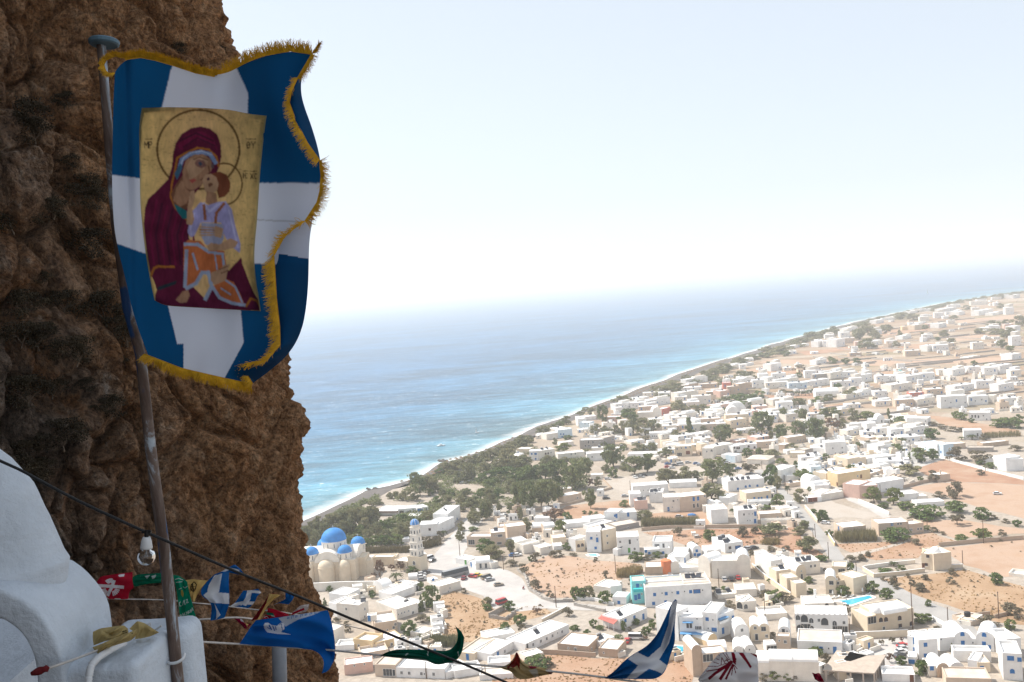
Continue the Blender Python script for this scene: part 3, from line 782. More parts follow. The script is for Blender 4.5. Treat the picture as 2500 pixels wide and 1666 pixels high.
# ---------------------------------------------------------------- the church with five blue domes
def church():
    h = House('cream church with five blue domes and rounded apses', C2, 'church', None, 'church')
    # nave block, from the corner hidden by the rock to the right-hand corner
    h.block(-120, 1085, 770, 1040, 300, 19, 'c', 'f', '', roofc=WARM)
    P0, e, n, w, d, H = h.last
    fr0 = h.frame(0); m = w / 890.0
    def X(px): return (px + 120) * m
    mb = MB()
    # three apses on the front wall, each a half drum under a half dome
    for cx, r, hh in ((X(355), 3.6, H * .70), (X(610), 2.6, H * .72), (X(90), 2.6, H * .72)):
        k = 14
        prof = [(r, -.4), (r, hh)]
        mb.lathe(prof, k, cx, -.01, 0, math.pi, 2 * math.pi)
        cap = [(r + .18, hh), (r + .18, hh + .28)] + [(r * math.cos(a * math.pi / 14), hh + .28 + r * .92 * math.sin(a * math.pi / 14)) for a in range(0, 7)] + [(.01, hh + .28 + r * .92)]
        mb.lathe(cap, k, cx, -.01, 0, math.pi, 2 * math.pi)
    h.part('apse', mb, CREAM, fr0, smooth=False)
    # barrel arms of the cross
    vb = MB(); k = 14; r = 5.4; cx = X(370); zb = H - .6
    pr = [(cx - r * math.cos(math.pi * i / k), zb + r * .86 * math.sin(math.pi * i / k)) for i in range(k + 1)]
    vb.face([(x, -.25, z) for x, z in pr][::-1][::-1], 0)
    for i in range(k):
        (xa, za), (xb, zb2) = pr[i], pr[i+1]
        vb.face([(xa, -.25, za), (xa, d, za), (xb, d, zb2), (xb, -.25, zb2)])
    vb.face([(x, d, z) for x, z in pr][::-1])
    yc = d * .52
    pr2 = [(yc - r * math.cos(math.pi * i / k), zb + r * .86 * math.sin(math.pi * i / k)) for i in range(k + 1)]
    for i in range(k):
        (ya, za), (yb, zb2) = pr2[i], pr2[i+1]
        vb.face([(0, ya, za), (0, yb, zb2), (w, yb, zb2), (w, ya, za)])
    vb.face([(w + .02, y, z) for y, z in pr2]); 
    h.part('vault', vb, WARM, fr0, smooth=False)
    # right-hand transept end with its sloping buttress shoulders
    tb = MB(); tb.box(w, yc - 4.2, -.4, w + 3.0, yc + 4.2, H * .92, 0, False)
    tb.prism([(w + 3.0, yc - 3.2), (w + 5.0, yc - 2.0), (w + 5.0, yc + 2.0), (w + 3.0, yc + 3.2)], -.4, H * .7)
    h.part('transept', tb, CREAM, fr0)
    slit = opening(.55, 1.9, FRAMEW, GLASS, True)
    def cupola(cx, cy, z0, r, drum, nwin, squash=.92):
        db = MB(); db.lathe([(r, z0 - 2.2), (r, z0 + drum), (r + .22, z0 + drum + .02), (r + .22, z0 + drum + .32)], 28, cx, cy)
        drumo = h.part('drum', db, WARM, fr0, smooth=False)
        rb = MB()
        zt = z0 + drum + .3
        rb.lathe([(r + .3, zt)] + [((r + .12) * math.cos(a * math.pi / 24), zt + .1 + (r + .12) * squash * math.sin(a * math.pi / 24)) for a in range(0, 12)] + [(.02, zt + .1 + (r + .12) * squash)], 32, cx, cy)
        do = h.part('dome', rb, DOME, fr0, smooth=True)
        cb = MB(); zz = zt + (r + .12) * squash
        cb.box(cx - .06, cy - .06, zz, cx + .06, cy + .06, zz + 1.3); cb.box(cx - .38, cy - .05, zz + .75, cx - .06, cy + .05, zz + .88); cb.box(cx + .06, cy - .05, zz + .75, cx + .38, cy + .05, zz + .88)
        c_ = h.part('cross', cb, FRAMEW, fr0)
        for a in range(nwin):
            an = 2 * math.pi * (a + .5) / nwin
            px, py = cx + (r + .015) * math.cos(an), cy + (r + .015) * math.sin(an)
            o = bpy.data.objects.new('window', slit); COL.objects.link(o); o.parent = h.root
            ax = Vector((-math.sin(an), math.cos(an), 0)); nv = Vector((math.cos(an), math.sin(an), 0))
            Ml = Matrix(((ax.x, -nv.x, 0, px), (ax.y, -nv.y, 0, py), (0, 0, 1, z0 + max(.1, drum - 2.3)), (0, 0, 0, 1)))
            o.matrix_local = h.inv @ fr0 @ Ml
    cupola(X(400), yc, H + 3.4, 5.3, 3.0, 12)
    cupola(X(600), 3.6, H + .3, 2.95, 2.1, 8)
    cupola(X(120), 3.6, H + .3, 2.95, 2.1, 8)
    cupola(X(700), d - 3.4, H + .6, 3.0, 2.2, 8)
    cupola(X(205), d - 3.4, H + .6, 3.0, 2.2, 8)
    # bell tower beside it: base, four arcaded stages, ribbed blue cap
    t = House('tall cream bell tower with a ribbed blue cap beside the church', C2, 'bell tower', None, 'bell_tower')
    t.block(1510, 905, 1690, 925, 215, 5.2, 'c', 'f', 'A@1590,790', roofc=WARM)
    P0, e, n, w, d, H = t.last
    z = H; cx, cy = w / 2, d / 2; arch = opening(.8, 1.6, FRAMEW, GLASS, True)
    for i, (ww, hh) in enumerate(((4.3, 3.0), (3.9, 3.1), (3.6, 3.2), (3.3, 3.3))):
        sb = MB(); sb.box(cx - ww/2, cy - ww/2, z, cx + ww/2, cy + ww/2, z + hh - .3, 0, False)
        sb.box(cx - ww/2 - .25, cy - ww/2 - .25, z + hh - .3, cx + ww/2 + .25, cy + ww/2 + .25, z + hh, 0)
        t.part('stage', sb, WARM, t.frame(0))
        for sx_ in ((-.9, .9) if i != 2 else (0,)):
            for face in range(4):
                an = face * math.pi / 2
                o = bpy.data.objects.new('bell_opening', arch); COL.objects.link(o); o.parent = t.root
                Ml = Matrix.Translation((cx, cy, z + .45)) @ Matrix.Rotation(an, 4, 'Z') @ Matrix.Translation((sx_, -ww/2 - .012, 0))
                o.matrix_local = t.inv @ t.frame(0) @ Ml
        z += hh
    lb = MB(); lb.lathe([(1.75, z), (1.75, z + .8), (2.0, z + .82), (2.0, z + 1.05)], 8, cx, cy); t.part('lantern', lb, WARM, t.frame(0))
    rb = MB(); rb.lathe([(1.95 * math.cos(a * math.pi / 20), z + 1.05 + 2.3 * math.sin(a * math.pi / 20)) for a in range(0, 10)] + [(.02, z + 3.35)], 16, cx, cy)
    t.part('cap', rb, DOME, t.frame(0), smooth=True)
    ribs = MB()
    for q in range(8):
        an = q * math.pi / 4
        ribs.tube([(cx + (1.98 * math.cos(a * math.pi / 20)) * math.cos(an), cy + (1.98 * math.cos(a * math.pi / 20)) * math.sin(an), z + 1.08 + 2.32 * math.sin(a * math.pi / 20)) for a in range(0, 10, 2)] , .09, 5)
    t.part('rib', ribs, FRAMEW, t.frame(0))
church()
def H_(label, crop, *blocks, solars=(), dome=None, cat='house', name='house'):
    h = House(label, crop, cat, 'houses of the village', name)
    for b in blocks:
        b = list(b); kw = {}
        if isinstance(b[-1], dict): kw = b.pop()
        h.block(*b, **kw)
    for k, (fx, fy) in enumerate(solars): solar(h, fx, fy, k + 1)
    if dome: h.dome(*dome)
    return h
# ---------------------------------------------------------------- near the church, left
H_('plain white box house just below the church wall', D7, (380, 362, 620, 396, 125, 8.5, 'w'))
H_('white two-storey house with solar tanks left of the dark cypress', D7, (380, 560, 500, 590, 190, 8, 'w'), (495, 612, 815, 646, 232, 6, 'm', 'f', 'k@620,470 R:k@885,470 R:k@885,590'), solars=((.55, .45), (.9, .75)))
H_('white L-shaped house with a row of small windows and a big flat roof', D7, (1352, 622, 1655, 528, 148, 15, 'm', 'f', 's@1368,548 s@1412,530 s@1456,515 s@1515,497 k@1578,522'), (1570, 540, 1760, 470, 110, 9, 'w'), solars=((.2, .5),))
H_('white house with a small vault and stepped roof above the flat roof', D7, (1275, 365, 1605, 245, 105, 8, 'w'), (1150, 240, 1290, 195, 70, 7, 'w', 'u'), (1400, 250, 1600, 160, 90, 6, 'w'))
H_('low white house with a blue door facing the plaza', D7, (1965, 265, 2265, 180, 118, 8, 'm', 'f', 's@2108,170 s@2085,222'), (1840, 115, 1945, 90, 60, 4, 'w', 'f', 'd@1870,88'))
H_('pinkish beige house with a stair box on its roof terrace', D7, (1040, 850, 1360, 800, 175, 12, 'b', 'P', 'k@1300,735 s@1210,770 k@1330,690 s@1320,825'), (925, 655, 1060, 640, 85, 3.2, 'm', 'f', 'd@942,610', dict(z0=4.2)))
H_('yellow-cream house with a sunken roof terrace under the black cable', D7, (730, 1045, 1000, 1075, 150, 7, 'y', 'P', 'k@800,1000'), (1045, 1062, 1440, 960, 105, 8, 'y', 'f', 'k@1380,990 k@1275,1032'))
H_('small white cube house at the edge of the rock', D7, (455, 965, 600, 885, 190, 7, 'm', 'f', 's@500,912'))
H_('white walled yard house below the small cube house', D7, (470, 1075, 735, 1060, 80, 6, 'w', 'P'))
H_('beige house with a dark sunken roof beside the green flag', D7, (840, 1200, 1230, 1130, 85, 7, 'b', 'P', 'k@1030,1215'), dome=None)
H_('long rounded pinkish house with two tiny windows by the rock foot', D7, (600, 1425, 1010, 1370, 150, 6, 'p', 'f', 's@735,1283 s@880,1250'))
H_('pink-beige house with a porch below the green flag', D7, (1040, 1442, 1340, 1452, 180, 8, 'b', 'g', 'D@1320,1385 L@1215,1380'))
H_('long white house with a row of five small windows, lowest on the left', D7, (1342, 1452, 2040, 1478, 150, 9, 'w', 'f', 'k@1415,1385 k@1525,1390 k@1700,1398 s@1742,1402 k@1875,1405'))
H_('small white hut beside the reed bed', D7, (1540, 870, 1725, 905, 80, 6, 'm'))
H_('white house with a blue shuttered strip at the lower left edge', D7, (2060, 1480, 2400, 1380, 100, 7, 'w'))
# ---------------------------------------------------------------- lower middle
H_('long white wing with a grey plinth and seven shuttered windows', D8, (1082, 1100, 1705, 815, 128, 9, 'w', 'f', 'D@1100,1000 k@1185,980 k@1295,932 k@1380,895 k@1462,855 s@1535,815 k@1600,797'), solars=((.45, .45),))
H_('white house with two hooded doors and an outside stair', D8, (590, 1235, 905, 1050, 118, 8, 'w', 'f', 'N@615,1165 d@682,1155 k@778,1078'), (520, 960, 930, 880, 80, 7, 'w'))
H_('cream flat-roofed house with a blue door near the green pennant', D8, (345, 1225, 645, 1005, 112, 6, 'c', 'g', 'L:d@245,1170'))
H_('white-roofed house with sandy brown walls and a roof aerial', D8, (1542, 1092, 1985, 1140, 132, 11, 't', 'f', 's@1692,1030 k@1795,1052 R:k@2025,1045 R:k@2115,985', dict(roofc=ROOFW)), (2165, 1045, 2360, 965, 100, 5, 'w'), solars=((.42, .6),))
H_('second sandy-walled house behind the brown garden wall', D8, (2130, 1155, 2405, 1180, 128, 9, 't', 'f', 's@2200,1098'), (2405, 1180, 2520, 1140, 70, 7, 'm'))
H_('small white house behind the round bush in the foreground field', D8, (1095, 1245, 1340, 1180, 90, 5, 'm'))
H_('white house with a sunken roof at the bottom by the cable', D8, (60, 1470, 450, 1405, 110, 6, 'w', 'P'))
H_('low white house above the yellow and red flag', D8, (540, 1345, 865, 1320, 95, 6, 'w', 'P'))
H_('white rooftop with grey rubble at the bottom edge', D8, (420, 1500, 900, 1470, 80, 6, 'w', 'g'))
h = H_('white house with a red sheet-metal porch roof', E1, (322, 775, 708, 605, 158, 8, 'w', 'f', 'b@393,638 s@345,640 b@522,590 d@652,600'), solars=((.25, .4),))
def red_porch():
    q = [E1(0, 606), E1(222, 690), E1(306, 604), E1(62, 545)]
    z = 3.0
    P = [gp(*q[0], z), gp(*q[1], z), gp(*q[2], z + .5), gp(*q[3], z + .5)]
    mb = MB(); mb.face(P); mb.face([p_ - Vector((0, 0, .12)) for p_ in P][::-1])
    for a, b in zip(P, P[1:] + P[:1]): mb.face([a, a - Vector((0, 0, .12)), b - Vector((0, 0, .12)), b])
    for k in range(1, 9):
        a, b = P[0].lerp(P[1], k / 9), P[3].lerp(P[2], k / 9)
        mb.tube([a + Vector((0, 0, .03)), b + Vector((0, 0, .03))], .05, 4)
    h.part('porch_roof', mb, REDROOF)
    for k in (0, .33, .66, 1):
        a = P[0].lerp(P[1], k); pb = MB(); pb.tube([(a.x, a.y, 0), (a.x, a.y, z - .05)], .07, 6); h.part('post', pb, FRAMEW)
red_porch()
H_('low white house half hidden by three round trees', C4, (185, 1250, 345, 1230, 125, 7, 'w'), (-60, 1215, 185, 1250, 105, 9, 'm'))
H_('small white house with one blue window beside the turquoise hotel', E1, (213, 400, 405, 412, 112, 6, 'w', 'f', 'b@300,378'))
# turquoise hotel
h = House('white and turquoise hotel built round a courtyard', C4, 'hotel')
h.block(690, 1432, 1640, 1372, 295, 6.5, 'w', 'f', 'b@812,1245 s@918,1222 b@978,1232 s@1062,1213 b@1144,1218 s@1240,1198 b@1328,1203 R@1418,1198 s@1500,1180 b@797,1372 d@972,1372', roofc=ROOFG)
h.block(500, 1380, 700, 1368, 330, 7, 'q', 'f', 'd@568,1130 s@618,1105 d@588,1272 d@540,1290 s@628,1235', roofc=ROOFG)
h.block(700, 1330, 1240, 1295, 275, 6, 'a', 'f', 'b@872,1087 s@935,1080 b@1028,1075 s@1088,1068 b@1160,1067', roofc=ROOFG)
h.block(1240, 1360, 1610, 1340, 290, 12, 'm', 'f', '', roofc=ROOFG)
h.last = h.last
h.slab('balcony', 505, 640, 1190, None, 1.6, TEALP, 1.1)
for k in range(3): solar(h, .25 + .22 * k, .55, k + 1)
# red-orange house, vaults and the great blank wall
h = H_('sandy house with a bright orange stair tower', C4, (680, 962, 1000, 950, 112, 8, 't', 'f', '', dict(roofc=ROOFW)))
h.block(1050, 945, 1170, 935, 120, 8, 'm', 'v')
ob = MB(); P0, e, n, w, d, H = h.last
ob.lathe([(2.1, 0), (2.1, 5.2), (1.9, 5.4), (.05, 5.45)], 20, -1.6, 1.4)
h.part('stair_tower', ob, ORNG, h.frame(0))
h.block(1075, 935, 1475, 915, 70, 9, 'w', 'f'); 
H_('white barrel-roofed room behind the orange stair tower', C4, (1005, 835, 1235, 855, 150, 7, 'w', 'f', 's@1165,760 R:d@1245,755'), (1085, 740, 1290, 745, 80, 6, 'w', 'u'), solars=((.4, .4),))
H_('slim white vaulted house with three blue windows', C4, (1365, 728, 1488, 712, 118, 7, 'w', 'v', 'b@1415,618 b@1388,672 B@1445,676'))
H_('white house with pipes and a low vault beside the great blank wall', C4, (1445, 965, 1612, 1005, 205, 8, 'm', 'v'), (1265, 880, 1440, 900, 100, 7, 'm'))
H_('tall blank-walled white house with a vault above three parked cars', C4, (1640, 1012, 2195, 1002, 255, 9, 'm', 'f', ''), (2010, 1008, 2190, 1004, 262, 9.5, 'm', 'v'), solars=((.3, .5),))
H_('white house crowded with water heaters beside the red field', C4, (1570, 762, 1772, 742, 152, 8, 'w', 'f', 'b@1615,665 B@1690,672'), (1825, 650, 2082, 612, 135, 13, 'w', 'f', 'n@1890,575 R@2005,567'), solars=((.2, .2), (.4, .3), (.2, .6), (.45, .7)))
H_('white house with an outside stair and a roof parapet left of the red field', C4, (790, 665, 1062, 662, 185, 10, 'w', 'P', 'O@845,537 D@940,545'), (670, 712, 880, 702, 112, 4, 'w', 'f', 'b@657,615 b@735,652'), (880, 702, 1040, 690, 120, 4, 'w', 'P', 'b@933,645'))
H_('white house with a green door and a deep recessed balcony', C4, (285, 672, 600, 656, 250, 10, 'w', 'f', 'g@447,610 k@525,588 k@317,488 D@455,487 s@563,458 s@322,585'), (215, 680, 285, 690, 90, 5, 'w'), solars=((.9, .5),))
H_('white house with two blue doors beside the tall reeds', C4, (100, 215, 290, 222, 160, 8, 'w', 'f', 'b@245,115 d@330,120 b@245,200'), (290, 200, 560, 178, 125, 8, 'w', 'f', 'd@432,92'), (255, 335, 590, 275, 72, 9, 'g', 'f', 'k@430,300', dict(roofc=ROOFG)))
h = H_('white and cream house with arched terraces above the small pool', C3, (1800, 630, 1930, 615, 155, 6, 'c', 'f', 'N@1835,545 N@1890,533'), (1700, 610, 1800, 630, 180, 7, 'w'), (1960, 645, 2160, 640, 300, 9, 'w', 'f', 'd@2103,462 b@2018,437 b@2080,577 s@2097,392'), (2190, 610, 2390, 565, 285, 10, 'c', 'f', 'k@2245,402 k@2250,502'))
solar(h, .5, .5, 1)
H_('large white hotel with blue awnings behind the striped flag', E1, (1162, 932, 1330, 850, 425, 9, 'w', 'f', 's@1175,575 k@1195,715 D@1280,540 D@1150,880'), (1185, 930, 1520, 935, 350, 12, 'w', 'f', 'O@1440,740 D@1290,700 D@1330,700 s@1420,590 L@1290,880 L@1400,895'), (1510, 905, 1722, 925, 400, 11, 'w', 'f', 'b@1568,618 s@1650,625 s@1583,748 B@1800,780'), (1722, 900, 1972, 800, 330, 10, 'w', 'f', 'b@1938,592 b@1940,722 D@1765,640 d@1795,785'), cat='hotel')
h = HOUSES[-1]
h.slab('balcony', 1708, 1838, 660, None, 1.3, FRAMEW, .9); h.slab('awning', 1705, 1835, 598, None, 1.5, AWN, .15)
P0, e, n, w, d, H = h.last
hb = HOUSES[-1]
def awn2():
    a, b = gp(*E1(1185, 930)), gp(*E1(1520, 935)); e, n, w = facing(a, b)
    for z, L, o in ((3.0, (.02, .98), 2.4), (6.4, (.15, .6), 1.4), (9.4, (.2, .55), 1.0)):
        mb = MB(); mb.box(L[0] * w, -o, z, L[1] * w, -.01, z + .14)
        hb.part('awning' if z < 9 else 'balcony', mb, AWN if z < 9 else FRAMEW, Matrix(((e.x, n.x, 0, a.x), (e.y, n.y, 0, a.y), (0, 0, 1, 0), (0, 0, 0, 1))))
awn2()
H_('tan barrel-vaulted house at the edge of the foreground field', E1, (1372, 1450, 1512, 1432, 395, 9, 't', 'v', '', dict(roofc=ROOFW)), (1512, 1440, 1860, 1410, 330, 6, 't', 'f', 'L@1555,1160', dict(roofc=ROOFW)), (1605, 1330, 1870, 1315, 255, 6, 't', 'u', '', dict(roofc=ROOFW)))
H_('small yellow-ended vaulted house beside the terracotta canopies', E1, (1580, 1010, 1715, 960, 70, 8, 'y', 'v'), )
H_('cream house with two arched gables and dark doors', E2, (312, 932, 440, 932, 190, 8, 'c', 'v', 'k@375,742 D@395,872'), (440, 932, 590, 930, 190, 8, 'c', 'v', 'S@495,757 k@540,858'), (90, 960, 300, 945, 170, 7, 'w', 'v', 'k@185,772'))
H_('tall white vaulted house with a beige lower room', E2, (722, 1010, 888, 1015, 225, 8, 'w', 'v', 'D@780,800 s@832,788'), (685, 1095, 880, 1105, 245, 3.2, 'b', 'f', 's@720,925 k@808,940'), (540, 1110, 685, 1100, 130, 4, 'w', 'f', 'L@620,1055'))
H_('long white hotel front with rows of arches and a scalloped parapet', E2, (960, 805, 1718, 822, 270, 9, 'w', 'f', 'A@980,592 G@1080,605 A@1180,635 k@1290,630 G@1372,650 A@1515,675 k@1650,665 G@1005,745 L@1100,732 A@1187,745 s@1390,780 L@1560,790 L@1655,798 L:N@870,510 L:N@905,550'), cat='hotel')
h = HOUSES[-1]; P0, e, n, w, d, H = h.last
sc_ = MB()
for k in range(10): sc_.lathe([(.42 * math.cos(a * math.pi / 8), .42 * math.sin(a * math.pi / 8)) for a in range(5)], 10, w * (k + .5) / 10, .2)
h.part('parapet_scallops', sc_, WHITE, h.frame())
H_('white house with a grey roof full of rubble and two blue doors', E2, (985, 1095, 1632, 1122, 175, 11, 'w', 'g', 's@1205,1015 b@1322,1040 s@1430,1037 d@1520,1062 R:d@1680,1010'))
H_('long blank white house of three barrel vaults above the olive bushes', E2, (405, 1500, 590, 1508, 265, 6.5, 'm', 'u'), (590, 1505, 925, 1515, 290, 6.5, 'm', 'u'), (925, 1512, 1300, 1522, 290, 6.5, 'm', 'u', 'R:s@1318,1192'))
H_('two short white vaults side by side behind the striped white flag', E2, (60, 1130, 210, 1130, 60, 8, 'w', 'v', 's@85,1072'), (225, 1120, 385, 1110, 60, 8, 'w', 'v', 's@292,1052'))
h = H_('cream villa with brown arched windows, porch and roof dome', E3, (235, 790, 778, 712, 262, 10, 'c', 'f', 'N@297,627 N@370,620 N@566,600 k@340,745 n@575,715 N@738,708', dict(roofc=ROOFW)), (112, 812, 235, 790, 235, 9, 'c', 'f', 'L@170,630'))
h.block(345, 560, 680, 500, 24, 4, 'w', 'u', z0=7.0); h.dome(-.05, .9, 2.0)
H_('white pavilion with a barred window and a tall square chimney', E2, (1090, 505, 1512, 492, 112, 9, 'm', 'f', 'O@1150,435 N@1403,408'))
h = HOUSES[-1]; cb = MB(); P0, e, n, w, d, H = h.last
cb.box(w * .45, d * .75, -.3, w * .45 + .8, d * .75 + .8, 2.6); h.part('chimney', cb, WHITE, h.frame())
H_('white walled courtyard left of the scalloped hotel', E2, (470, 640, 840, 612, 90, 8, 'm', 'P'))
H_('white house with two big dark arches behind the telephone pole', E2, (108, 495, 205, 512, 145, 7, 'm', 'f', 'G@150,415'), (205, 512, 400, 490, 145, 8, 'm', 'f', 'A@240,435'))
H_('long low cream building with two roof tanks', E2, (110, 305, 402, 292, 112, 8, 'm', 'f'), (-160, 330, 105, 305, 60, 5, 'm', 'P'), solars=((.15, .6), (.7, .6)))
# ---------------------------------------------------------------- beige boxes by the road
H_('front of three plain cream cubes beside the pool', C5, (968, 1288, 1118, 1266, 205, 5, 'c', 'f', '', dict(roofc=ROOFW)))
H_('middle of three plain cream cubes behind the cypress', C5, (838, 1238, 1000, 1215, 232, 6, 'c', 'f', '', dict(roofc=ROOFW)))
H_('rear of three plain cream cubes with roof tanks', C5, (690, 1140, 895, 1110, 235, 6, 'c', 'f', 's@725,1040', dict(roofc=ROOFW)), solars=((.6, .5),))
H_('small vaulted cream house squeezed behind the cubes', C5, (968, 1055, 1108, 1020, 140, 7, 'c', 'v', 's@1035,907 D@1042,985', dict(roofc=ROOFW)))
H_('white two-storey row with dark roof panels near the road', C5, (612, 995, 780, 965, 235, 12, 'w', 'f', 'k@685,828 b@748,820 k@600,945'), (790, 935, 970, 905, 150, 11, 'w', 'P'), (985, 965, 1310, 932, 180, 9, 'm', 'f', 'k@1173,837 k@1230,830'), solars=((.15, .3), (.4, .3), (.65, .35)))
H_('square cream house with grey shutters left of the round tree', C5, (1482, 1003, 1690, 1010, 168, 7, 'c', 'f', 'S@1595,905 S@1632,900 k@1645,1005', dict(roofc=ROOFW)))
H_('cream vaulted house with grey shuttered windows above the pool', C5, (1390, 1245, 1545, 1248, 210, 9, 'c', 'v', 'S@1465,1076 S@1465,1200', dict(roofc=ROOFW)), (1545, 1210, 1682, 1195, 165, 6, 'c', 'P', 'k@1558,1078'))
H_('blank cream block standing at the head of the pool', C5, (1790, 1245, 1985, 1198, 238, 8, 'c', 'f', '', dict(roofc=ROOFW)))
h = H_('lone cream villa with a vault and outside stair inside a garden wall', C6, (1062, 905, 1315, 878, 248, 8.5, 'c', 'f', '', dict(roofc=ROOFW)), (885, 880, 1062, 900, 235, 7, 'c', 'f', 'e@895,832 n@948,815 n@970,697', dict(roofc=ROOFW)))
h.dome(.9, .6, 1.9)
H_('beige house with a blue door left of the tall reeds by the road', C5, (1642, 435, 1970, 402, 152, 10, 'b', 'f', 'L:d@1572,300', dict(roofc=ROOFW)), (1560, 380, 1640, 430, 120, 9, 'c'))
H_('long beige house with scalloped gables behind a dark bush', C6, (270, 405, 702, 375, 180, 9, 'b', 'f', 'b@458,238 s@455,190 k@543,226 k@583,222 b@575,325', dict(roofc=ROOFW)), (702, 378, 915, 352, 142, 8, 'b', 'P', 'k@692,317 k@735,312 k@830,302 k@872,298', dict(roofc=ROOFW)))
# ---------------------------------------------------------------- bottom right
H_('white cube house with blue doors behind the red car', E3, (850, 1215, 1122, 1195, 305, 8, 'w', 'f', 'b@938,985 b@940,1140 s@1085,1142 b@1010,1205'), (690, 1140, 850, 1170, 290, 6, 'w', 'f', 'd@786,922 d@790,1075'), (1150, 1078, 1352, 1062, 195, 8, 'w', 'f', 's@1132,850'))
H_('white house of twin barrel vaults with four bright blue openings', E3, (1350, 1065, 1600, 1055, 155, 10, 'w', 'v', 'a@1468,830 d@1475,975'), (1600, 1056, 1680, 1054, 165, 8, 'w', 'f', 's@1618,953'), (1672, 1060, 1930, 1090, 175, 10, 'w', 'v', 'a@1780,842 d@1780,990 b@1852,1018'), (1345, 1225, 1885, 1240, 165, 4.5, 'w', 'P'))
H_('white house with a pair of rounded vaults at the bottom edge', E3, (985, 1445, 1110, 1442, 160, 6, 'm', 'f', 'b@1030,1322'), (1110, 1455, 1278, 1445, 130, 8, 't', 'v', '', dict(roofc=ROOFW)), (1290, 1402, 1500, 1385, 60, 7, 'w', 'v'))
H_('white house with one cream wall and a single blue window', E3, (1550, 1355, 1690, 1378, 165, 7, 'w', 'f', 'L:s@1560,1250'), (1690, 1382, 1872, 1380, 145, 7, 'c', 'f', 'b@1750,1320', dict(roofc=ROOFW)))
H_('wide flat beige rooftop cut off by the bottom edge', E3, (1240, 1610, 1890, 1630, 160, 8, 'b', 'g'))
H_('white three-level house cut off by the right edge', E3, (2060, 1490, 2340, 1505, 400, 10, 'w', 'P', 'B@2160,1180 a@2185,1365 b@2300,1200'), (2110, 1200, 2320, 1180, 300, 9, 'w', 'P'))
H_('small white porch house with blue shutters beside a round bush', E3, (690, 1262, 812, 1272, 110, 4.5, 'w', 'f', 'B@742,1238'))
H_('low white terrace walls with a small pergola at the bottom edge', E3, (320, 1515, 790, 1530, 120, 6, 'w', 'P', 'e@740,1440'))
h = H_('low white farm building with a black tank on its roof', E3, (1395, 680, 1590, 720, 60, 9, 'm', 'g', 's@1435,625'), (1590, 720, 1720, 690, 65, 8, 'b', 'g'))
tb = MB(); tb.lathe([(.95, 0), (1.0, .1), (1.0, 1.3), (.9, 1.45), (.05, 1.5)], 18)
q = gp(*E3(1540, 560), 3.0)
tk = tb.build('water_tank', plain('black_plastic', (.02, .02, .022), .5), None, True, label='black round water tank on the low white farm building roof', category='tank'); tk.location = (q.x, q.y, 2.6)
H_('low white building at the right edge beside the dirt track', C6, (2130, 975, 2420, 1010, 45, 6, 'm', 'P'))
# unfinished concrete frame
def frame_building():
    r = empty('concrete_frame', (0, 0, 0), 0, 'unfinished concrete frame with a flat slab on bare columns', 'building', 'houses of the village')
    z = 3.3
    P = [gp(*E2(*q), z) for q in ((1345, 1345), (1545, 1062), (1735, 1085), (1630, 1212), (1745, 1222), (1985, 1140), (2255, 1130), (2085, 1395))]
    c = sum(P, Vector()) / len(P); r.location = (c.x, c.y, 0)
    mb = MB(); L = [(p_.x - c.x, p_.y - c.y) for p_ in P]
    if sum(a[0]*b[1]-a[1]*b[0] for a, b in zip(L, L[1:]+L[:1])) < 0: L = L[::-1]
    bm = bmesh.new(); lo = [bm.verts.new((x, y, z - .35)) for x, y in L]; hi = [bm.verts.new((x, y, z)) for x, y in L]
    bm.faces.new(hi); bm.faces.new(lo[::-1])
    for i in range(len(L)): bm.faces.new((lo[i], lo[(i+1) % len(L)], hi[(i+1) % len(L)], hi[i]))
    bmesh.ops.triangulate(bm, faces=[f_ for f_ in bm.faces if len(f_.verts) > 4])
    me = bpy.data.meshes.new('slab'); bm.to_mesh(me); bm.free(); link('slab', me, CONC, r)
    cme = None
    for a, b, k in ((0, 7, 4), (7, 6, 6), (0, 1, 3), (1, 2, 2)):
        for i in range(k):
            p_ = P[a].lerp(P[b], (i + .15) / k) * .97 + c * .03
            if cme is None:
                cb = MB(); cb.box(-.2, -.2, -.2, .2, .2, z - .36); cme = cb.me('column'); cme.materials.append(CONC)
            o = bpy.data.objects.new('column', cme); COL.objects.link(o); o.parent = r; o.location = (p_.x - c.x, p_.y - c.y, 0)
frame_building()
# ---------------------------------------------------------------- beside the plaza and behind it
H_('beige hotel-like house with a dark recess and roof hutch', C3, (240, 560, 590, 560, 150, 8, 'b', 'P', 'L@300,492 k@432,475 s@545,460'), (590, 560, 800, 540, 200, 9, 'b', 'f', 'O@710,398 s@635,400 s@665,398 O@700,508'), solars=((.4, .5),))
H_('tall blank beige block behind the plane tree', C3, (820, 455, 1090, 422, 180, 8, 'b', 'f', ''), (690, 400, 820, 390, 130, 8, 'b', 'P'))
H_('pair of beige barrel vaults above the dry field', C3, (1170, 352, 1340, 345, 60, 6, 'b', 'u'), (1345, 375, 1505, 352, 75, 6, 'b', 'u', 'L@1415,360'))
H_('low white house with a long flat roof behind the scooters', C3, (985, 640, 1045, 660, 130, 9, 'm'), (1050, 665, 1290, 610, 125, 8, 'm', 'P'))
H_('rough grey-white house at the edge of the dry field', C3, (1292, 680, 1470, 640, 105, 7, 'm', 'f', 's@1420,573'), (1480, 610, 1610, 598, 60, 6, 'w'))
H_('low cream house with rounded roof edges left of the arched terraces', C3, (1470, 520, 1662, 500, 85, 7, 'c', 'f', ''), (1110, 450, 1165, 440, 70, 7, 'b'))
H_('small white vaulted chapel-like shop beside the plaza', C3, (280, 850, 365, 885, 85, 6, 'w', 'f', 'd@295,805'), (370, 888, 575, 868, 90, 6, 'm', 'u', 'D@430,830 D@508,830'), (585, 880, 690, 848, 85, 5, 'm', 'f'))
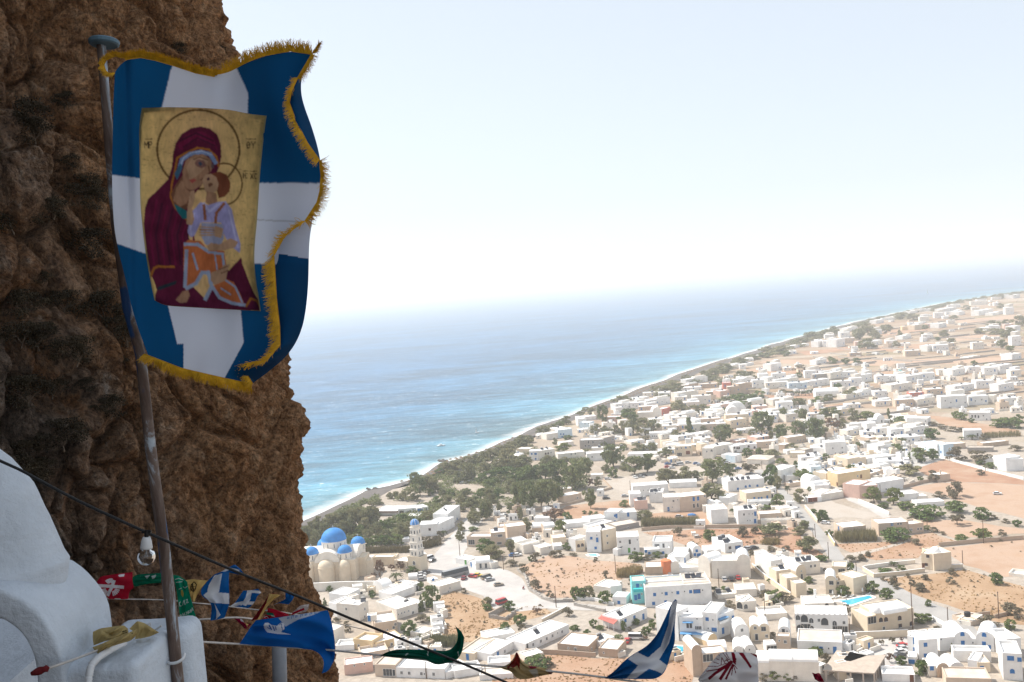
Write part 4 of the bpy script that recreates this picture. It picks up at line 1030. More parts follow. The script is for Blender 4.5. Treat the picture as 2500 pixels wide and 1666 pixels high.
H_('white and green shop with a low round roof on the plaza', C3, (75, 800, 265, 835, 85, 6, 'w', 'f', 'g@215,775'))
H_('low white slab roof beside the plane tree', C3, (870, 560, 1110, 520, 60, 9, 'w'))
H_('small white house with a stepped roof beyond the beige block', C3, (1200, 240, 1420, 235, 92, 6, 'w', 'f', 's@1393,222'))
H_('long white low house beyond the round green tree', C3, (1640, 300, 2010, 262, 70, 8, 'w', 'f'), (1960, 245, 2230, 208, 75, 8, 'w'))
H_('pale house with a parapet above the cream terraces', C3, (2040, 330, 2330, 250, 60, 7, 'w', 'P'))
H_('white two-storey house with brown shutters beside the shady street', C2, (1680, 412, 1928, 396, 168, 8, 'w', 'f', 'n@1815,312'), (1930, 395, 2175, 275, 150, 8, 'w', 'f', 's@2000,300'), (2085, 275, 2260, 140, 185, 8, 'w', 'f', 's@2170,120 b@2210,190'), solars=((.4, .5),))
h = HOUSES[-1]; h.slab('porch_roof', 1945, 2160, 320, None, 3.2, AWN, .15)
H_('low white beach restaurant with a brown timber front', C2, (1080, 108, 1372, 108, 88, 9, 'w', 'f', ''), (1372, 115, 1612, 98, 98, 8, 'w', 'f', 'n@1397,58 n@1428,58 k@1505,55 k@1590,60'), (1640, 105, 1800, 75, 98, 8, 'w', 'f', 'b@1648,33 b@1675,33 b@1702,33'))
h = HOUSES[-1]
a, b = gp(*C2(1080, 108)), gp(*C2(1372, 108)); e, n, w = facing(a, b)
fb = MB(); fb.box(0, -2.0, 2.1, w, -.01, 2.75); fb.box(0, -2.2, 2.76, w, -.01, 2.9, 1)
h.part('timber_front', fb, [BROWNP, ROOFW], Matrix(((e.x, n.x, 0, a.x), (e.y, n.y, 0, a.y), (0, 0, 1, 0), (0, 0, 0, 1))))
H_('tiny white hut among the garden bushes behind the bell tower', C2, (1505, 178, 1665, 172, 62, 6, 'w'))
H_('small white hut right behind the bell tower', C2, (1430, 500, 1530, 488, 50, 4, 'w'))
H_('white parish room at the foot of the bell tower', C2, (1310, 880, 1500, 905, 135, 6, 'c', 'f', 's@1500,855', dict(roofc=ROOFW)), (1000, 830, 1300, 830, 130, 4, 'c'))
H_('white roofed kiosk where cars wait beside the bell tower', C2, (1700, 760, 1790, 745, 70, 6, 'w'))
H_('small white domed oven-like chapel by the parked cars', C2, (1512, 1035, 1640, 1025, 30, 4, 'w', 'u'))
# ---------------------------------------------------------------- middle distance
H_('long grey-beige house with six dark openings behind the eucalyptus', G5, (918, 568, 1262, 552, 125, 9, 'g', 'f', 'k@968,455 D@1037,470 D@1102,470 k@1147,472 k@1202,472 A@995,522 O@1045,522 k@1090,522', dict(roofc=ROOFW)), (1262, 540, 1420, 505, 130, 9, 'g', 'f', 'k@1290,455 O@1385,432', dict(roofc=ROOFG)))
H_('white villa with a big blue arch and dark arched windows', G5, (195, 735, 325, 728, 135, 8, 'w', 'f', 'b@225,637 B@280,637 a@280,708'), (328, 728, 560, 690, 130, 8, 'm', 'f', 'N@425,635 N@460,630 k@500,617'), solars=((.4, .5), (.7, .5)))
H_('white house with a blank side wall left of the eucalyptus', G5, (605, 740, 990, 700, 100, 8, 'm', 'f', 'k@790,640 k@850,632'))
H_('low cream house with a flat roof beside the beach trees', G5, (10, 640, 190, 642, 75, 8, 'c', 'f', 's@112,600'))
H_('small cream house facing the dark bush near the beach', G5, (640, 545, 830, 522, 68, 7, 'm', 'f', ''))
H_('pale grey house with blue arcades close to the shore', G5, (605, 415, 810, 392, 118, 8, 'a', 'f', 'b@640,355 b@680,355 b@720,375 a@660,390'), (440, 440, 605, 415, 85, 9, 'm', 'f'))
H_('pale blue-white two-storey house near the water', G5, (910, 280, 1062, 282, 95, 8, 'a', 'f', 'k@988,205 k@1040,203 k@980,262 k@1035,262'))
H_('flat white restaurant roof above the shore house', G5, (880, 170, 1150, 145, 55, 9, 'w', 'f', ''))
H_('pinkish white house behind the green tree near the shore', G5, (1282, 195, 1482, 192, 85, 8, 'p', 'f', 'k@1347,147 k@1395,145'))
H_('big plain cream building with a low vault near the shore', G5, (1740, 160, 1965, 150, 115, 9, 'm', 'f', ''), (1965, 150, 2092, 140, 120, 9, 'm', 'v'))
H_('bright red house beside the big plain cream building', G5, (2092, 108, 2222, 78, 112, 8, 'r', 'f', 'D@2115,60'))
H_('white house with five arched windows in a row behind the tamarisks', G5, (1915, 425, 2230, 408, 85, 8, 'w', 'f', 'k@1955,382 k@1982,382 k@2010,384 k@2040,386 O@2160,382'))
H_('broad low white rooftop behind the two eucalyptus trees', G5, (1600, 700, 2050, 690, 62, 9, 'w', 'f', ''))
H_('white house with a stepped roof left of the eucalyptus', G5, (1020, 745, 1290, 725, 112, 8, 'w', 'f', 'k@1090,680'), (1085, 610, 1310, 598, 55, 6, 'm'), solars=((.5, .5),))
H_('white house with a single dark arch beside an olive tree', G5, (1808, 588, 2025, 580, 75, 7, 'w', 'f', 'A@1830,555'))
H_('small white garden house with a blue door under the eucalyptus', G5, (1075, 1010, 1250, 1000, 70, 6, 'm', 'f', ''), (1160, 1245, 1240, 1245, 90, 4, 'w', 'f', 'k@1205,1190'))
H_('low stone-walled shed under the big eucalyptus row', G5, (690, 1340, 940, 1290, 95, 8, 'b', 'f', 'k@880,1265', dict(roofc=ROOFW)), (640, 1200, 800, 1190, 60, 7, 'b', 'f', '', dict(roofc=ROOFW)))
H_('two-storey cream house with a red shop front', G6, (170, 675, 405, 668, 145, 10, 'c', 'f', 'k@195,565 k@255,553 b@320,547 k@380,530 p@350,620 L@230,645', dict(roofc=ROOFW)), (405, 600, 530, 590, 90, 8, 'c', 'f', 'O@465,520', dict(roofc=ROOFW)), (5, 610, 165, 620, 110, 9, 'm', 'f', 'k@40,545 k@100,548'))
H_('white house with a yellow stair beside the parked cars', G6, (560, 705, 715, 705, 150, 9, 'm', 'f', 'k@620,602 k@690,592 N@752,590'), (740, 655, 1000, 600, 120, 9, 'm', 'f', 'k@868,573'), solars=((.4, .5),))
H_('square white house with pale blue doors at the road fork', G6, (830, 748, 1030, 768, 105, 7, 'w', 'f', 'd@905,712 d@970,708'), (1030, 768, 1120, 740, 105, 7, 'a', 'f', 'd@1045,715'))
H_('white house with three dark arched openings beside cypress', G6, (1000, 630, 1205, 595, 100, 8, 'w', 'f', 'N@1017,548 N@1055,553 N@1083,553 O@1030,600'), (1190, 570, 1340, 560, 70, 7, 'w', 'f', 'N@1220,530 N@1305,545'))
H_('wide low taverna roof ringed by a dark green hedge', G6, (1195, 780, 1500, 790, 70, 13, 'm', 'h', '', dict(roofc=ROOFG)))
H_('long beige house with a brown end wall and dark windows', G6, (1605, 580, 1740, 590, 82, 9, 't', 'f', ''), (1780, 500, 2045, 460, 95, 8, 'b', 'f', 'k@1925,440 k@1965,440 k@2010,435'), (1340, 560, 1600, 545, 95, 8, 'b', 'f', 'k@1480,500 k@1525,500'))
H_('cream house joined to a taupe block without windows', G6, (1808, 695, 2030, 692, 75, 8, 'c', 'f', 's@1832,668 s@1912,668', dict(roofc=ROOFW)), (2030, 665, 2145, 640, 85, 8, 'g', 'f', '', dict(roofc=ROOFG)))
H_('white row house with blue windows above the road bend', G6, (930, 1180, 1450, 1130, 150, 11, 'w', 'f', 'b@1065,1138 a@1178,1105 a@1235,1095 b@1345,1093'), solars=((.15, .2), (.3, .2), (.45, .2), (.6, .2)))
H_('cream and white house with blue doors and a veranda', G6, (1190, 1330, 1545, 1290, 130, 9, 'c', 'f', 'd@1302,1287 b@1365,1275 b@1405,1270 d@1487,1262', dict(roofc=ROOFW)), (1210, 1400, 1570, 1390, 80, 5, 'w', 'P', 'a@1420,1370 N@1525,1385'))
H_('white twin-peaked tower house with a beige lower wall', G6, (620, 1560, 690, 1640, 200, 8, 'w'), (685, 1610, 905, 1600, 200, 8, 'b', 'f', 'd@765,1475 s@708,1540 s@775,1540', dict(roofc=ROOFW)), (640, 1440, 770, 1430, 60, 5, 'w', 'v', 'k@702,1385', dict(z0=0)), (770, 1430, 860, 1420, 60, 5, 'w', 'v', 'k@798,1382', dict(z0=0)))
H_('white cube house with small dark windows beside the palm', G6, (1075, 1660, 1350, 1640, 215, 9, 'w', 'f', 'k@1152,1505 s@1225,1497 s@1275,1495 d@1315,1495 d@1312,1600 s@1205,1590 s@1240,1590'), solars=((.5, .4), (.75, .4)))
H_('low pinkish house with a wide white roof behind its garden wall', G6, (1390, 1590, 1700, 1570, 90, 7, 'b', 'f', 'k@1635,1550', dict(roofc=ROOFW)), (1400, 1650, 1860, 1640, 60, 4, 'm', 'P'), (1680, 1510, 1850, 1490, 90, 6, 'm'))
H_('white apartment block with dark doors above the orange plot', G6, (0, 1475, 250, 1465, 215, 10, 'm', 'f', 'k@142,1312 s@203,1295 s@60,1430 s@125,1400 d@70,1430'), (250, 1470, 625, 1430, 215, 11, 'b', 'f', 'd@432,1285 d@495,1278 k@590,1240 D@435,1380 D@490,1372', dict(roofc=ROOFW)), (85, 1130, 480, 1115, 80, 9, 'w'), (-200, 1340, 0, 1335, 150, 10, 'w', 'f', 's@-120,1160'), solars=((.2, .2), (.45, .3), (.7, .5)))
H_('white stepped house left of the white apartment block', G5, (1680, 1250, 2190, 1215, 150, 9, 'w', 'f', 's@1825,1158 s@1890,1155 s@1950,1155'), (1640, 1400, 1800, 1390, 190, 8, 'w', 'f'), (1700, 1440, 1890, 1430, 130, 6, 'p', 'f'), solars=((.4, .5), (.55, .5), (.8, .5)))
H_('blank white annex with a flat roof below the white row house', G6, (800, 1370, 950, 1375, 110, 6, 'w'), (950, 1370, 1070, 1320, 110, 6, 'w'))
H_('white house with a balcony beside the dark pines on the road', G6, (1690, 1060, 1900, 990, 190, 9, 'w', 'f', 'D@1790,985 s@1720,1040'), (1755, 1060, 1940, 1050, 110, 5, 'w', 'P'), (1800, 1120, 1990, 1090, 60, 5, 'b', 'f', '', dict(roofc=ROOFW)), solars=((.3, .4),))
H_('white vaulted chapel-like house above the road', G6, (2090, 1160, 2170, 1180, 80, 6, 'w', 'v'), (2170, 1190, 2380, 1180, 100, 7, 'w', 'f'))
H_('low white house with a red striped veranda by the road', G6, (2060, 1340, 2270, 1320, 70, 6, 'w', 'f', 'p@2110,1320 p@2170,1318'), (2270, 1300, 2420, 1240, 95, 7, 'm'))
h = HOUSES[-1]
H_('white three-storey tower house with scattered dark windows', G7, (162, 505, 395, 492, 140, 8, 'w', 'f', 'k@240,428 k@345,422 k@270,485 k@348,475'), (20, 490, 160, 500, 70, 8, 'w'), solars=((.5, .5),))
H_('peach house with two blue arched windows', G7, (410, 640, 612, 618, 95, 9, 'c', 'f', 'a@470,602 a@550,588', dict(roofc=ROOFW)), (258, 610, 408, 640, 95, 9, 'c', 'f', 'k@320,577 k@340,577', dict(roofc=ROOFW)))
H_('long white house with a hedge behind the peach house', G7, (620, 612, 915, 575, 72, 9, 'w', 'f'), (610, 540, 800, 520, 50, 7, 'w'))
H_('tall cream house with a blue gate beside the pink house', G7, (172, 825, 415, 762, 118, 9, 'c', 'f', 's@180,775', dict(roofc=ROOFW)), solars=((.3, .5), (.6, .5)))
H_('long yellow-cream house with a telegraph pole in front', G7, (300, 862, 660, 805, 148, 9, 'y', 'f', 'k@515,735 e@553,740 L:e@303,830', dict(roofc=ROOFW)), (660, 795, 800, 748, 85, 8, 'b', 'f', '', dict(roofc=ROOFW)), solars=((.4, .4), (.5, .4)))
H_('pink house with arched openings and an orange stair', G7, (540, 985, 655, 935, 150, 9, 'p', 'f', 'N@555,965 N@585,900', dict(roofc=ROOFW)), (490, 940, 540, 985, 140, 9, 'p'), (655, 935, 1030, 872, 112, 9, 'w', 'f', 'k@830,880'))
H_('white shed-like house behind the bright green trees', G7, (970, 1015, 1195, 995, 75, 8, 'w', 'f', ''), (1180, 1000, 1290, 990, 40, 6, 'm'))
H_('low white canopy house beside the big dark bush', G7, (1170, 1082, 1475, 1062, 52, 7, 'w', 'f', ''), (1060, 1190, 1100, 1195, 40, 6, 'm'))
h = H_('lone stone-white hut with a chimney at the red field corner', G7, (1402, 803, 1540, 785, 78, 7, 'b', 'f', '', dict(roofc=ROOFW)))
cb = MB(); P0, e, n, w, d, H = h.last; cb.box(w * .42, d * .3, -.3, w * .42 + .7, d * .3 + .7, 2.0); h.part('chimney', cb, BEIGE, h.frame())
H_('white low house with a curved wall at the village edge', G7, (112, 1012, 362, 972, 72, 7, 'm', 'f', ''), (0, 960, 100, 985, 60, 7, 'w'))
H_('white two-storey house with a roof rail beside the orange strip', G7, (1062, 185, 1292, 190, 92, 9, 'w', 'f', 'k@1135,148 k@1265,128 k@1270,178'), (868, 130, 1060, 180, 80, 9, 'w', 'f', 'N@895,65 N@950,80'))
H_('small white house alone in front of the reed strip', G7, (1690, 335, 1890, 332, 105, 8, 'w', 'f', 'D@1840,278 k@1780,300'))
H_('white hotel with a row of dark openings behind the orange strip', G7, (1745, 125, 1980, 125, 92, 9, 'w', 'f', 'D@1780,75 D@1815,75 D@1850,80 k@1905,68 k@1940,108'))
H_('small tan block left of the blue and white stripes', G7, (1468, 520, 1520, 515, 115, 5, 't', 'f'), (1520, 445, 1710, 432, 62, 7, 'b', 'f', '', dict(roofc=ROOFW)))
H_('row of pale blue and white striped rooms facing the red field', G7, (1240, 470, 1320, 495, 120, 7, 'a', 'f', 'k@1265,420'), (1320, 495, 1400, 515, 130, 7, 'w', 'f', 'b@1350,440'), (1400, 510, 1468, 525, 135, 7, 'a', 'f', 'b@1435,470'), (1140, 430, 1240, 460, 70, 7, 'w'))
H_('long low tan wall-house beyond the vineyard', G7, (1900, 422, 2185, 392, 48, 6, 't', 'f', '', dict(roofc=ROOFW)), (1730, 470, 2020, 470, 50, 6, 'g', 'f', '', dict(roofc=ROOFG)))
H_('white house with dark windows at the right edge behind its road wall', G7, (2160, 685, 2320, 660, 150, 9, 'w', 'f', 'k@2190,642 k@2240,640'), (2070, 640, 2160, 685, 130, 9, 'w'), (1895, 600, 2070, 590, 50, 7, 'w'))
H_('white house with blue windows behind the telegraph poles', G7, (420, 240, 560, 225, 75, 8, 'w', 'f', 'k@470,208'), (590, 220, 720, 205, 70, 7, 'w', 'f', 'k@650,198'))
H_('white gabled house with one blue window', G7, (730, 190, 815, 185, 90, 8, 'w', 'v', 'D@782,130'), (620, 190, 730, 190, 80, 8, 'w'))

# rows of plainer houses in the middle distance: (x, foot y, width, height) in crop pixels, colour
def row(phrase, crop, items, depth=8):
    items = sorted(items, key=lambda t: t[0])
    cn = dict(w='white', m='warm white', c='cream', y='yellow-cream', b='beige', t='sandy', p='pinkish', r='reddish', g='grey', a='pale blue', o='orange', q='turquoise', n='concrete')
    for i, it in enumerate(items):
        x, y, w, hgt, col = it[:5]; roof = it[5] if len(it) > 5 else 'f'
        tilt = it[6] if len(it) > 6 else (-.06 if i % 3 else -.16)
        kind = ' vaulted' if roof in 'uv' else ''
        lab = f"{cn[col]}{kind} house, {ORD[i]} from left {phrase}"
        h = House(lab, crop)
        k = 'kbkkdk'
        sz = w * crop.k
        n_ = int(max(0, min(4, sz / 9)))
        ws = ' '.join(f"{k[(i + j) % 6]}@{x - w/2 + w*(j+.5+.15*((i*7+j*5)%3-1))/max(1,n_):.0f},{y - hgt*(.45 if j % 2 else .6):.0f}" for j in range(n_))
        h.block(x - w/2, y - tilt * w / 2 , x + w/2, y + tilt * w / 2, hgt, depth + (i * 5 % 4), col, roof, ws)
        if sz > 20 and i % 2 == 0:
            h.block(x - w*.1, y - tilt*w*.3 - hgt*.2, x + w*.42, y - hgt*.32, hgt * 1.25, depth * .6, 'w' if col != 'w' else 'm', 'f', '')
        if sz > 16 and i % 2: solar(h, .6, .5)
row('in the jumble behind the tower house', G7, [(480, 280, 150, 60, 'm'), (640, 300, 130, 55, 'w'), (800, 285, 160, 80, 'w'), (960, 320, 150, 105, 'w'), (1060, 270, 130, 70, 'm'), (1180, 275, 160, 85, 'w'), (1110, 385, 200, 85, 'w'), (820, 355, 150, 50, 'c'), (920, 355, 100, 50, 'w'), (1260, 245, 90, 60, 'm'), (700, 345, 120, 40, 'b'), (680, 420, 190, 50, 'w'), (830, 470, 180, 80, 'w'), (1020, 480, 110, 50, 'm')])
row('in the rows around the peach house', G7, [(60, 560, 100, 60, 'w'), (95, 690, 120, 70, 'w'), (60, 720, 110, 90, 'a'), (880, 640, 270, 70, 'w'), (780, 690, 200, 60, 'm'), (880, 720, 90, 60, 'w'), (560, 690, 130, 60, 'w'), (1060, 660, 100, 45, 'm'), (50, 880, 130, 75, 'w', 'v'), (160, 880, 120, 60, 'w')])
row('above the road bend', G6, [(2080, 770, 210, 90, 'w'), (2250, 740, 170, 60, 'w'), (2180, 900, 190, 130, 'w'), (2010, 860, 130, 70, 'a'), (2310, 960, 80, 70, 'm'), (2230, 620, 170, 80, 'w'), (1450, 430, 220, 45, 'p'), (1130, 480, 150, 40, 'p'), (1260, 560, 150, 60, 'w'), (2200, 480, 200, 50, 'w'), (1420, 540, 90, 70, 'c')])
row('in the rows left of the eucalyptus', G6, [(40, 420, 130, 70, 'm'), (330, 430, 240, 60, 'w'), (600, 400, 200, 60, 'w'), (250, 290, 300, 60, 'b'), (90, 320, 200, 90, 'm'), (470, 340, 170, 130, 'm'), (640, 320, 230, 110, 'b'), (820, 290, 160, 90, 'm'), (1080, 260, 230, 120, 'c'), (1200, 340, 250, 50, 'w'), (560, 470, 240, 60, 'm')])
row('in the rows behind the tall conifer', G6, [(230, 190, 220, 80, 'm'), (420, 130, 180, 60, 'w'), (590, 90, 110, 60, 'w'), (790, 100, 190, 70, 'w'), (420, 200, 200, 60, 'w'), (700, 190, 230, 60, 'w'), (1000, 110, 170, 70, 'w', 'v'), (1180, 110, 180, 70, 'w'), (1350, 60, 140, 50, 'p'), (1490, 110, 210, 80, 'w'), (1560, 190, 160, 110, 'w'), (1860, 170, 200, 110, 'm'), (2180, 120, 240, 60, 'm'), (60, 150, 110, 50, 'm')])
row('in the quarter nearest the shore', G5, [(640, 330, 180, 60, 'm'), (1750, 490, 200, 40, 'm'), (2130, 290, 240, 90, 'm'), (2280, 160, 150, 90, 'w'), (2270, 290, 140, 60, 'w'), (2000, 210, 200, 70, 'm'), (980, 330, 200, 40, 'm'), (60, 720, 130, 60, 'm'), (60, 640, 120, 40, 'w'), (350, 420, 140, 50, 'm'), (1500, 590, 170, 40, 'm'), (2240, 640, 210, 70, 'w'), (2260, 760, 150, 50, 'c')])
row('along the sandy shore road', G8, [(90, 940, 150, 60, 'w'), (230, 935, 150, 60, 'w'), (250, 870, 170, 40, 'w'), (430, 900, 210, 60, 'w'), (180, 890, 120, 40, 'm'), (350, 820, 150, 40, 'm'), (480, 830, 110, 50, 'w'), (700, 850, 190, 80, 'm'), (840, 900, 180, 90, 'm'), (740, 930, 160, 60, 'm'), (330, 980, 190, 70, 'b'), (640, 870, 120, 50, 'm'), (790, 690, 210, 50, 'w'), (740, 760, 190, 30, 'w')])
row('in the brown ruined block', G8, [(900, 735, 180, 40, 't'), (730, 740, 150, 40, 't'), (1080, 760, 80, 75, 'r'), (1150, 800, 130, 80, 't'), (960, 820, 160, 50, 't'), (1240, 790, 90, 100, 't'), (1290, 740, 80, 60, 't'), (1060, 820, 90, 60, 'p')], 7)
row('behind the palm grove', G8, [(1250, 690, 190, 45, 'w'), (1380, 740, 110, 80, 'w'), (1430, 680, 90, 80, 'w'), (1580, 670, 130, 75, 'w'), (1500, 690, 60, 60, 'w'), (1700, 700, 130, 60, 'm'), (1560, 740, 220, 60, 'm'), (1760, 745, 180, 60, 'a'), (1880, 640, 110, 70, 'w'), (2000, 660, 200, 60, 'g'), (1950, 720, 220, 60, 'w'), (2130, 650, 120, 70, 'm'), (2230, 640, 170, 60, 'w'), (2180, 730, 190, 60, 'w'), (2320, 720, 110, 80, 'w'), (2040, 830, 220, 50, 'w', 'u'), (2290, 840, 140, 50, 'm')])
row('around the distant green thicket', G8, [(1060, 960, 190, 70, 'p'), (1330, 920, 210, 60, 'm'), (1620, 890, 200, 60, 'm'), (1640, 960, 150, 90, 'w'), (1400, 960, 140, 50, 'p'), (1520, 1040, 140, 70, 'w'), (1720, 1040, 120, 70, 'w'), (2190, 1000, 130, 60, 'c'), (2290, 930, 150, 40, 'm'), (700, 1040, 180, 60, 'm'), (960, 1000, 160, 60, 'm'), (1180, 990, 170, 40, 'w', 'v'), (900, 1090, 220, 60, 'b'), (1180, 1090, 220, 100, 'c')])
row('scattered on the open farmland', G8, [(1160, 550, 100, 35, 'm'), (1230, 555, 60, 45, 'w'), (1420, 440, 110, 20, 'w'), (1290, 480, 90, 25, 'w'), (1300, 520, 70, 25, 'w'), (1550, 570, 100, 70, 'w'), (1690, 415, 110, 30, 'w'), (1490, 410, 80, 20, 'w'), (1980, 510, 90, 45, 'w'), (1920, 410, 70, 20, 'w'), (2300, 430, 110, 25, 't'), (1780, 345, 170, 25, 'w'), (1960, 335, 70, 60, 'w'), (2060, 340, 130, 60, 'w'), (2160, 335, 90, 55, 'w'), (2060, 265, 90, 40, 'w'), (2200, 245, 100, 50, 'w'), (1660, 570, 80, 30, 'm')], 10)
row('on the farmland beyond the slide', G1, [(390, 920, 280, 0, 'w')][:0] + [(1080, 1460, 180, 65, 'b'), (1400, 1400, 180, 70, 'w'), (1290, 1400, 90, 70, 'w'), (1830, 1380, 130, 80, 'm'), (1780, 1480, 140, 20, 'w'), (1500, 1360, 150, 50, 'b'), (2270, 1340, 110, 110, 'w'), (2270, 1500, 110, 70, 'w'), (40, 1550, 90, 55, 'w'), (420, 1460, 140, 40, 't'), (820, 1340, 100, 60, 'w'), (980, 1340, 140, 30, 'w'), (1010, 1260, 100, 40, 'w'), (1250, 1250, 120, 40, 'w'), (660, 1330, 130, 50, 'w'), (460, 1340, 90, 50, 'p')], 10)
row('on the far hazy plain', G1, [(150, 1350, 130, 70, 'w'), (250, 1350, 100, 90, 'w'), (30, 1350, 80, 70, 'w'), (350, 1310, 130, 60, 'b'), (300, 1245, 110, 60, 'w'), (660, 1210, 130, 55, 'w'), (470, 1190, 80, 40, 'w'), (130, 1240, 90, 40, 'w'), (380, 1170, 130, 40, 'w'), (700, 1080, 90, 40, 'w'), (790, 1045, 150, 25, 'w'), (1000, 1160, 90, 45, 'y'), (1150, 1150, 110, 55, 'c'), (1300, 1130, 130, 45, 'p'), (1420, 1130, 90, 50, 'w'), (1520, 1090, 80, 45, 'm'), (1380, 1020, 110, 60, 'w'), (1500, 990, 90, 40, 'w'), (1600, 980, 100, 40, 'w')], 12)
row('in the farthest houses under the coast', G1, [(1640, 985, 70, 40, 'w'), (1920, 980, 170, 55, 'w'), (2070, 980, 150, 30, 'w'), (2190, 980, 100, 80, 'w'), (1460, 1030, 70, 30, 'w'), (1110, 960, 130, 25, 'w'), (1230, 945, 150, 30, 'w'), (1550, 900, 150, 30, 'w'), (1500, 945, 160, 40, 'w'), (1840, 870, 200, 45, 'm'), (1800, 930, 90, 30, 'm'), (2040, 880, 60, 35, 'w'), (1560, 850, 80, 15, 'w'), (2150, 790, 80, 40, 'w'), (2270, 790, 80, 40, 'w'), (2040, 810, 110, 30, 'm')], 14)
row('in the far cluster by the edge', G1, [(2010, 1160, 140, 50, 'w'), (2180, 1150, 100, 60, 'p'), (2280, 1170, 70, 60, 'w'), (1950, 1170, 60, 40, 'w'), (1210, 1060, 110, 55, 'm'), (940, 1020, 150, 30, 'm'), (1080, 1100, 100, 25, 'w')], 12)
def coast_fill():
    """the right-hand quarter between the village and the far farms"""
    row('right of the water slide', Crop(2100, 860, .17), [(80, 430, 200, 110, 'w'), (330, 440, 190, 100, 'w'), (560, 420, 240, 90, 'w'), (780, 430, 230, 100, 'w'), (980, 410, 190, 110, 'w'), (1230, 330, 200, 80, 'm'), (1420, 330, 180, 90, 'w'), (1650, 300, 190, 90, 'w'), (1880, 330, 190, 110, 'w'), (2100, 300, 180, 120, 'w'), (2240, 360, 150, 100, 'm')], 9)
    row('right of the palm grove', Crop(2100, 860, .17), [(60, 640, 230, 80, 'w'), (300, 650, 180, 90, 'w'), (600, 560, 300, 110, 'm'), (820, 640, 200, 60, 'r'), (1080, 620, 240, 90, 'b'), (1500, 560, 280, 90, 'w'), (1800, 520, 260, 110, 'w'), (2100, 560, 220, 110, 'w'), (340, 780, 240, 80, 'm'), (640, 790, 260, 110, 'b'), (950, 760, 260, 100, 'm'), (1350, 800, 380, 170, 'w'), (1700, 760, 280, 130, 'w'), (2160, 760, 240, 100, 'w')], 9)
coast_fill()
# ---- packed small buildings, yards and field walls beyond the houses that stand out
FOOT = [(Vector((h.P0.x, h.P0.y, 0)) , max(h.w, h.d) * .75 + 3) for h in HOUSES]
def proj(P):
    d = P - EYE; z = d.dot(_fwd); return CX + FPX * d.dot(_rtc) / z, CY - FPX * d.dot(_upc) / z
NOGO = [[(2214,1133),(2298,1120),(2560,1190),(2560,1280),(2400,1243),(2219,1192)], [(2262,1015),(2311,1018),(2560,1060),(2560,1080),(2400,1060),(2300,1037)], [(1840,1150),(1885,1140),(1970,1240),(2080,1378),(2062,1402),(1936,1244)],
        [(1476,1170),(1560,1158),(1800,1128),(1800,1150),(1626,1180),(1536,1206)], [(1330,1262),(1384,1236),(1539,1219),(1540,1238),(1400,1268)], [(2150,1180),(2560,1260),(2560,1500),(2150,1440),(2000,1340)], [(1270,1360),(1580,1360),(1580,1440),(1390,1470),(1270,1400)]]
def free(P, r):
    x, y = proj(P)
    for poly in NOGO:
        c = False
        for i in range(len(poly)):
            a, b = poly[i], poly[i-1]
            if (a[1] > y) != (b[1] > y) and x < (b[0]-a[0])*(y-a[1])/(b[1]-a[1]) + a[0]: c = not c
        if c: return False
    return all((P - q).length > rr + r for q, rr in FOOT)
rq = random.Random(21)
ZONES = [ # (pixel polygon, how many, how large)
    ([(1400,1030),(1640,950),(1800,930),(2060,960),(2060,1100),(1700,1120),(1480,1140)], 150, (3, 7.5)), ([(2040,1060),(2240,1020),(2260,1120),(2180,1180),(2060,1210),(1960,1180)], 110, (3, 8)),
    ([(1640,950),(1860,900),(2120,890),(2490,900),(2490,1010),(2240,1010),(1900,960)], 105, (3.5, 8.5)), ([(1900,860),(2100,800),(2491,720),(2491,880),(2100,885)], 60, (4, 10)),
    ([(1720,1180),(1900,1160),(1980,1290),(1800,1290),(1700,1290)], 26, (2.5, 5)), ([(1560,1360),(1960,1360),(2100,1480),(2150,1660),(1600,1640)], 46, (2, 4.5)), ([(860,1420),(1090,1440),(1090,1600),(870,1620)], 26, (2, 4.5)), ([(1180,1240),(1420,1240),(1420,1350),(1240,1360)], 24, (2, 5))]
def in_px(x, y, poly):
    c = False
    for i in range(len(poly)):
        a, b = poly[i], poly[i-1]
        if (a[1] > y) != (b[1] > y) and x < (b[0]-a[0])*(y-a[1])/(b[1]-a[1]) + a[0]: c = not c
    return c
pk, pw = MB(), MB()
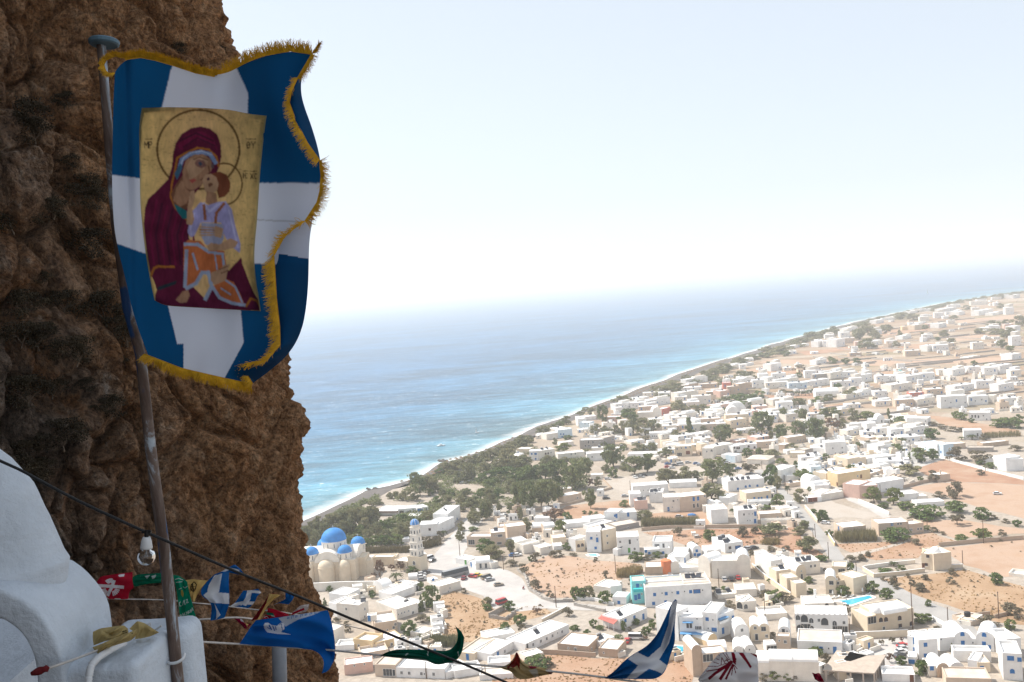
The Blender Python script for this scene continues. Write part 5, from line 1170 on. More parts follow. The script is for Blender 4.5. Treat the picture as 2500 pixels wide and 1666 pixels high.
for poly, n, (lo, hi) in ZONES:
    k = tries = 0
    x0, x1 = min(p[0] for p in poly), max(p[0] for p in poly); y0, y1 = min(p[1] for p in poly), max(p[1] for p in poly)
    while k < n and tries < n * 40:
        tries += 1
        x, y = rq.uniform(x0, x1), rq.uniform(y0, y1)
        if not in_px(x, y, poly): continue
        P = gp(x, y); w = rq.uniform(lo, hi); d = rq.uniform(lo, hi) * .8; hh = rq.choice((2.6, 3, 3.2, 3.4, 5.8 if hi > 6 else 2.2))
        if not free(P, w * .45): continue
        FOOT.append((Vector((P.x, P.y, 0)), w * .55)); k += 1
        a = R(rq.choice((8, 20, 35, -12))) + rq.gauss(0, .1); ca, sa = math.cos(a), math.sin(a)
        mi = rq.choice((0, 0, 0, 0, 1, 1, 2, 3))
        b0 = len(pk.v); pk.box(-w/2, -d/2, -.3, w/2, d/2, hh - .35, mi, False)
        for q in ((-w/2, -d/2, w/2, -d/2 + .25), (-w/2, d/2 - .25, w/2, d/2), (-w/2, -d/2 + .25, -w/2 + .25, d/2 - .25), (w/2 - .25, -d/2 + .25, w/2, d/2 - .25)): pk.box(q[0], q[1], hh - .35, q[2], q[3], hh, mi, False)
        for j in range(int(w / 2.4)):
            wx = -w/2 + w * (j + .5) / int(w / 2.4)
            pk.box(wx - .42, -d/2 - .05, .9 if j % 2 else .05, wx + .42, -d/2 - .004, 2.0, 4 if rq.random() < .7 else 5)
        if rq.random() < .25 and w > 4: pk.box(-w*.2, -d*.1, hh - .34, w*.2, d*.3, hh + 1.9, mi, False)
        if rq.random() < .3: pk.tube([(w*.2 - .6, d*.1, hh + .7), (w*.2 + .6, d*.1, hh + .7)], .26, 6, 6); pk.box(w*.2 - .7, d*.1 - 1.0, hh - .3, w*.2 + .7, d*.1 - .25, hh + .2, 4)
        for q in pk.v[b0:]: q.x, q.y = P.x + q.x * ca - q.y * sa, P.y + q.x * sa + q.y * ca
        if rq.random() < .6:
            b0 = len(pw.v); L, L2 = w * rq.uniform(.8, 1.6), d * rq.uniform(.6, 1.4); hw = rq.uniform(.8, 1.8)
            pw.box(w/2, -d/2 - L2, -.2, w/2 + .3, -d/2, hw, 0, False); pw.box(w/2 - L, -d/2 - L2 - .3, -.2, w/2 + .3, -d/2 - L2, hw, 0, False)
            for q in pw.v[b0:]: q.x, q.y = P.x + q.x * ca - q.y * sa, P.y + q.x * sa + q.y * ca
pk.build('small_buildings', [WHITE, WARM, CREAM, BEIGE, GLASS, BLUEP, METAL], None, kind='stuff')
# dry-stone walls and hedges between the far plots
for k in range(150):
    x, y = rq.uniform(1750, 2490), rq.uniform(740, 1010)
    P = gp(x, y)
    i_ = min(range(0, len(shore), 3), key=lambda i: (shore[i] - P).length)
    if P.y < 700 or (P - shore[i_]).dot(sn[i_]) > -130: continue
    L = rq.uniform(25, 110); a = R(17 + (90 if rq.random() < .35 else 0)) + rq.gauss(0, .06); ca, sa = math.cos(a), math.sin(a)
    b0 = len(pw.v); pw.box(-L/2, -.4, -.3, L/2, .4, rq.uniform(.9, 1.7), 1, False)
    for q in pw.v[b0:]: q.x, q.y = P.x + q.x * ca - q.y * sa, P.y + q.x * sa + q.y * ca
pw.build('yard_walls', [WARM, GREYST], None, kind='stuff')
# ================================================================== TREES AND PLANTS
def leaf_mat(name, c, c2, trans=.25):
    if name in MATS: return MATS[name]
    m, nt, p = base(name)
    oi = N(nt, 'ShaderNodeObjectInfo')
    geo = N(nt, 'ShaderNodeNewGeometry')
    n1 = N(nt, 'ShaderNodeTexNoise', i_Scale=.9, i_Detail=3); nt.links.new(geo.outputs['Position'], n1.inputs['Vector'])
    ad = N(nt, 'ShaderNodeMath', operation='MULTIPLY_ADD'); nt.links.new(oi.outputs['Random'], ad.inputs[0]); ad.inputs[1].default_value = .5; 
    sb = N(nt, 'ShaderNodeMath', operation='SUBTRACT'); nt.links.new(n1.outputs[0], sb.inputs[0]); sb.inputs[1].default_value = .25
    nt.links.new(sb.outputs[0], ad.inputs[2])
    r = ramp(nt, ad.outputs[0], [(.15, c), (.75, c2)])
    nt.links.new(r.outputs[0], p.inputs['Base Color']); p.inputs['Roughness'].default_value = .75; p.inputs['Specular IOR Level'].default_value = .15
    tr = N(nt, 'ShaderNodeBsdfTranslucent'); nt.links.new(r.outputs[0], tr.inputs[0])
    mx = N(nt, 'ShaderNodeMixShader', i_0=trans)
    nt.links.new(p.outputs[0], mx.inputs[1]); nt.links.new(tr.outputs[0], mx.inputs[2]); nt.links.new(mx.outputs[0], nt.nodes['Material Output'].inputs[0])
    MATS[name] = m
    return m
L_TAM = leaf_mat('tamarisk_leaves', (.165, .178, .085), (.26, .24, .13))
L_EUC = leaf_mat('eucalyptus_leaves', (.115, .148, .058), (.185, .20, .085))
L_OLI = leaf_mat('green_bush_leaves', (.09, .138, .04), (.165, .20, .07))
L_BRI = leaf_mat('bright_bush_leaves', (.14, .17, .045), (.20, .22, .075))
L_SCR = leaf_mat('dry_bush_leaves', (.15, .13, .085), (.22, .19, .13))
L_DRY = leaf_mat('withered_leaves', (.14, .085, .055), (.21, .13, .085))
L_REED = leaf_mat('reed_leaves', (.13, .135, .06), (.22, .19, .095))
L_PALM = leaf_mat('palm_leaves', (.05, .07, .025), (.085, .10, .04))
BARK = plain('bark', (.15, .115, .085), .95, .3, 3, .5, 12)
def crown_mesh(name, seed, n_cl, n_leaf, prof, leaf, mat, squash=.8, z0=.2, cone=False, spread=.32):
    """leaf clumps through an uneven crown; unit radius 1, total height 1"""
    r = random.Random(seed); v, f = [], []
    cl = []
    for k in range(n_cl):
        t = r.random()
        z = z0 + (1 - z0) * (t ** .8 if not cone else t ** 1.3)
        rad = prof((z - z0) / (1 - z0)) * (r.random() ** .45)
        a = r.random() * 6.283
        cl.append((rad * math.cos(a), rad * math.sin(a), z, spread * (.6 + .7 * r.random())))
    for k in range(n_leaf):
        cx, cy, cz, cr = cl[r.randrange(n_cl)]
        d = Vector((r.gauss(0, 1), r.gauss(0, 1), r.gauss(0, .8) + .25)).normalized()
        rr = cr * (.55 + .45 * r.random())
        c = Vector((cx + d.x * rr, cy + d.y * rr, min(1.02, max(z0 * .8, cz + d.z * rr * squash * .5))))
        n = (d + Vector((r.gauss(0, .5), r.gauss(0, .5), r.gauss(0, .5)))).normalized()
        u = n.orthogonal().normalized(); u = (Matrix.Rotation(r.random() * 6.28, 3, n) @ u); w = n.cross(u)
        s = leaf * (.6 + .8 * r.random()); b = len(v)
        uz = Vector((1, 1, .62))
        for a_, b_ in ((-1, -.55), (.1, -.9), (1, .1), (-.1, .9)):
            q = u * (a_ * s) + w * (b_ * s)
            v.append(c + Vector((q.x, q.y, q.z * .7)))
        f.append((b, b + 1, b + 2, b + 3))
    me = mesh(name, v, f); me.materials.append(mat); return me
def trunk_mesh(seed, th, rad, limbs, z1):
    r = random.Random(seed); mb = MB()
    bend = Vector((r.uniform(-.1, .1), r.uniform(-.1, .1), 0))
    p = [Vector((0, 0, -.03)), Vector((0, 0, th * .4)) + bend * .5, Vector((0, 0, th)) + bend]
    mb.tube(p, [rad * 1.3, rad, rad * .8], 7)
    for k in range(limbs):
        a = 6.283 * (k + r.random() * .6) / max(1, limbs)
        e = Vector((math.cos(a) * .55, math.sin(a) * .55, z1 * (.75 + .25 * r.random())))
        mb.tube([p[2], p[2].lerp(e, .5) + Vector((0, 0, .06)), e], [rad * .65, rad * .4, rad * .15], 5)
    me = mb.me('trunk'); me.materials.append(BARK); return me
dome_p = lambda t: math.sqrt(max(0, 1 - (max(0, t - .25) / .76) ** 2)) * (.72 + .28 * min(1, t / .25))
flat_p = lambda t: (.55 + .45 * min(1, t / .45)) * math.sqrt(max(0.02, 1 - max(0, (t - .5) / .52) ** 2))
cone_p = lambda t: max(.06, (1 - t) * .95)
tall_p = lambda t: (.55 + .45 * math.sin(min(1, t * 1.15) * math.pi * .62)) * (1 if t < .75 else max(.2, 1 - (t - .75) * 2.4))
KINDS = {}
def kind(k, name, cat, fol, adj, variants): KINDS[k] = (name, cat, fol, adj, variants)
kind('tam', 'tamarisk_tree', 'tree', L_TAM, 'grey-green tamarisk', [(crown_mesh('crown', 10 + i, 26, 1250, dome_p, .085, L_TAM, z0=.10, spread=.36), trunk_mesh(10 + i, .3, .07, 4, .7)) for i in range(4)])
kind('euc', 'eucalyptus_tree', 'tree', L_EUC, 'tall green eucalyptus', [(crown_mesh('crown', 20 + i, 30, 1700, tall_p, .075, L_EUC, z0=.2, spread=.34), trunk_mesh(20 + i, .36, .055, 5, .8)) for i in range(4)])
kind('oli', 'green_bush', 'bush', L_OLI, 'dense green bush', [(crown_mesh('crown', 30 + i, 22, 1000, dome_p, .10, L_OLI, z0=.06, spread=.36), trunk_mesh(30 + i, .2, .05, 3, .6)) for i in range(4)])
kind('bri', 'bright_green_bush', 'bush', L_BRI, 'bright yellow-green tree', [(crown_mesh('crown', 40 + i, 22, 1000, flat_p, .10, L_BRI, z0=.22, spread=.36), trunk_mesh(40 + i, .3, .06, 4, .6)) for i in range(2)])
kind('scr', 'dry_bush', 'bush', L_SCR, 'dry grey-brown bush', [(crown_mesh('crown', 50 + i, 16, 620, dome_p, .10, L_SCR, z0=.03, spread=.4), trunk_mesh(50 + i, .15, .035, 4, .6)) for i in range(4)])
kind('dry', 'withered_tree', 'tree', L_DRY, 'withered brown tree', [(crown_mesh('crown', 60 + i, 18, 620, tall_p, .09, L_DRY, z0=.3, spread=.3), trunk_mesh(60 + i, .4, .05, 4, .7)) for i in range(2)])
kind('cyp', 'cypress_tree', 'tree', L_EUC, 'dark pointed cypress', [(crown_mesh('crown', 70 + i, 26, 900, cone_p, .13, L_EUC, z0=.05, cone=True, spread=.22), trunk_mesh(70 + i, .25, .05, 0, .5)) for i in range(2)])
kind('aca', 'flat_topped_tree', 'tree', L_SCR, 'flat-topped grey tree', [(crown_mesh('crown', 80 + i, 20, 900, flat_p, .09, L_SCR, z0=.42, spread=.3), trunk_mesh(80 + i, .38, .06, 5, .7)) for i in range(2)])
L_ROK = leaf_mat('rock_shrub_twigs', (.035, .028, .018), (.065, .05, .03), .1)
kind('rok', 'rock_shrub', 'bush', L_ROK, 'dark rock shrub', [(crown_mesh('crown', 90 + i, 26, 2600, dome_p, .035, L_ROK, z0=.03, spread=.42), trunk_mesh(90 + i, .15, .035, 4, .6)) for i in range(3)])
def palm_meshes(seed):
    r = random.Random(seed); t = MB()
    t.tube([(0, 0, -.03), (.03, .02, .3), (0, .03, .62)], [.09, .07, .075], 7); tm = t.me('trunk'); tm.materials.append(BARK)
    c = MB()
    for k in range(22):
        a = 6.283 * k / 22 + r.uniform(-.15, .15); up = r.uniform(-.15, .55)
        pts = []
        for i in range(6):
            s = i / 5
            pts.append(Vector((math.cos(a) * s, math.sin(a) * s, .62 + up * s * .5 - .42 * s * s + .1 * s)))
        w = Vector((-math.sin(a), math.cos(a), 0))
        for i in range(5):
            wa, wb = .10 * math.sin(math.pi * min(1, (i + .35) / 5)), .10 * math.sin(math.pi * (i + 1.35) / 5.4)
            dz = Vector((0, 0, -.05))
            c.face([pts[i], pts[i+1], pts[i+1] + w * wb + dz, pts[i] + w * wa + dz]); c.face([pts[i+1], pts[i], pts[i] - w * wa + dz, pts[i+1] - w * wb + dz])
    cm_ = c.me('crown'); cm_.materials.append(L_PALM)
    return cm_, tm
kind('pal', 'palm_tree', 'palm', L_PALM, 'palm', [palm_meshes(3), palm_meshes(4)])
_tc = 0
def plant(k, P, w, h, label, group, rz=None):
    global _tc
    nm, cat, fol, adj, var = KINDS[k]
    cr, tr = var[_tc % len(var)]; _tc += 1
    r = bpy.data.objects.new(nm, None); COL.objects.link(r); r.empty_display_size = .3
    r.location = (P.x, P.y, P.z); r.rotation_euler = (0, 0, (_tc * 2.399) % 6.283)
    r.scale = (w / 2, w / 2, h)
    r['label'] = label; r['category'] = cat; r['group'] = group
    for n_, me in (('crown', cr), ('trunk', tr)):
        o = bpy.data.objects.new(n_, me); COL.objects.link(o); o.parent = r
    return r
def trees(phrase, crop, spec, group=None):
    """x,foot y,width,height,kind in crop pixels"""
    items = sorted([s.strip().split(',') for s in spec.split(';') if s.strip()], key=lambda t: float(t[0]))
    cnt = {}
    for it in items: cnt[it[4]] = cnt.get(it[4], 0) + 1
    seen = {}
    for it in items:
        x, y, w, h = (float(q) for q in it[:4]); k = it[4]
        P = gp(*crop(x, y)); sc_ = crop.k * P.y / FPX
        i = seen.get(k, 0); seen[k] = i + 1
        adj = KINDS[k][3]
        label = f"{adj} {phrase}" if cnt[k] == 1 else f"{adj}, {ORD[i]} from left {phrase}"
        plant(k, P, w * sc_ * 1.02, h * sc_ * 1.0, label, group or phrase)
trees('in the belt between church and sea', C2, '50,575,200,300,tam;130,500,210,290,tam;250,420,230,290,tam;370,375,230,270,tam;480,345,230,260,tam;600,320,240,270,tam;720,310,240,290,tam;840,300,240,300,tam;950,290,230,300,tam;1030,260,180,260,tam;200,590,180,260,tam;30,650,160,240,tam;330,480,220,250,tam;560,400,220,210,tam;900,350,190,200,tam;690,370,200,200,tam')
trees('in the garden behind the bell tower', C2, '820,385,150,130,oli;930,485,180,170,tam;1060,410,210,200,tam;1130,335,190,150,oli;1240,300,180,130,oli;1420,445,240,230,tam;1330,530,230,150,oli;1160,540,210,140,oli;650,590,200,170,oli;820,580,220,170,oli;960,570,170,120,oli;1540,250,150,130,oli;1650,280,160,120,oli;1790,210,210,160,tam;1430,190,180,100,oli;1200,460,180,150,tam;1500,360,190,160,tam;1050,520,170,120,oli')
trees('in the church courtyard', C2, '1110,1065,130,310,dry;1020,1025,100,90,dry;1400,905,130,130,dry;1270,900,110,80,dry;1340,1045,220,160,pal;1565,925,180,80,oli')
trees('beside the shady street', C2, '2020,440,130,170,pal;1900,520,150,110,scr;1800,530,150,110,scr;1700,520,130,100,scr;1960,470,120,130,scr;2270,330,110,130,tam;2240,460,120,110,tam')
trees('among the houses below the church', D7, '1845,440,250,290,oli;1700,505,125,235,cyp;1690,200,110,120,oli;380,228,95,85,oli;1000,315,100,105,oli;310,420,85,110,cyp;470,660,120,60,scr;1530,845,220,205,oli;1720,665,210,105,scr;620,700,110,50,scr;640,800,120,90,scr;1850,640,150,60,bri')
trees('beside the dry field above the plaza', D8, '1220,215,170,150,scr;1430,300,125,85,scr;1800,325,175,175,oli;1890,330,150,150,oli;1990,325,200,175,tam;2230,388,200,175,oli;1628,300,70,125,pal;200,248,95,75,scr')
trees('in the lower fields near the cable', D8, '1000,705,205,155,oli;780,805,165,135,oli;525,420,160,110,tam;530,485,150,80,oli;840,485,170,125,oli;1680,575,160,115,scr;1260,1310,370,160,oli;1780,772,145,65,oli;1955,848,115,80,oli;2050,735,125,115,oli;1030,800,110,110,scr;1250,540,140,80,dry;2150,770,120,60,oli;1420,1300,150,90,scr')
trees('behind the plaza shops', C3, '520,640,290,190,oli;590,725,330,190,tam;860,645,155,185,tam;870,835,180,80,scr;1040,950,155,140,scr;1155,765,100,80,oli;1235,765,135,120,scr;1470,712,115,90,scr;1560,702,135,90,scr;1595,395,175,205,bri;1100,335,190,185,tam;1680,605,145,100,oli;1990,620,65,80,oli;2080,762,65,50,scr;2230,1005,95,100,scr;1750,690,120,40,scr')
trees('along the street behind the beige hotel', C3, '340,235,210,180,tam;160,485,105,210,tam;500,175,115,250,euc;1000,175,85,180,tam;870,90,125,130,tam;1500,185,360,160,dry;1680,205,135,140,oli;1920,88,65,50,oli;2010,115,75,70,oli;2090,115,65,60,oli;330,330,140,60,oli;420,180,130,110,tam')
trees('around the red field and white hotel', C4, '560,762,210,125,oli;850,705,155,80,oli;980,722,55,60,oli;1160,402,160,115,scr;1600,472,180,155,oli;1340,572,155,85,scr;2080,415,140,140,scr;2260,372,120,100,scr;660,160,240,120,tam;2240,512,65,50,scr;1665,1235,160,150,pal;1810,1222,125,90,oli;2200,720,110,110,scr;470,1130,70,110,scr;720,740,160,60,scr;690,830,70,80,scr')
trees('in the hotel gardens behind the striped flag', E1, '780,755,125,125,oli;700,835,160,110,oli;370,785,80,140,oli;550,690,130,75,oli;290,925,150,75,oli;620,875,110,125,pal;1100,1105,90,55,pal;1260,1105,100,75,pal;1200,1165,130,65,oli;830,600,55,60,oli;1890,455,160,100,scr;1320,1160,120,50,oli;650,910,140,50,dry;460,790,60,60,scr')
trees('around the scalloped hotel and the pool', E2, '540,335,190,135,scr;660,365,240,165,oli;800,365,230,125,scr;1260,1135,210,115,oli;1400,1245,150,135,scr;480,1500,160,110,scr;640,1490,190,140,bri;840,1500,180,110,bri;2190,992,85,75,aca;2270,335,180,155,oli;1640,275,190,135,oli;2050,235,200,155,oli;1180,245,110,65,oli;1690,545,125,135,scr;2300,1235,125,125,dry;630,900,110,90,scr;870,200,80,90,oli;740,150,80,90,oli;960,1500,150,80,scr')
trees('near the lone villa and ochre field', E3, '980,435,85,95,oli;590,1275,150,125,oli;910,1405,220,200,oli;470,965,105,85,aca;600,965,55,85,dry;2150,565,210,175,scr;2260,610,160,155,scr;2150,765,160,135,oli;1850,700,240,125,scr;2040,835,180,80,scr;1460,1190,190,85,oli;870,665,230,125,oli;970,645,125,105,oli;860,212,165,110,scr;740,135,105,85,scr;940,50,115,60,scr;490,105,120,110,scr;1320,1090,70,130,cyp;2020,1040,120,110,oli;1100,770,130,50,scr;640,1360,90,60,oli')
trees('on the open ground by the villa', C6, '1310,965,140,95,scr;940,1035,115,75,scr;1300,1085,135,85,scr;870,1195,145,105,scr;680,1005,85,60,scr;1960,1095,195,155,oli;1390,245,240,145,aca;1750,160,235,155,oli;950,145,460,160,oli;1450,485,200,95,oli;1760,455,270,145,bri;2030,405,130,85,scr;2080,220,110,60,scr;2250,265,140,90,oli;1920,165,125,60,scr;800,525,160,75,scr;500,465,390,160,oli;1070,352,135,70,scr;960,315,105,60,oli;1180,388,85,45,scr;110,692,95,60,scr;20,752,110,85,scr;480,840,140,95,pal;590,900,145,75,oli;350,910,200,40,oli;740,172,115,55,scr;520,1160,140,60,scr;340,1050,80,60,scr;450,1100,110,80,scr')
trees('along the road through the village', C5, '200,415,140,145,scr;380,372,115,90,scr;600,375,380,145,tam;520,442,85,75,scr;700,462,95,75,scr;990,385,190,115,tam;1080,305,165,115,tam;1120,625,310,205,tam;830,605,130,55,scr;1330,762,180,75,oli;1310,195,115,155,oli;1380,195,105,115,oli;1215,75,85,55,oli;1440,405,125,85,oli;1740,775,165,85,scr;1890,765,135,65,scr;1990,705,85,55,scr;1740,945,145,145,oli;420,910,60,80,oli;600,620,150,60,scr;1380,905,60,40,scr;600,1075,110,80,oli;720,1130,70,140,oli;1140,1080,130,90,oli')
trees('in the tamarisk wood behind the beach', G4, '620,1310,210,175,tam;500,1300,160,125,tam;740,1240,210,260,euc;870,1190,230,240,tam;960,1190,165,175,tam;660,1060,180,150,euc;300,1280,115,90,tam;390,1270,115,90,tam;160,1370,125,80,tam;40,1390,125,75,tam;1090,890,210,135,tam;1240,870,205,135,tam;1330,840,165,115,tam;1420,800,205,125,tam;1560,780,205,135,tam;1650,730,165,125,tam;1750,700,205,135,tam;1880,650,185,125,tam;1960,630,185,125,tam;2050,600,185,135,tam')
trees('in the shore end of the tamarisk wood', G4, '2180,550,240,135,tam;2280,480,145,105,tam;1300,1050,175,165,tam;1420,1020,270,240,tam;1640,920,185,155,tam;1720,860,185,155,tam;1900,860,250,170,tam;2000,790,250,225,tam;2120,840,195,165,tam;2250,850,205,195,tam;1020,920,140,70,oli;1180,960,160,90,tam')
trees('in the green thicket beside the wood', G4, '1620,1045,190,115,oli;1740,1005,205,125,oli;1850,965,225,135,oli;1980,955,235,125,oli;2120,965,225,125,oli;2260,935,225,125,oli;2200,1045,185,105,oli;1900,1045,200,110,tam;1780,1080,180,100,oli;2060,1040,180,90,oli;2320,1010,160,110,oli')
trees('in the gardens between wood and street', G4, '890,1235,105,95,oli;1060,1255,135,105,tam;1180,1245,155,95,oli;1390,1385,270,225,tam;1120,1335,155,105,tam;980,1365,175,115,oli;1100,1455,205,135,tam;1310,1455,185,115,tam;1500,1485,260,220,tam;1690,1565,205,265,tam;1740,1385,225,245,tam;1640,1245,165,115,oli;1850,1265,175,125,oli;2060,1205,205,195,tam;1720,1125,175,115,oli;1560,1295,145,95,oli;2030,1485,135,145,euc;2160,1565,95,175,dry;1880,1475,85,125,tam;1400,1210,150,80,oli')
trees('in the big eucalyptus stand mid-left', G5, '60,1400,270,360,euc;200,1440,290,410,euc;360,1395,270,340,euc;470,1395,290,380,euc;620,1315,210,250,euc;600,1065,340,340,euc;850,1135,390,390,euc;1010,945,190,240,euc;1070,1425,180,290,euc;420,1000,250,220,euc;300,1000,240,200,oli;130,1020,260,170,oli;30,1060,200,150,oli;1180,1105,115,135,tam;1060,1130,120,130,dry')
trees('around the dusty car park', G5, '1400,825,340,310,euc;1700,935,290,250,euc;1880,905,270,270,euc;1390,975,155,145,oli;1290,905,155,115,tam;1550,1395,125,90,oli;1560,870,150,110,tam;2110,1040,190,180,tam;2230,1040,150,160,tam')
trees('among the houses near the shore', G5, '600,605,110,80,bri;690,605,180,115,bri;420,815,180,125,tam;110,865,230,190,tam;700,745,140,60,tam;1250,545,140,80,bri;1760,595,210,115,tam;1950,595,145,115,tam;2150,685,200,135,tam;2300,415,145,115,tam;560,500,80,90,tam;830,780,150,60,tam;1020,640,170,70,tam;450,760,130,100,tam;1520,560,150,70,tam')
trees('in the line of tamarisks near the shore', G5, '1150,355,180,145,tam;1280,355,145,115,tam;1430,365,135,135,tam;1540,355,140,180,tam;1650,355,190,210,tam;1830,365,260,230,tam;1970,315,190,165,tam;1620,195,310,205,oli;1240,205,170,260,euc;1850,440,230,60,scr')
trees('on the shore strip left of the villa', G5, '100,545,250,165,tam;400,355,175,115,tam;520,305,145,95,tam;620,255,145,85,oli;720,215,155,115,tam;200,475,125,95,tam;330,330,110,70,tam;930,95,145,70,tam;1080,55,155,75,tam;1000,30,150,60,tam;740,430,150,60,oli')
trees('between the white rows beyond the car park', G6, '370,365,210,230,cyp;570,335,115,95,tam;865,465,300,235,euc;1420,365,340,320,euc;1700,445,240,225,euc;1950,395,270,220,euc;2190,465,270,340,euc;2320,380,120,120,tam;1720,165,130,185,euc;1990,195,165,205,euc;940,215,75,95,oli;1850,585,175,95,tam;160,400,110,90,tam;1280,370,130,80,tam;1540,415,85,105,tam;1080,370,120,70,tam;2230,510,160,60,tam')
trees('in the row behind the white apartment block', G6, '50,1045,190,185,tam;170,1035,145,145,tam;330,1005,290,175,tam;700,1055,340,340,euc;950,975,230,195,euc;1250,935,240,155,aca;1540,1085,230,275,oli;1640,1135,140,220,tam;790,775,180,85,bri;690,1325,390,260,tam;470,1000,120,120,tam')
trees('along the upper road and its gardens', G6, '1200,685,140,125,oli;1380,665,115,115,oli;1560,685,260,105,tam;1700,785,190,75,bri;2010,1045,270,185,oli;2170,1065,155,80,scr;1960,1335,190,185,tam;1780,1215,80,180,pal;1640,1385,180,160,oli;2280,1565,160,125,oli;2140,1485,85,55,oli;1010,1500,130,115,pal;1900,855,75,115,oli;2050,795,105,50,dry;1480,1440,280,60,oli;1270,650,70,70,scr;2090,1180,60,70,oli')
trees('between the tower house and the orange strip', G7, '210,115,190,135,euc;230,235,180,135,dry;360,225,115,125,tam;470,125,115,135,tam;620,125,190,95,bri;860,145,85,145,cyp;990,165,170,85,oli;1330,325,160,115,oli;950,505,160,125,oli;1000,410,95,95,euc;520,422,75,60,oli;625,415,120,65,scr;160,560,90,70,oli;440,685,115,70,oli;290,90,110,80,tam')
trees('around the big red field', G7, '1110,575,95,85,oli;1200,580,190,155,oli;1350,555,130,115,oli;1090,715,270,105,tam;1350,795,140,115,scr;1210,795,75,55,oli;1880,725,95,60,scr;1610,965,190,155,scr;1570,985,115,95,scr;1410,975,145,65,scr;700,1025,205,155,bri;910,1045,195,165,bri;390,915,190,75,scr;1600,1135,230,115,oli;1620,565,190,145,scr;800,1090,120,60,oli;1050,1100,200,80,oli')
trees('beyond the red field near the right edge', G7, '1850,585,250,120,scr;1780,335,125,85,pal;2080,195,175,85,oli;2230,205,210,105,oli;1610,95,115,75,oli;1660,115,135,75,oli;1770,145,75,50,oli;1340,185,115,45,scr;1440,212,125,48,scr;1560,245,155,52,scr;1660,245,95,42,scr;2150,160,180,70,oli;2290,150,120,90,oli;2260,460,140,60,scr;2000,650,150,60,oli;1870,610,100,50,oli;2280,660,100,60,oli;1660,335,90,50,pal;1900,340,90,60,scr')
trees('in the palm grove in the middle distance', G8, '1615,805,60,85,pal;1660,810,60,70,pal;1700,808,60,65,pal;1745,812,60,65,pal;1790,810,60,65,pal;1830,812,60,70,pal;1865,805,60,75,pal;1905,800,60,85,pal;1940,800,60,80,pal;1985,798,60,70,pal;2025,790,60,75,pal;2060,785,60,70,pal;2095,780,60,65,pal')
trees('in the thickets around the palm grove', G8, '1380,832,120,65,oli;1200,885,210,95,oli;1310,885,170,85,oli;1230,930,180,70,oli;1050,880,130,60,tam;910,885,70,95,cyp;1960,885,140,65,oli;2060,855,130,55,tam;2250,835,130,75,tam;1760,922,135,85,tam;1450,892,85,45,oli;620,985,180,125,tam;760,985,135,80,tam;870,980,190,85,tam;1070,985,80,60,oli;2140,760,80,70,oli;2290,790,90,60,oli')
trees('on the shore side of the brown ruins', G8, '940,640,130,75,tam;1080,580,90,75,tam;740,680,160,55,tam;450,780,190,65,tam;610,780,120,85,tam;70,890,200,75,tam;1190,520,140,75,tam;1220,660,160,85,tam;1040,710,180,65,tam;680,650,90,40,tam;860,620,90,50,tam;1300,650,140,70,tam;380,770,90,50,tam;550,700,120,40,tam')
trees('on the open farmland in the distance', G8, '2100,505,75,55,oli;2215,505,85,55,oli;2320,505,85,55,oli;2070,475,55,40,oli;1760,635,90,45,oli;1770,565,150,48,scr;1600,410,200,75,tam;1480,405,190,65,tam;1410,440,70,40,oli;1900,255,190,55,tam;2050,235,160,60,tam;1750,305,140,42,tam;1480,540,60,55,oli;1640,430,100,50,oli')
trees('on the far plain right of centre', G1, '170,1215,160,95,tam;60,1235,130,65,tam;460,1265,180,115,tam;560,1215,180,125,tam;640,1262,140,95,tam;780,1195,150,95,tam;730,1165,75,62,tam;930,1255,75,95,tam;1430,1235,125,75,tam;560,1375,210,115,tam;880,1355,95,65,tam;1520,1315,105,60,tam;1080,1045,210,75,tam;930,1035,150,75,tam;1550,1035,115,45,tam;1690,930,105,55,tam;2090,905,95,55,tam;1330,945,95,45,tam')
trees('in the far trees at the right edge', G1, '2090,805,70,65,tam;2210,795,70,55,tam;1850,1205,140,65,tam;2000,1210,210,65,tam;2170,1250,190,115,tam;2290,1115,170,115,tam;2150,1105,95,65,tam;2010,1115,170,65,tam;2100,1375,105,105,euc;2200,1405,95,65,bri;1780,1565,75,55,oli;1920,1565,55,32,oli;1190,1240,60,55,tam;1220,1150,70,50,oli;1360,1280,60,40,oli')
# trees along the long beach, too small and hazy to tell apart
k0 = min(range(len(shore)), key=lambda i: (shore[i] - gp(1480, 978, SEA_Z)).length)
k1 = min(range(len(shore)), key=lambda i: (shore[i] - gp(2560, 704, SEA_Z)).length)
for j, i in enumerate(range(k0, k1, 1)):
    for q in range(1):
        if (i * 7919 + q * 31) % 10 < (8 if shore[i].y > 900 else 5):
            o = width(i) + 5 + ((i * 37 + q * 53) % 23) * 1.1
            P = inner[i] + (inner[i] - shore[i]).normalized() * (o - width(i) + 3)
            s_ = 6 + (i * 13 + q * 7) % 6
            plant('tam', Vector((P.x, P.y, 0)), s_ * 1.9, s_ * .55, 'small hazy tamarisk in the long strip behind the beach', 'hazy tamarisks along the long beach')
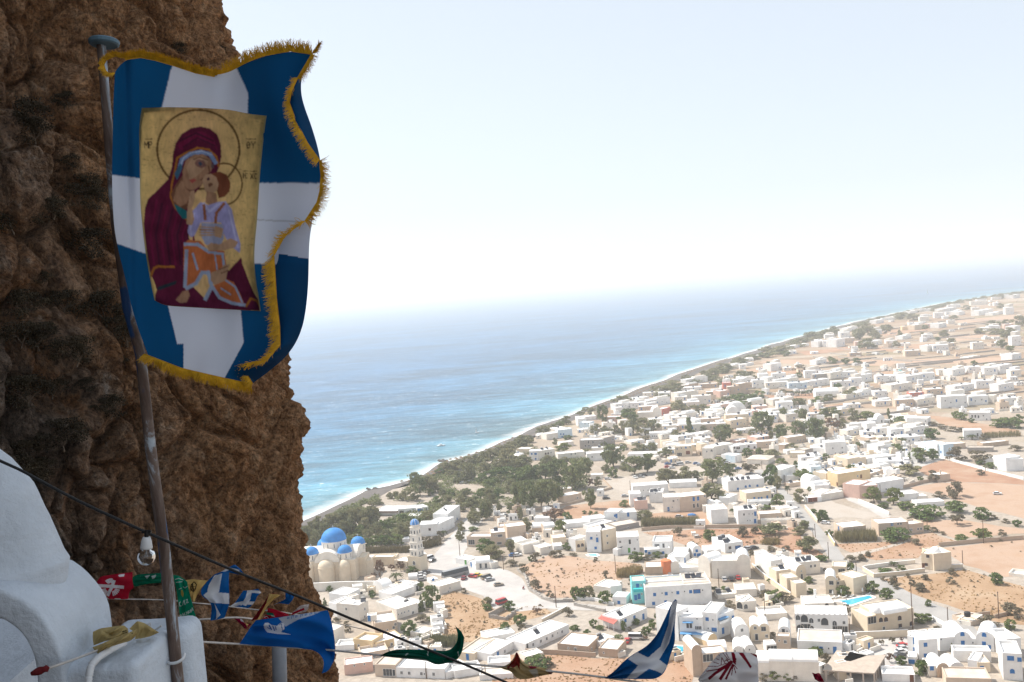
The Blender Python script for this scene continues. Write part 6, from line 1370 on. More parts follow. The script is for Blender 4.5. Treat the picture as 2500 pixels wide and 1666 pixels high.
# low growth filling the wood floor
def under(label, polys, n, h0, h1, mat):
    r_ = random.Random(8); uv_, uf_ = [], []
    for poly, share in polys:
        P = [gp(*q) for q in poly]
        x0, x1 = min(p.x for p in P), max(p.x for p in P); y0, y1 = min(p.y for p in P), max(p.y for p in P); k = tries = 0
        while k < n * share and tries < n * 30:
            tries += 1
            c = Vector((r_.uniform(x0, x1), r_.uniform(y0, y1), 0))
            g = noise.noise(c * .045)
            if not inside(c, P) or g < -.12: continue
            k += 1; hh = (h0 + (h1 - h0) * max(0, min(1, .5 + g))) * r_.uniform(.4, 1.1)
            for j in range(5):
                q = c + Vector((r_.gauss(0, .8), r_.gauss(0, .8), hh * r_.uniform(.25, 1)))
                nn = Vector((r_.gauss(0, .7), r_.gauss(0, .7), 1)).normalized(); u = nn.orthogonal().normalized() * r_.uniform(.25, .6); w = nn.cross(u)
                b = len(uv_); uv_.extend([q - u - w * .6, q + u * .2 - w, q + u + w * .2, q - u * .1 + w]); uf_.append((b, b + 1, b + 2, b + 3))
    link('undergrowth', mesh('undergrowth', uv_, uf_), mat, kind='stuff')
def inside(p, poly):
    c = False; n = len(poly)
    for i in range(n):
        a, b = poly[i], poly[i-1]
        if (a.y > p.y) != (b.y > p.y) and p.x < (b.x - a.x) * (p.y - a.y) / (b.y - a.y) + a.x: c = not c
    return c
under('', [([(735,1330),(800,1262),(920,1210),(940,1260),(890,1300),(880,1345),(745,1345)], .25), ([(880,1345),(900,1290),(1010,1240),(1060,1230),(1100,1255),(1060,1290),(1000,1320)], .2), ([(960,1225),(1010,1175),(1110,1140),(1290,1085),(1330,1110),(1440,1120),(1430,1200),(1310,1235),(1180,1240),(1070,1220)], .55)], 9000, .6, 3.2, leaf_mat('undergrowth_leaves', (.095, .13, .045), (.19, .20, .09)))
# dry shrubs dotted over the fields
rs = random.Random(5)
for poly, n, lab in ((FIELD1, 26, 'tiny dry shrub dotted over the pale field above the plaza'), (FIELD7, 22, 'tiny dry shrub dotted over the ochre field at lower right'), (FIELD8, 10, 'tiny dry shrub dotted over the pale field beside the villa'),
                     (FIELD5, 8, 'tiny dry shrub dotted over the long red field'), (FIELD3, 14, 'tiny dry shrub dotted over the orange field at bottom'), (FIELD2, 14, 'tiny dry shrub dotted over the brown field below the plaza'), (FIELD6, 6, 'tiny dry shrub dotted over the ochre field by the road')):
    x0, x1 = min(p.x for p in poly), max(p.x for p in poly); y0, y1 = min(p.y for p in poly), max(p.y for p in poly)
    k = 0
    while k < n:
        p_ = Vector((rs.uniform(x0, x1), rs.uniform(y0, y1), 0))
        if inside(p_, poly):
            s_ = rs.uniform(.6, 1.5); plant('scr', p_, s_, s_ * .6, lab, lab.split('over ')[1] + ' shrubs'); k += 1
# dry grass in the near fields: tufts of thin blades
gv, gf = [], []
for poly, den in ((FIELD2, .55), (FIELD3, .5), (FIELD7, .30), (FIELD1, .12), (FIELD5, .2), (FIELD6, .2)):
    x0, x1 = min(p.x for p in poly), max(p.x for p in poly); y0, y1 = min(p.y for p in poly), min(520, max(p.y for p in poly))
    for k in range(int((x1 - x0) * (y1 - y0) * den)):
        p_ = Vector((rs.uniform(x0, x1), rs.uniform(y0, y1), 0))
        if not inside(p_, poly) or noise.noise(p_ * .09) < -.12 + .3 * rs.random() - .2: continue
        for b in range(3):
            a = rs.random() * 3.14; s_ = rs.uniform(.12, .34); h_ = rs.uniform(.15, .42); q = p_ + Vector((rs.uniform(-.25, .25), rs.uniform(-.25, .25), 0))
            dx, dy = math.cos(a) * s_, math.sin(a) * s_
            n0 = len(gv); gv += [(q.x - dx, q.y - dy, .02), (q.x + dx, q.y + dy, .02), (q.x + dx * .7 + .1, q.y + dy * .7, h_), (q.x - dx * .8, q.y - dy * .8 + .1, h_ * .8)]
            gf.append((n0, n0 + 1, n0 + 2, n0 + 3))
gm = mesh('dry_grass', gv, gf)
link('dry_grass', gm, leaf_mat('straw', (.34, .22, .10), (.50, .35, .18), .2), kind='stuff')
# reed beds
def reeds(label, crop, foot, h, dep, mat=L_REED, n=900):
    P = [gp(*crop(x, y)) for x, y in foot]; L = [(b - a).length for a, b in zip(P, P[1:])]; T = sum(L)
    H = h * crop.k * P[0].y / FPX; v, f = [], []
    c = P[len(P)//2]
    for k in range(n):
        t = rs.random() * T; i = 0
        while i < len(L) - 1 and t > L[i]: t -= L[i]; i += 1
        q = P[i].lerp(P[i+1], t / L[i]); e, nn, _ = facing(P[i], P[i+1]); q = q + nn * (rs.random() * dep) - c
        hh = H * rs.uniform(.55, 1.05); a = rs.random() * 3.14; w = rs.uniform(.05, .14)
        bend = Vector((rs.gauss(.25, .35), rs.gauss(0, .35), 0)); ax = Vector((math.cos(a) * w, math.sin(a) * w, 0))
        b = len(v); v += [q - ax * .6, q + ax * .6, q + ax + bend * .4 + Vector((0, 0, hh * .6)), q - ax + bend * .4 + Vector((0, 0, hh * .6)), q + bend + Vector((0, 0, hh))]
        f += [(b, b + 1, b + 2, b + 3), (b + 3, b + 2, b + 4)]
    o = link('reed_bed', mesh('reed_bed', v, f), mat, None, label=label, category='reeds', group='reed beds'); o.location = c
L_REEDY = leaf_mat('yellow_reed_leaves', (.22, .17, .07), (.33, .25, .12))
reeds('tall green reed bed beside the beige house by the road', C6, [(-300, 510), (-60, 495), (250, 490)], 155, 9, n=1500)
reeds('long pale reed bed under the white apartment block', C4, [(605, 275), (900, 282), (1250, 270), (1465, 255)], 130, 7, n=2200)
reeds('yellow dry reeds left of the turquoise hotel', C4, [(265, 1010), (450, 1005), (660, 930)], 120, 6, L_REEDY, 1300)
reeds('reed bed just above the green pennant', D7, [(1545, 1010), (1850, 1035), (2225, 1015)], 140, 6, n=2200)
reeds('brown reed hedge behind the church courtyard', C2, [(830, 665), (1150, 655), (1510, 650)], 95, 5, leaf_mat('brown_reed_leaves', (.13, .11, .05), (.19, .15, .075)), 1800)
reeds('brown reeds between the bell tower and the street', C2, [(1650, 600), (1800, 585), (1990, 530)], 110, 5, MATS['brown_reed_leaves'], 1000)
reeds('green reed strip at the edge of the orange field', G7, [(1930, 325), (2120, 310), (2330, 300)], 65, 9, n=1000)
reeds('pale dry reeds in the red field near the road', C5, [(440, 530), (600, 545), (750, 530)], 80, 6, L_REEDY, 700)

# ================================================================== WALLS, POLES, POOLS, VEHICLES, BEACH
def wall(label, crop, pts, h, col, t=.3, stone=False, group='garden walls', name='garden_wall', cap=True):
    P = [gp(*crop(x, y)) for x, y in pts]
    c = P[0]; r = empty(name, (c.x, c.y, 0), 0, label, 'wall', group)
    mb, cb = MB(), MB()
    for a, b in zip(P, P[1:]):
        e, n, w = facing(a, b)
        def q(s, d, z): return (a.x + e.x * s + n.x * d - c.x, a.y + e.y * s + n.y * d - c.y, z)
        segs = max(1, int(w / (1.1 if stone else 400)))
        for k in range(segs):
            s0, s1 = w * k / segs, w * (k + 1) / segs
            hh = h * (rs.uniform(.75, 1.1) if stone else 1); tt = t * (rs.uniform(.8, 1.3) if stone else 1)
            b_ = len(mb.v)
            mb.v += [Vector(q(s, d, z)) for z in (-.3, hh) for s, d in ((s0, 0), (s1, 0), (s1, tt), (s0, tt))]
            for f_ in ((4,5,6,7),(0,1,5,4),(1,2,6,5),(2,3,7,6),(3,0,4,7)): mb.f.append([b_ + i for i in f_]); mb.m.append(0)
        if cap and not stone:
            b_ = len(cb.v)
            cb.v += [Vector(q(s, d, z)) for z in (h + .002, h + .1) for s, d in ((-.05, -.05), (w + .05, -.05), (w + .05, t + .05), (-.05, t + .05))]
            for f_ in ((4,5,6,7),(0,1,5,4),(1,2,6,5),(2,3,7,6),(3,0,4,7)): cb.f.append([b_ + i for i in f_]); cb.m.append(0)
    mb.build('masonry', col, r)
    if cb.f: cb.build('coping', ROOFW if col not in (TAN, GREYST) else ROOFB, r)
    return r
wall('cream retaining wall along the foot of the church terrace', D7, [(60, 225), (560, 200), (1160, 190), (1240, 180)], 3.4, WARM, .5)
wall('white wall bounding the plaza beside the brown field', D7, [(1915, 430), (1935, 500), (2015, 835)], 1.8, WHITE, .4)
wall('long stone wall above the red field', C4, [(625, 335), (1000, 300), (1700, 294), (2349, 285)], 1.5, TAN)
wall('stone wall between the pale field and the grove', C6, [(1130, 560), (1700, 505), (2349, 455)], 1.6, TAN)
wall('garden wall on the road side of the lone villa', C6, [(60, 885), (430, 835), (790, 800)], 1.4, WARM)
wall('long front garden wall of the lone villa', C6, [(195, 1005), (620, 965), (930, 925)], 1.5, CREAM)
wall('short end wall of the lone villa garden', C6, [(35, 905), (195, 1005)], 1.6, CREAM)
wall('low terrace wall right of the lone villa', C6, [(1320, 868), (1475, 858)], 1.3, CREAM)
wall('cream road wall below the pool villa', E3, [(-120, 905), (300, 890), (690, 868)], 2.2, CREAM)
wall('brown wall in front of the sandy-walled houses', D8, [(1080, 1110), (1250, 1118), (1520, 1130), (2085, 1172)], 1.5, TAN)
wall('rubble wall curving round the pale dry field', C3, [(950, 905), (1055, 985), (1110, 1170), (1300, 1310), (1480, 1365), (1755, 1350)], 1.3, GREYST, .7, True)
wall('cream boundary wall by the telegraph pole', D8, [(1320, 660), (1680, 470)], 1.1, CREAM)
wall('left wall of the small roofless ruin', D8, [(560, 605), (780, 490)], 1.9, GREYST, .4)
wall('front wall of the small roofless ruin', D8, [(565, 608), (800, 640), (945, 530)], 1.4, GREYST, .4, True)
wall('yellowish wall on the right of the village road', C5, [(1085, 5), (1180, 110), (1262, 215)], 1.5, CREAM)
wall('yellowish wall beside the reed bed and road', C5, [(1400, 385), (1512, 555)], 1.7, YELL)
wall('cream wall beside the lane of cubes', C5, [(330, 870), (470, 1000), (880, 1295)], 2.0, CREAM)
wall('white road wall along the big red field', G7, [(1430, 535), (1920, 675), (2340, 775)], 1.3, WHITE)
wall('stone wall at the end of the ochre field', E3, [(1590, 590), (1870, 560)], 1.2, TAN)
wall('low wall at the far corner of the ochre field', E3, [(1935, 605), (2140, 560)], 1.1, TAN)
wall('white wall below the hotel road', E3, [(1030, 625), (1280, 760)], 1.2, WHITE)
wall('cream wall across the parking behind the hotel', D8, [(1790, 340), (2060, 352), (2340, 425)], 1.0, WHITE)
wall('field wall below the eucalyptus stand', G5, [(0, 1480), (400, 1430), (750, 1370), (1000, 1310)], 1.2, TAN, .4)
wall('low stone wall across the orange plot', G5, [(1245, 1010), (1370, 1140), (1240, 1175)], 1.1, TAN)
wall('garden wall of the pink house lane', G7, [(520, 1020), (700, 1090), (860, 1165)], 1.4, WHITE)
wall('tan wall running to the lone hut', G7, [(1025, 875), (1225, 820), (1400, 790)], 1.6, TAN)
wall('rubble edge above the sandy houses', D8, [(1770, 425), (1990, 470), (2210, 520)], 1.1, GREYST, .8, True)
H_('long low cream building closing the church courtyard', C2, (890, 838, 1335, 822, 122, 6, 'c', 'f', 's@1000,770 s@890,785', dict(roofc=ROOFW)))
H_('small grey hut in the middle of the red field', C4, (1345, 405, 1405, 402, 45, 3, 'm', 'f'), (1385, 440, 1455, 435, 40, 3, 'g', 'f'))

WOOD = plain('pole_timber', (.12, .075, .05), .9, .25, 3)
def pole(label, crop, foot, top, arm=False):
    P = gp(*crop(*foot)); f_, t_ = crop(*foot), crop(*top)
    h = math.hypot(t_[0]-f_[0], t_[1]-f_[1]) * P.y / FPX * 1.02
    r = empty('utility_pole', P, 0, label, 'utility pole', 'telegraph poles in the village')
    mb = MB(); mb.tube([(0, 0, -.5), (0, 0, h)], [.17, .12], 7); mb.build('pole', WOOD, r)
    if arm: mb = MB(); mb.box(-.9, -.06, h - .7, .9, .06, h - .58); mb.box(-.75, -.05, h - .58, -.65, .05, h - .4); mb.box(.65, -.05, h - .58, .75, .05, h - .4); mb.build('crossarm', WOOD, r)
    else: mb = MB(); mb.box(-.25, -.05, h - .35, .25, .05, h - .25); mb.build('bracket', METAL, r)
for a in (('pole in front of the church retaining wall', C2, (1127, 1182), (1090, 990)), ('pole between plaza and beige hotel', C3, (135, 690), (118, 480)), ('pole beside the parked scooters', C3, (906, 760), (903, 590)),
          ('lone pole at the plaza road junction', C3, (1515, 1432), (1480, 1120)), ('pole at the foot of the plaza shops', C3, (762, 892), (735, 690)), ('pole in the pale field near the yellow reeds', C4, (256, 952), (237, 670)),
          ('pole in front of the great blank white wall', C4, (1737, 1172), (1718, 870)), ('pole in front of the stair house', C4, (872, 652), (864, 480)), ('pole above the two-vault cream house', E2, (522, 637), (512, 350)),
          ('pole at the bend of the village road', C5, (1430, 747), (1408, 490)), ('pole near the middle of the village road', C5, (1237, 422), (1231, 230)), ('thin pole beside the big tamarisk', C5, (1208, 462), (1198, 310)),
          ('pole beside the villa drive', C5, (1826, 932), (1817, 770)), ('pole with a crossarm at the stone wall', C6, (1772, 512), (1750, 172), True), ('pole behind the scalloped beige house', C6, (960, 252), (957, 140)),
          ('pole at the corner of the villa terrace', C6, (1472, 802), (1465, 610)), ('tall pole beside the cream porch villa', E3, (758, 762), (745, 120)), ('pole by the road below the ochre field', E3, (1266, 742), (1248, 440)),
          ('pole on the right side of the ochre field', E3, (1992, 612), (1978, 215)), ('pole in front of the blue-doored cube house', E3, (957, 1192), (940, 960)), ('pole at the end of the scalloped hotel', E2, (1742, 962), (1705, 600)),
          ('pole in the dusty car park', G5, (1641, 1187), (1625, 1020)), ('pole before the white apartment block', G5, (2126, 1472), (2104, 1250)), ('pole before the yellow-cream house', G7, (383, 842), (378, 690)),
          ('pole between the bright green trees', G7, (768, 962), (755, 830)), ('pole beside the white road wall', G7, (1926, 682), (1922, 560)), ('pole near the peach house', G7, (721, 632), (718, 540)),
          ('pole on the lower village road', G6, (1861, 1412), (1855, 1290)), ('pole at the taverna corner', G6, (1411, 852), (1405, 740), True), ('pole beside the white row house', G6, (1626, 1232), (1620, 1150)),
          ('pole before the row of five windows', D7, (1772, 1472), (1745, 1225)), ('pole at the bottom beside the cable', D8, (507, 1482), (485, 1260))):
    pole('dark timber ' + a[0], *a[1:])

POOLW = plain('pool_water', (.06, .42, .62), .12, .12, .6, spec=.5)
def pool(label, crop, pts):
    P = [gp(*crop(*q), .06) for q in pts]; c = sum(P, Vector()) / len(P)
    L = [(p_ - c) for p_ in P]
    if sum(a.x*b.y-a.y*b.x for a, b in zip(L, L[1:]+L[:1])) < 0: L = L[::-1]
    r = empty('swimming_pool', (c.x, c.y, 0), 0, label, 'swimming pool', 'hotel swimming pools')
    mb = MB(); mb.face([(p_.x, p_.y, .10) for p_ in L]); mb.build('water', POOLW, r)
    kb = MB()
    for a, b in zip(L, L[1:] + L[:1]):
        d = (b - a).normalized(); n = Vector((d.y, -d.x, 0))
        q = [a, b, b + n * .9 + d * .5, a + n * .9 - d * .5]
        kb.face([(p_.x, p_.y, .20) for p_ in q][::-1]); kb.face([(a.x, a.y, .0), (b.x, b.y, .0), (b.x, b.y, .20), (a.x, a.y, .20)][::-1])
        kb.face([(q[3].x, q[3].y, 0), (q[2].x, q[2].y, 0), (q[2].x, q[2].y, .2), (q[3].x, q[3].y, .2)])
    kb.build('coping', ROOFW, r)
pool('blue pool below the cream cubes', C5, [(1515, 1340), (1690, 1325), (2010, 1262), (2070, 1290), (1750, 1398), (1700, 1395), (1660, 1355)])
pool('turquoise pool behind the striped blue flag', E1, [(1095, 1005), (1300, 1018), (1345, 1050), (1290, 1090), (1060, 1088)])
pool('small pool below the arched terraces', C3, [(1965, 672), (2090, 668), (2110, 695), (1995, 692)])
FABW = plain('white_canvas', (.70, .69, .67), .85, .08, 2)
for (x, y), lab in (((1490, 1285), 'white parasol at the left end of the pool'), ((1612, 1270), 'white parasol before the vaulted house pool'), ((1915, 1245), 'white parasol beside the blank cream block'), ((2040, 1225), 'white parasol at the far end of the pool')):
    r = empty('parasol', gp(*C5(x, y)), 0, lab, 'parasol', 'poolside parasols')
    mb = MB(); mb.tube([(0, 0, 0), (0, 0, 2.6)], .04, 6); mb.build('pole', FRAMEW, r)
    mb = MB(); mb.lathe([(.12, 1.1), (.32, 1.4), (.2, 2.3), (.02, 2.75)], 8); mb.build('canopy', FABW, r)
for (x, y), lab in (((1480, 1298), 'first'), ((1550, 1292), 'second'), ((1655, 1290), 'third'), ((1750, 1282), 'fourth'), ((1990, 1252), 'fifth')):
    r = empty('sun_lounger', gp(*C5(x, y)), R(20), f'white sun lounger, {lab} from left along the blue pool', 'sun lounger', 'poolside loungers')
    mb = MB(); mb.box(-.95, -.32, .28, .45, .32, .38); mb.build('seat', FABW, r)
    mb = MB(); mb.face([(.46, -.32, .30), (.46, .32, .30), (1.05, .32, .78), (1.05, -.32, .78)][::-1]); mb.face([(.46, -.32, .38), (.46, .32, .38), (1.0, .32, .86), (1.0, -.32, .86)][::-1]); mb.build('backrest', FABW, r)
    mb = MB()
    for ax in (-.85, .4):
        for ay in (-.28, .28): mb.box(ax - .03, ay - .03, 0, ax + .03, ay + .03, .279)
    mb.build('legs', FRAMEW, r)

# vehicles
TYRE = plain('tyre_rubber', (.02, .02, .02), .8); CHROME = plain('wheel_rim', (.45, .45, .45), .35, metal=.8); LAMP = plain('headlight_glass', (.7, .7, .68), .2, spec=.5); TAIL = plain('tail_light', (.4, .02, .02), .3)
def paint(n, c): return plain(n, c, .3, .05, 3, spec=.5)
PAINTS = dict(red=paint('red_car_paint', (.42, .03, .03)), yellow=paint('yellow_car_paint', (.70, .45, .03)), white=paint('white_car_paint', (.72, .72, .72)), silver=paint('silver_car_paint', (.42, .43, .44)),
              black=paint('black_car_paint', (.025, .025, .028)), bronze=paint('bronze_car_paint', (.30, .25, .19)), blue=paint('blue_car_paint', (.05, .14, .34)), grey=paint('grey_car_paint', (.25, .255, .26)), dark=paint('dark_red_paint', (.20, .02, .03)))
def wheel_me(r, w):
    a, b = MB(), MB()
    a.tube([(0, -w/2, 0), (0, w/2, 0)], r, 14); b.tube([(0, -w/2 - .01, 0), (0, w/2 + .01, 0)], r * .58, 10)
    am, bm2 = a.me('tyre'), b.me('rim'); am.materials.append(TYRE); bm2.materials.append(CHROME); return am, bm2
WH = wheel_me(.31, .2); WHB = wheel_me(.5, .3)
def profile_body(prof, w, top_in=0.0, zcut=0):
    """side profile extruded across the width, roof drawn in"""
    mb = MB(); n = len(prof)
    def y(z): return w / 2 - (top_in * max(0, (z - zcut)) if z > zcut else 0)
    for s in (-1, 1):
        pts = [(x, s * y(z), z) for x, z in prof]; mb.face(pts if s < 0 else pts[::-1])
    for i in range(n):
        (xa, za), (xb, zb) = prof[i], prof[(i+1) % n]
        mb.face([(xa, -y(za), za), (xa, y(za), za), (xb, y(zb), zb), (xb, -y(zb), zb)])
    return mb
CARS = {
 'car': ([(-2.0, .3), (2.0, .3), (2.05, .62), (1.9, .82), (.95, .92), (-1.75, .95), (-2.05, .75)], [(.95, .925), (.35, 1.40), (-1.15, 1.42), (-1.75, .955)], 1.68, (-1.25, 1.25), WH),
 'van': ([(-2.4, .35), (2.4, .35), (2.45, .8), (2.15, 1.08), (-2.4, 1.1), (-2.45, .7)], [(2.15, 1.085), (1.55, 2.02), (-2.3, 2.05), (-2.4, 1.105)], 1.9, (-1.5, 1.55), WH),
 'bus': ([(-6, .4), (6, .4), (6.05, 1.0), (6.0, 1.55), (-6, 1.55), (-6.05, 1)], [(6.0, 1.555), (5.8, 3.2), (-5.9, 3.25), (-6, 1.555)], 2.5, (-3.6, 3.9), WHB),
 'pickup': ([(-2.4, .4), (2.4, .4), (2.45, .75), (2.2, 1.0), (-2.4, 1.02), (-2.45, .7)], [(1.35, 1.005), (.75, 1.6), (-.5, 1.62), (-.7, 1.02)], 1.75, (-1.5, 1.5), WH)}
def vehicle(kind_, color, crop, x, y, deg, label, name=None, cat=None, group='parked cars in the village'):
    P = gp(*crop(x, y), .06)
    body, cab, w, ax, wh = CARS[kind_]
    r = empty(name or {'car': 'parked_car', 'van': 'van', 'bus': 'bus', 'pickup': 'pickup_truck'}[kind_], P, R(deg), label, cat or {'car': 'car', 'van': 'van', 'bus': 'bus', 'pickup': 'pickup'}[kind_], group)
    key = kind_
    if key not in CACHE:
        g = profile_body(cab, w, .22, body[3][1]).me('windows'); g.materials.append(GLASS)
        rx = [p_ for p_ in cab]; zt = max(z for _, z in cab)
        rb = MB(); x0, x1 = cab[2][0], cab[1][0]; ww = w / 2 - .22 * (zt - body[3][1])
        rb.box(x0 - .08, -ww - .02, zt - .03, x1 + .08, ww + .02, zt + .04)
        for px in ((x0 + x1) / 2,) + ((x0 + (x1-x0)*.25, x0 + (x1-x0)*.75) if kind_ == 'bus' else ()):
            rb.box(px - .06, -w/2 + .0, body[3][1], px + .06, w/2 - .0, body[3][1] + .02)
        lm_, tm_ = MB(), MB()
        fx, bx = body[2][0], body[-1][0]
        lb = MB(); lb.box(fx - .08, -.16, .58, fx + .01, .16, .74); lme_ = lb.me('headlight'); lme_.materials.append(LAMP)
        tb_ = MB(); tb_.box(bx - .01, -.14, .66, bx + .1, .14, .82); tme = tb_.me('tail_light'); tme.materials.append(TAIL)
        CACHE[key] = (g, rb, lme_, tme, fx, bx)
    g, rb, lme_, tme, fx, bx = CACHE[key]
    ck = (key, color)
    if ck not in CACHE:
        b = profile_body(body, w).me('body'); b.materials.append(PAINTS[color]); q = rb.me('roof'); q.materials.append(PAINTS[color]); CACHE[ck] = (b, q)
    def child(n, me, loc=(0, 0, 0), par=None):
        o = bpy.data.objects.new(n, me); COL.objects.link(o); o.parent = par or r; o.location = loc; return o
    child('body', CACHE[ck][0]); child('roof', CACHE[ck][1]); child('windows', g)
    for sx in ax:
        for sy in (-1, 1):
            wq = child('wheel', wh[0], (sx, sy * (w / 2 - .06), .31 if wh is WH else .5)); child('rim', wh[1], par=wq)
    for sy in (-1, 1): child('headlight', lme_, (0, sy * w * .36, 0)); child('tail_light', tme, (0, sy * w * .38, 0))
    return r
CACHE = {}
b = vehicle('bus', 'grey', C3, 70, 985, 33, 'grey coach with dark windows parked on the plaza')
b['group'] = 'vehicles on the plaza'
for a in (('car', 'yellow', C3, 395, 985, -25, 'yellow taxi parked on the plaza'), ('car', 'red', C3, 320, 1000, -35, 'red and pale car beside the yellow taxi'), ('van', 'bronze', C3, 515, 1020, 40, 'brownish van parked behind the silver car'),
          ('car', 'silver', C3, 562, 1045, 25, 'silver car beside the brownish van'), ('car', 'bronze', C3, 690, 1118, 15, 'bronze car alone on the white plaza'), ('car', 'dark', C3, 192, 1025, 80, 'small dark red car behind the low white house'),
          ('van', 'red', C3, 735, 1375, 38, 'red minibus beside the brown field'), ('car', 'silver', C2, 1700, 965, 15, 'upper silver car in the row by the bell tower'), ('car', 'white', C2, 1692, 1003, 15, 'middle white car in the row by the bell tower'),
          ('car', 'grey', C2, 1705, 1045, 15, 'lowest grey car in the row by the bell tower'), ('car', 'black', C2, 1758, 940, 15, 'black car nearest the bell tower'), ('van', 'white', C2, 1815, 745, 50, 'white van beside the kiosk'), ('car', 'black', C2, 1855, 770, 60, 'dark car beside the white van'),
          ('car', 'silver', C3, 735, 178, 10, 'silver car on the street behind the beige hotel'), ('car', 'grey', C3, 790, 125, 20, 'grey car in front of the brown bush'), ('car', 'blue', C3, 900, 695, 10, 'blue car beside the plane tree'), ('car', 'white', C3, 960, 692, 10, 'white car right of the blue car'),
          ('van', 'white', E1, 545, 905, -15, 'white off-road car in the hotel drive'), ('car', 'red', E1, 418, 950, 75, 'red car beside the sandy house'), ('car', 'silver', C4, 1812, 1042, 85, 'left silver car under the blank wall'), ('car', 'black', C4, 1912, 1040, 85, 'middle black car under the blank wall'),
          ('car', 'red', C4, 2008, 1020, 85, 'right red car under the blank wall'), ('car', 'silver', C4, 2150, 600, 10, 'silver car by the white heater house'), ('car', 'black', C4, 2235, 590, 20, 'black car by the white heater house'), ('car', 'silver', C4, 1165, 140, -20, 'silver car behind the long reed bed'),
          ('car', 'red', E3, 620, 1020, 10, 'red car at the top of the row of four'), ('car', 'silver', E3, 622, 1060, 10, 'silver car below the red car'), ('car', 'white', E3, 598, 1105, 10, 'white car below the silver car'), ('car', 'black', E3, 565, 1165, 20, 'black car at the foot of the row of four'),
          ('pickup', 'dark', E3, 468, 1375, 70, 'dark red pickup under the round bush'), ('car', 'white', C5, 1380, 232, -35, 'white car parked by the village road'), ('car', 'white', G7, 2060, 940, -20, 'white car alone in the pale field'),
          ('car', 'white', G6, 120, 845, 5, 'white car nearest in the packed car park'), ('van', 'white', G6, 240, 800, 0, 'white van in the packed car park'), ('car', 'silver', G6, 350, 770, 5, 'silver car at the back of the packed car park'), ('car', 'red', G6, 55, 835, 10, 'red car at the left of the packed car park'),
          ('car', 'blue', G6, 60, 790, 10, 'blue car at the left of the packed car park'), ('car', 'black', G6, 160, 810, 5, 'black car in the packed car park'), ('car', 'blue', G6, 470, 785, 0, 'blue car at the right of the packed car park'), ('car', 'silver', G6, 515, 805, 0, 'silver car by the big eucalyptus'),
          ('car', 'white', G6, 910, 768, 10, 'white car beside the square white house'), ('van', 'white', G6, 835, 830, 60, 'white van under the bright green tree'), ('car', 'blue', G6, 1075, 858, 10, 'blue car on the sunny road'), ('car', 'silver', G6, 1270, 935, 5, 'silver car under the flat-topped tree'),
          ('car', 'black', G6, 1220, 945, 5, 'black car under the flat-topped tree'), ('car', 'white', G5, 1708, 985, -70, 'white car left under the twin eucalyptus'), ('car', 'silver', G5, 1795, 975, -30, 'silver car under the twin eucalyptus'), ('car', 'black', G5, 1835, 955, -30, 'black car in the eucalyptus shade'),
          ('car', 'white', G5, 1312, 1005, -10, 'white car at the edge of the dusty car park'), ('car', 'silver', G5, 1560, 1252, 10, 'silver car on the lane by the car park'), ('car', 'black', G5, 1290, 1285, 5, 'black car beside the white garden house'), ('car', 'white', G4, 1355, 1060, 0, 'white car by the beach house'), ('car', 'grey', G4, 1450, 1050, 5, 'grey car in the tamarisk shade')):
    vehicle(*a)
def scooter(crop, x, y, deg, label):
    P = gp(*crop(x, y), .06); r = empty('scooter', P, R(deg), label, 'scooter', 'scooters in the village')
    for sx in (-.6, .6):
        mb = MB(); mb.tube([(sx, -.07, .26), (sx, .07, .26)], .26, 12); mb.build('wheel', TYRE, r)
    mb = MB(); mb.box(-.75, -.17, .35, .1, .17, .78); mb.box(.1, -.15, .3, .5, .15, .42); mb.face([(.5, -.2, .3), (.5, .2, .3), (.68, .17, 1.0), (.68, -.17, 1.0)]); mb.build('body', PAINTS['red'], r)
    mb = MB(); mb.tube([(.62, -.32, 1.05), (.62, .32, 1.05)], .03, 6); mb.build('handlebar', TYRE, r)
    mb = MB(); mb.box(-.7, -.15, .785, .0, .15, .88); mb.build('seat', TYRE, r)
scooter(C3, 1045, 1165, 70, 'red scooter riding past the pale dry field')
scooter(E3, 1310, 775, 20, 'dark scooter by the pole below the ochre field')
# boat under a blue cover on the orange plot
r = empty('covered_boat', gp(*C4(1350, 135)), R(-25), 'small boat under a blue cover on the orange plot', 'boat')
mb = MB(); mb.lathe([(.1, 0), (.9, .5), (1.05, .95)], 12); o = mb.build('hull', FRAMEW, r); o.scale = (2.2, 1, 1)
mb = MB(); mb.lathe([(1.1, .96), (.9, 1.5), (.3, 1.9), (.02, 1.95)], 12); o = mb.build('cover', BLUEP, r); o.scale = (2.2, 1, 1)
# boats on the water
def boat(crop, x, y, L, label, sail=False, deg=20):
    P = gp(*crop(x, y), SEA_Z); r = empty('boat', P, R(deg), label, 'boat', 'boats on the sea')
    mb = MB(); hp = [(-.5, .16), (.1, .17), (.5, 0), (.1, -.17), (-.5, -.16)]
    lo = [Vector((x_ * L * .9, y_ * L * .7, -.1)) for x_, y_ in hp][::-1]; hi = [Vector((x_ * L, y_ * L, L * .11)) for x_, y_ in hp][::-1]
    mb.face(hi)
    for i in range(5): mb.face([lo[i], lo[(i+1) % 5], hi[(i+1) % 5], hi[i]])
    mb.build('hull', FRAMEW, r)
    if sail:
        mb = MB(); mb.tube([(0, 0, L*.11), (0, 0, L*1.4)], L * .012, 5); mb.build('mast', METAL, r)
        mb = MB(); mb.face([(-.02*L, 0, L*.2), (-.45*L, .05*L, L*.22), (-.02*L, 0, L*1.35)]); mb.build('sail', FABW, r)
    else:
        mb = MB(); mb.box(-.25*L, -.1*L, L*.111, .1*L, .1*L, L*.24); mb.build('cabin', FRAMEW, r)
boat(G4, 1042, 525, 7, 'white motor boat close to the near beach')
boat(G4, 1555, 335, 3.5, 'small dark dinghy with a sail off the beach', True)
boat(G1, 1250, 742, 12, 'tiny white sailing boat far out under the haze', True)
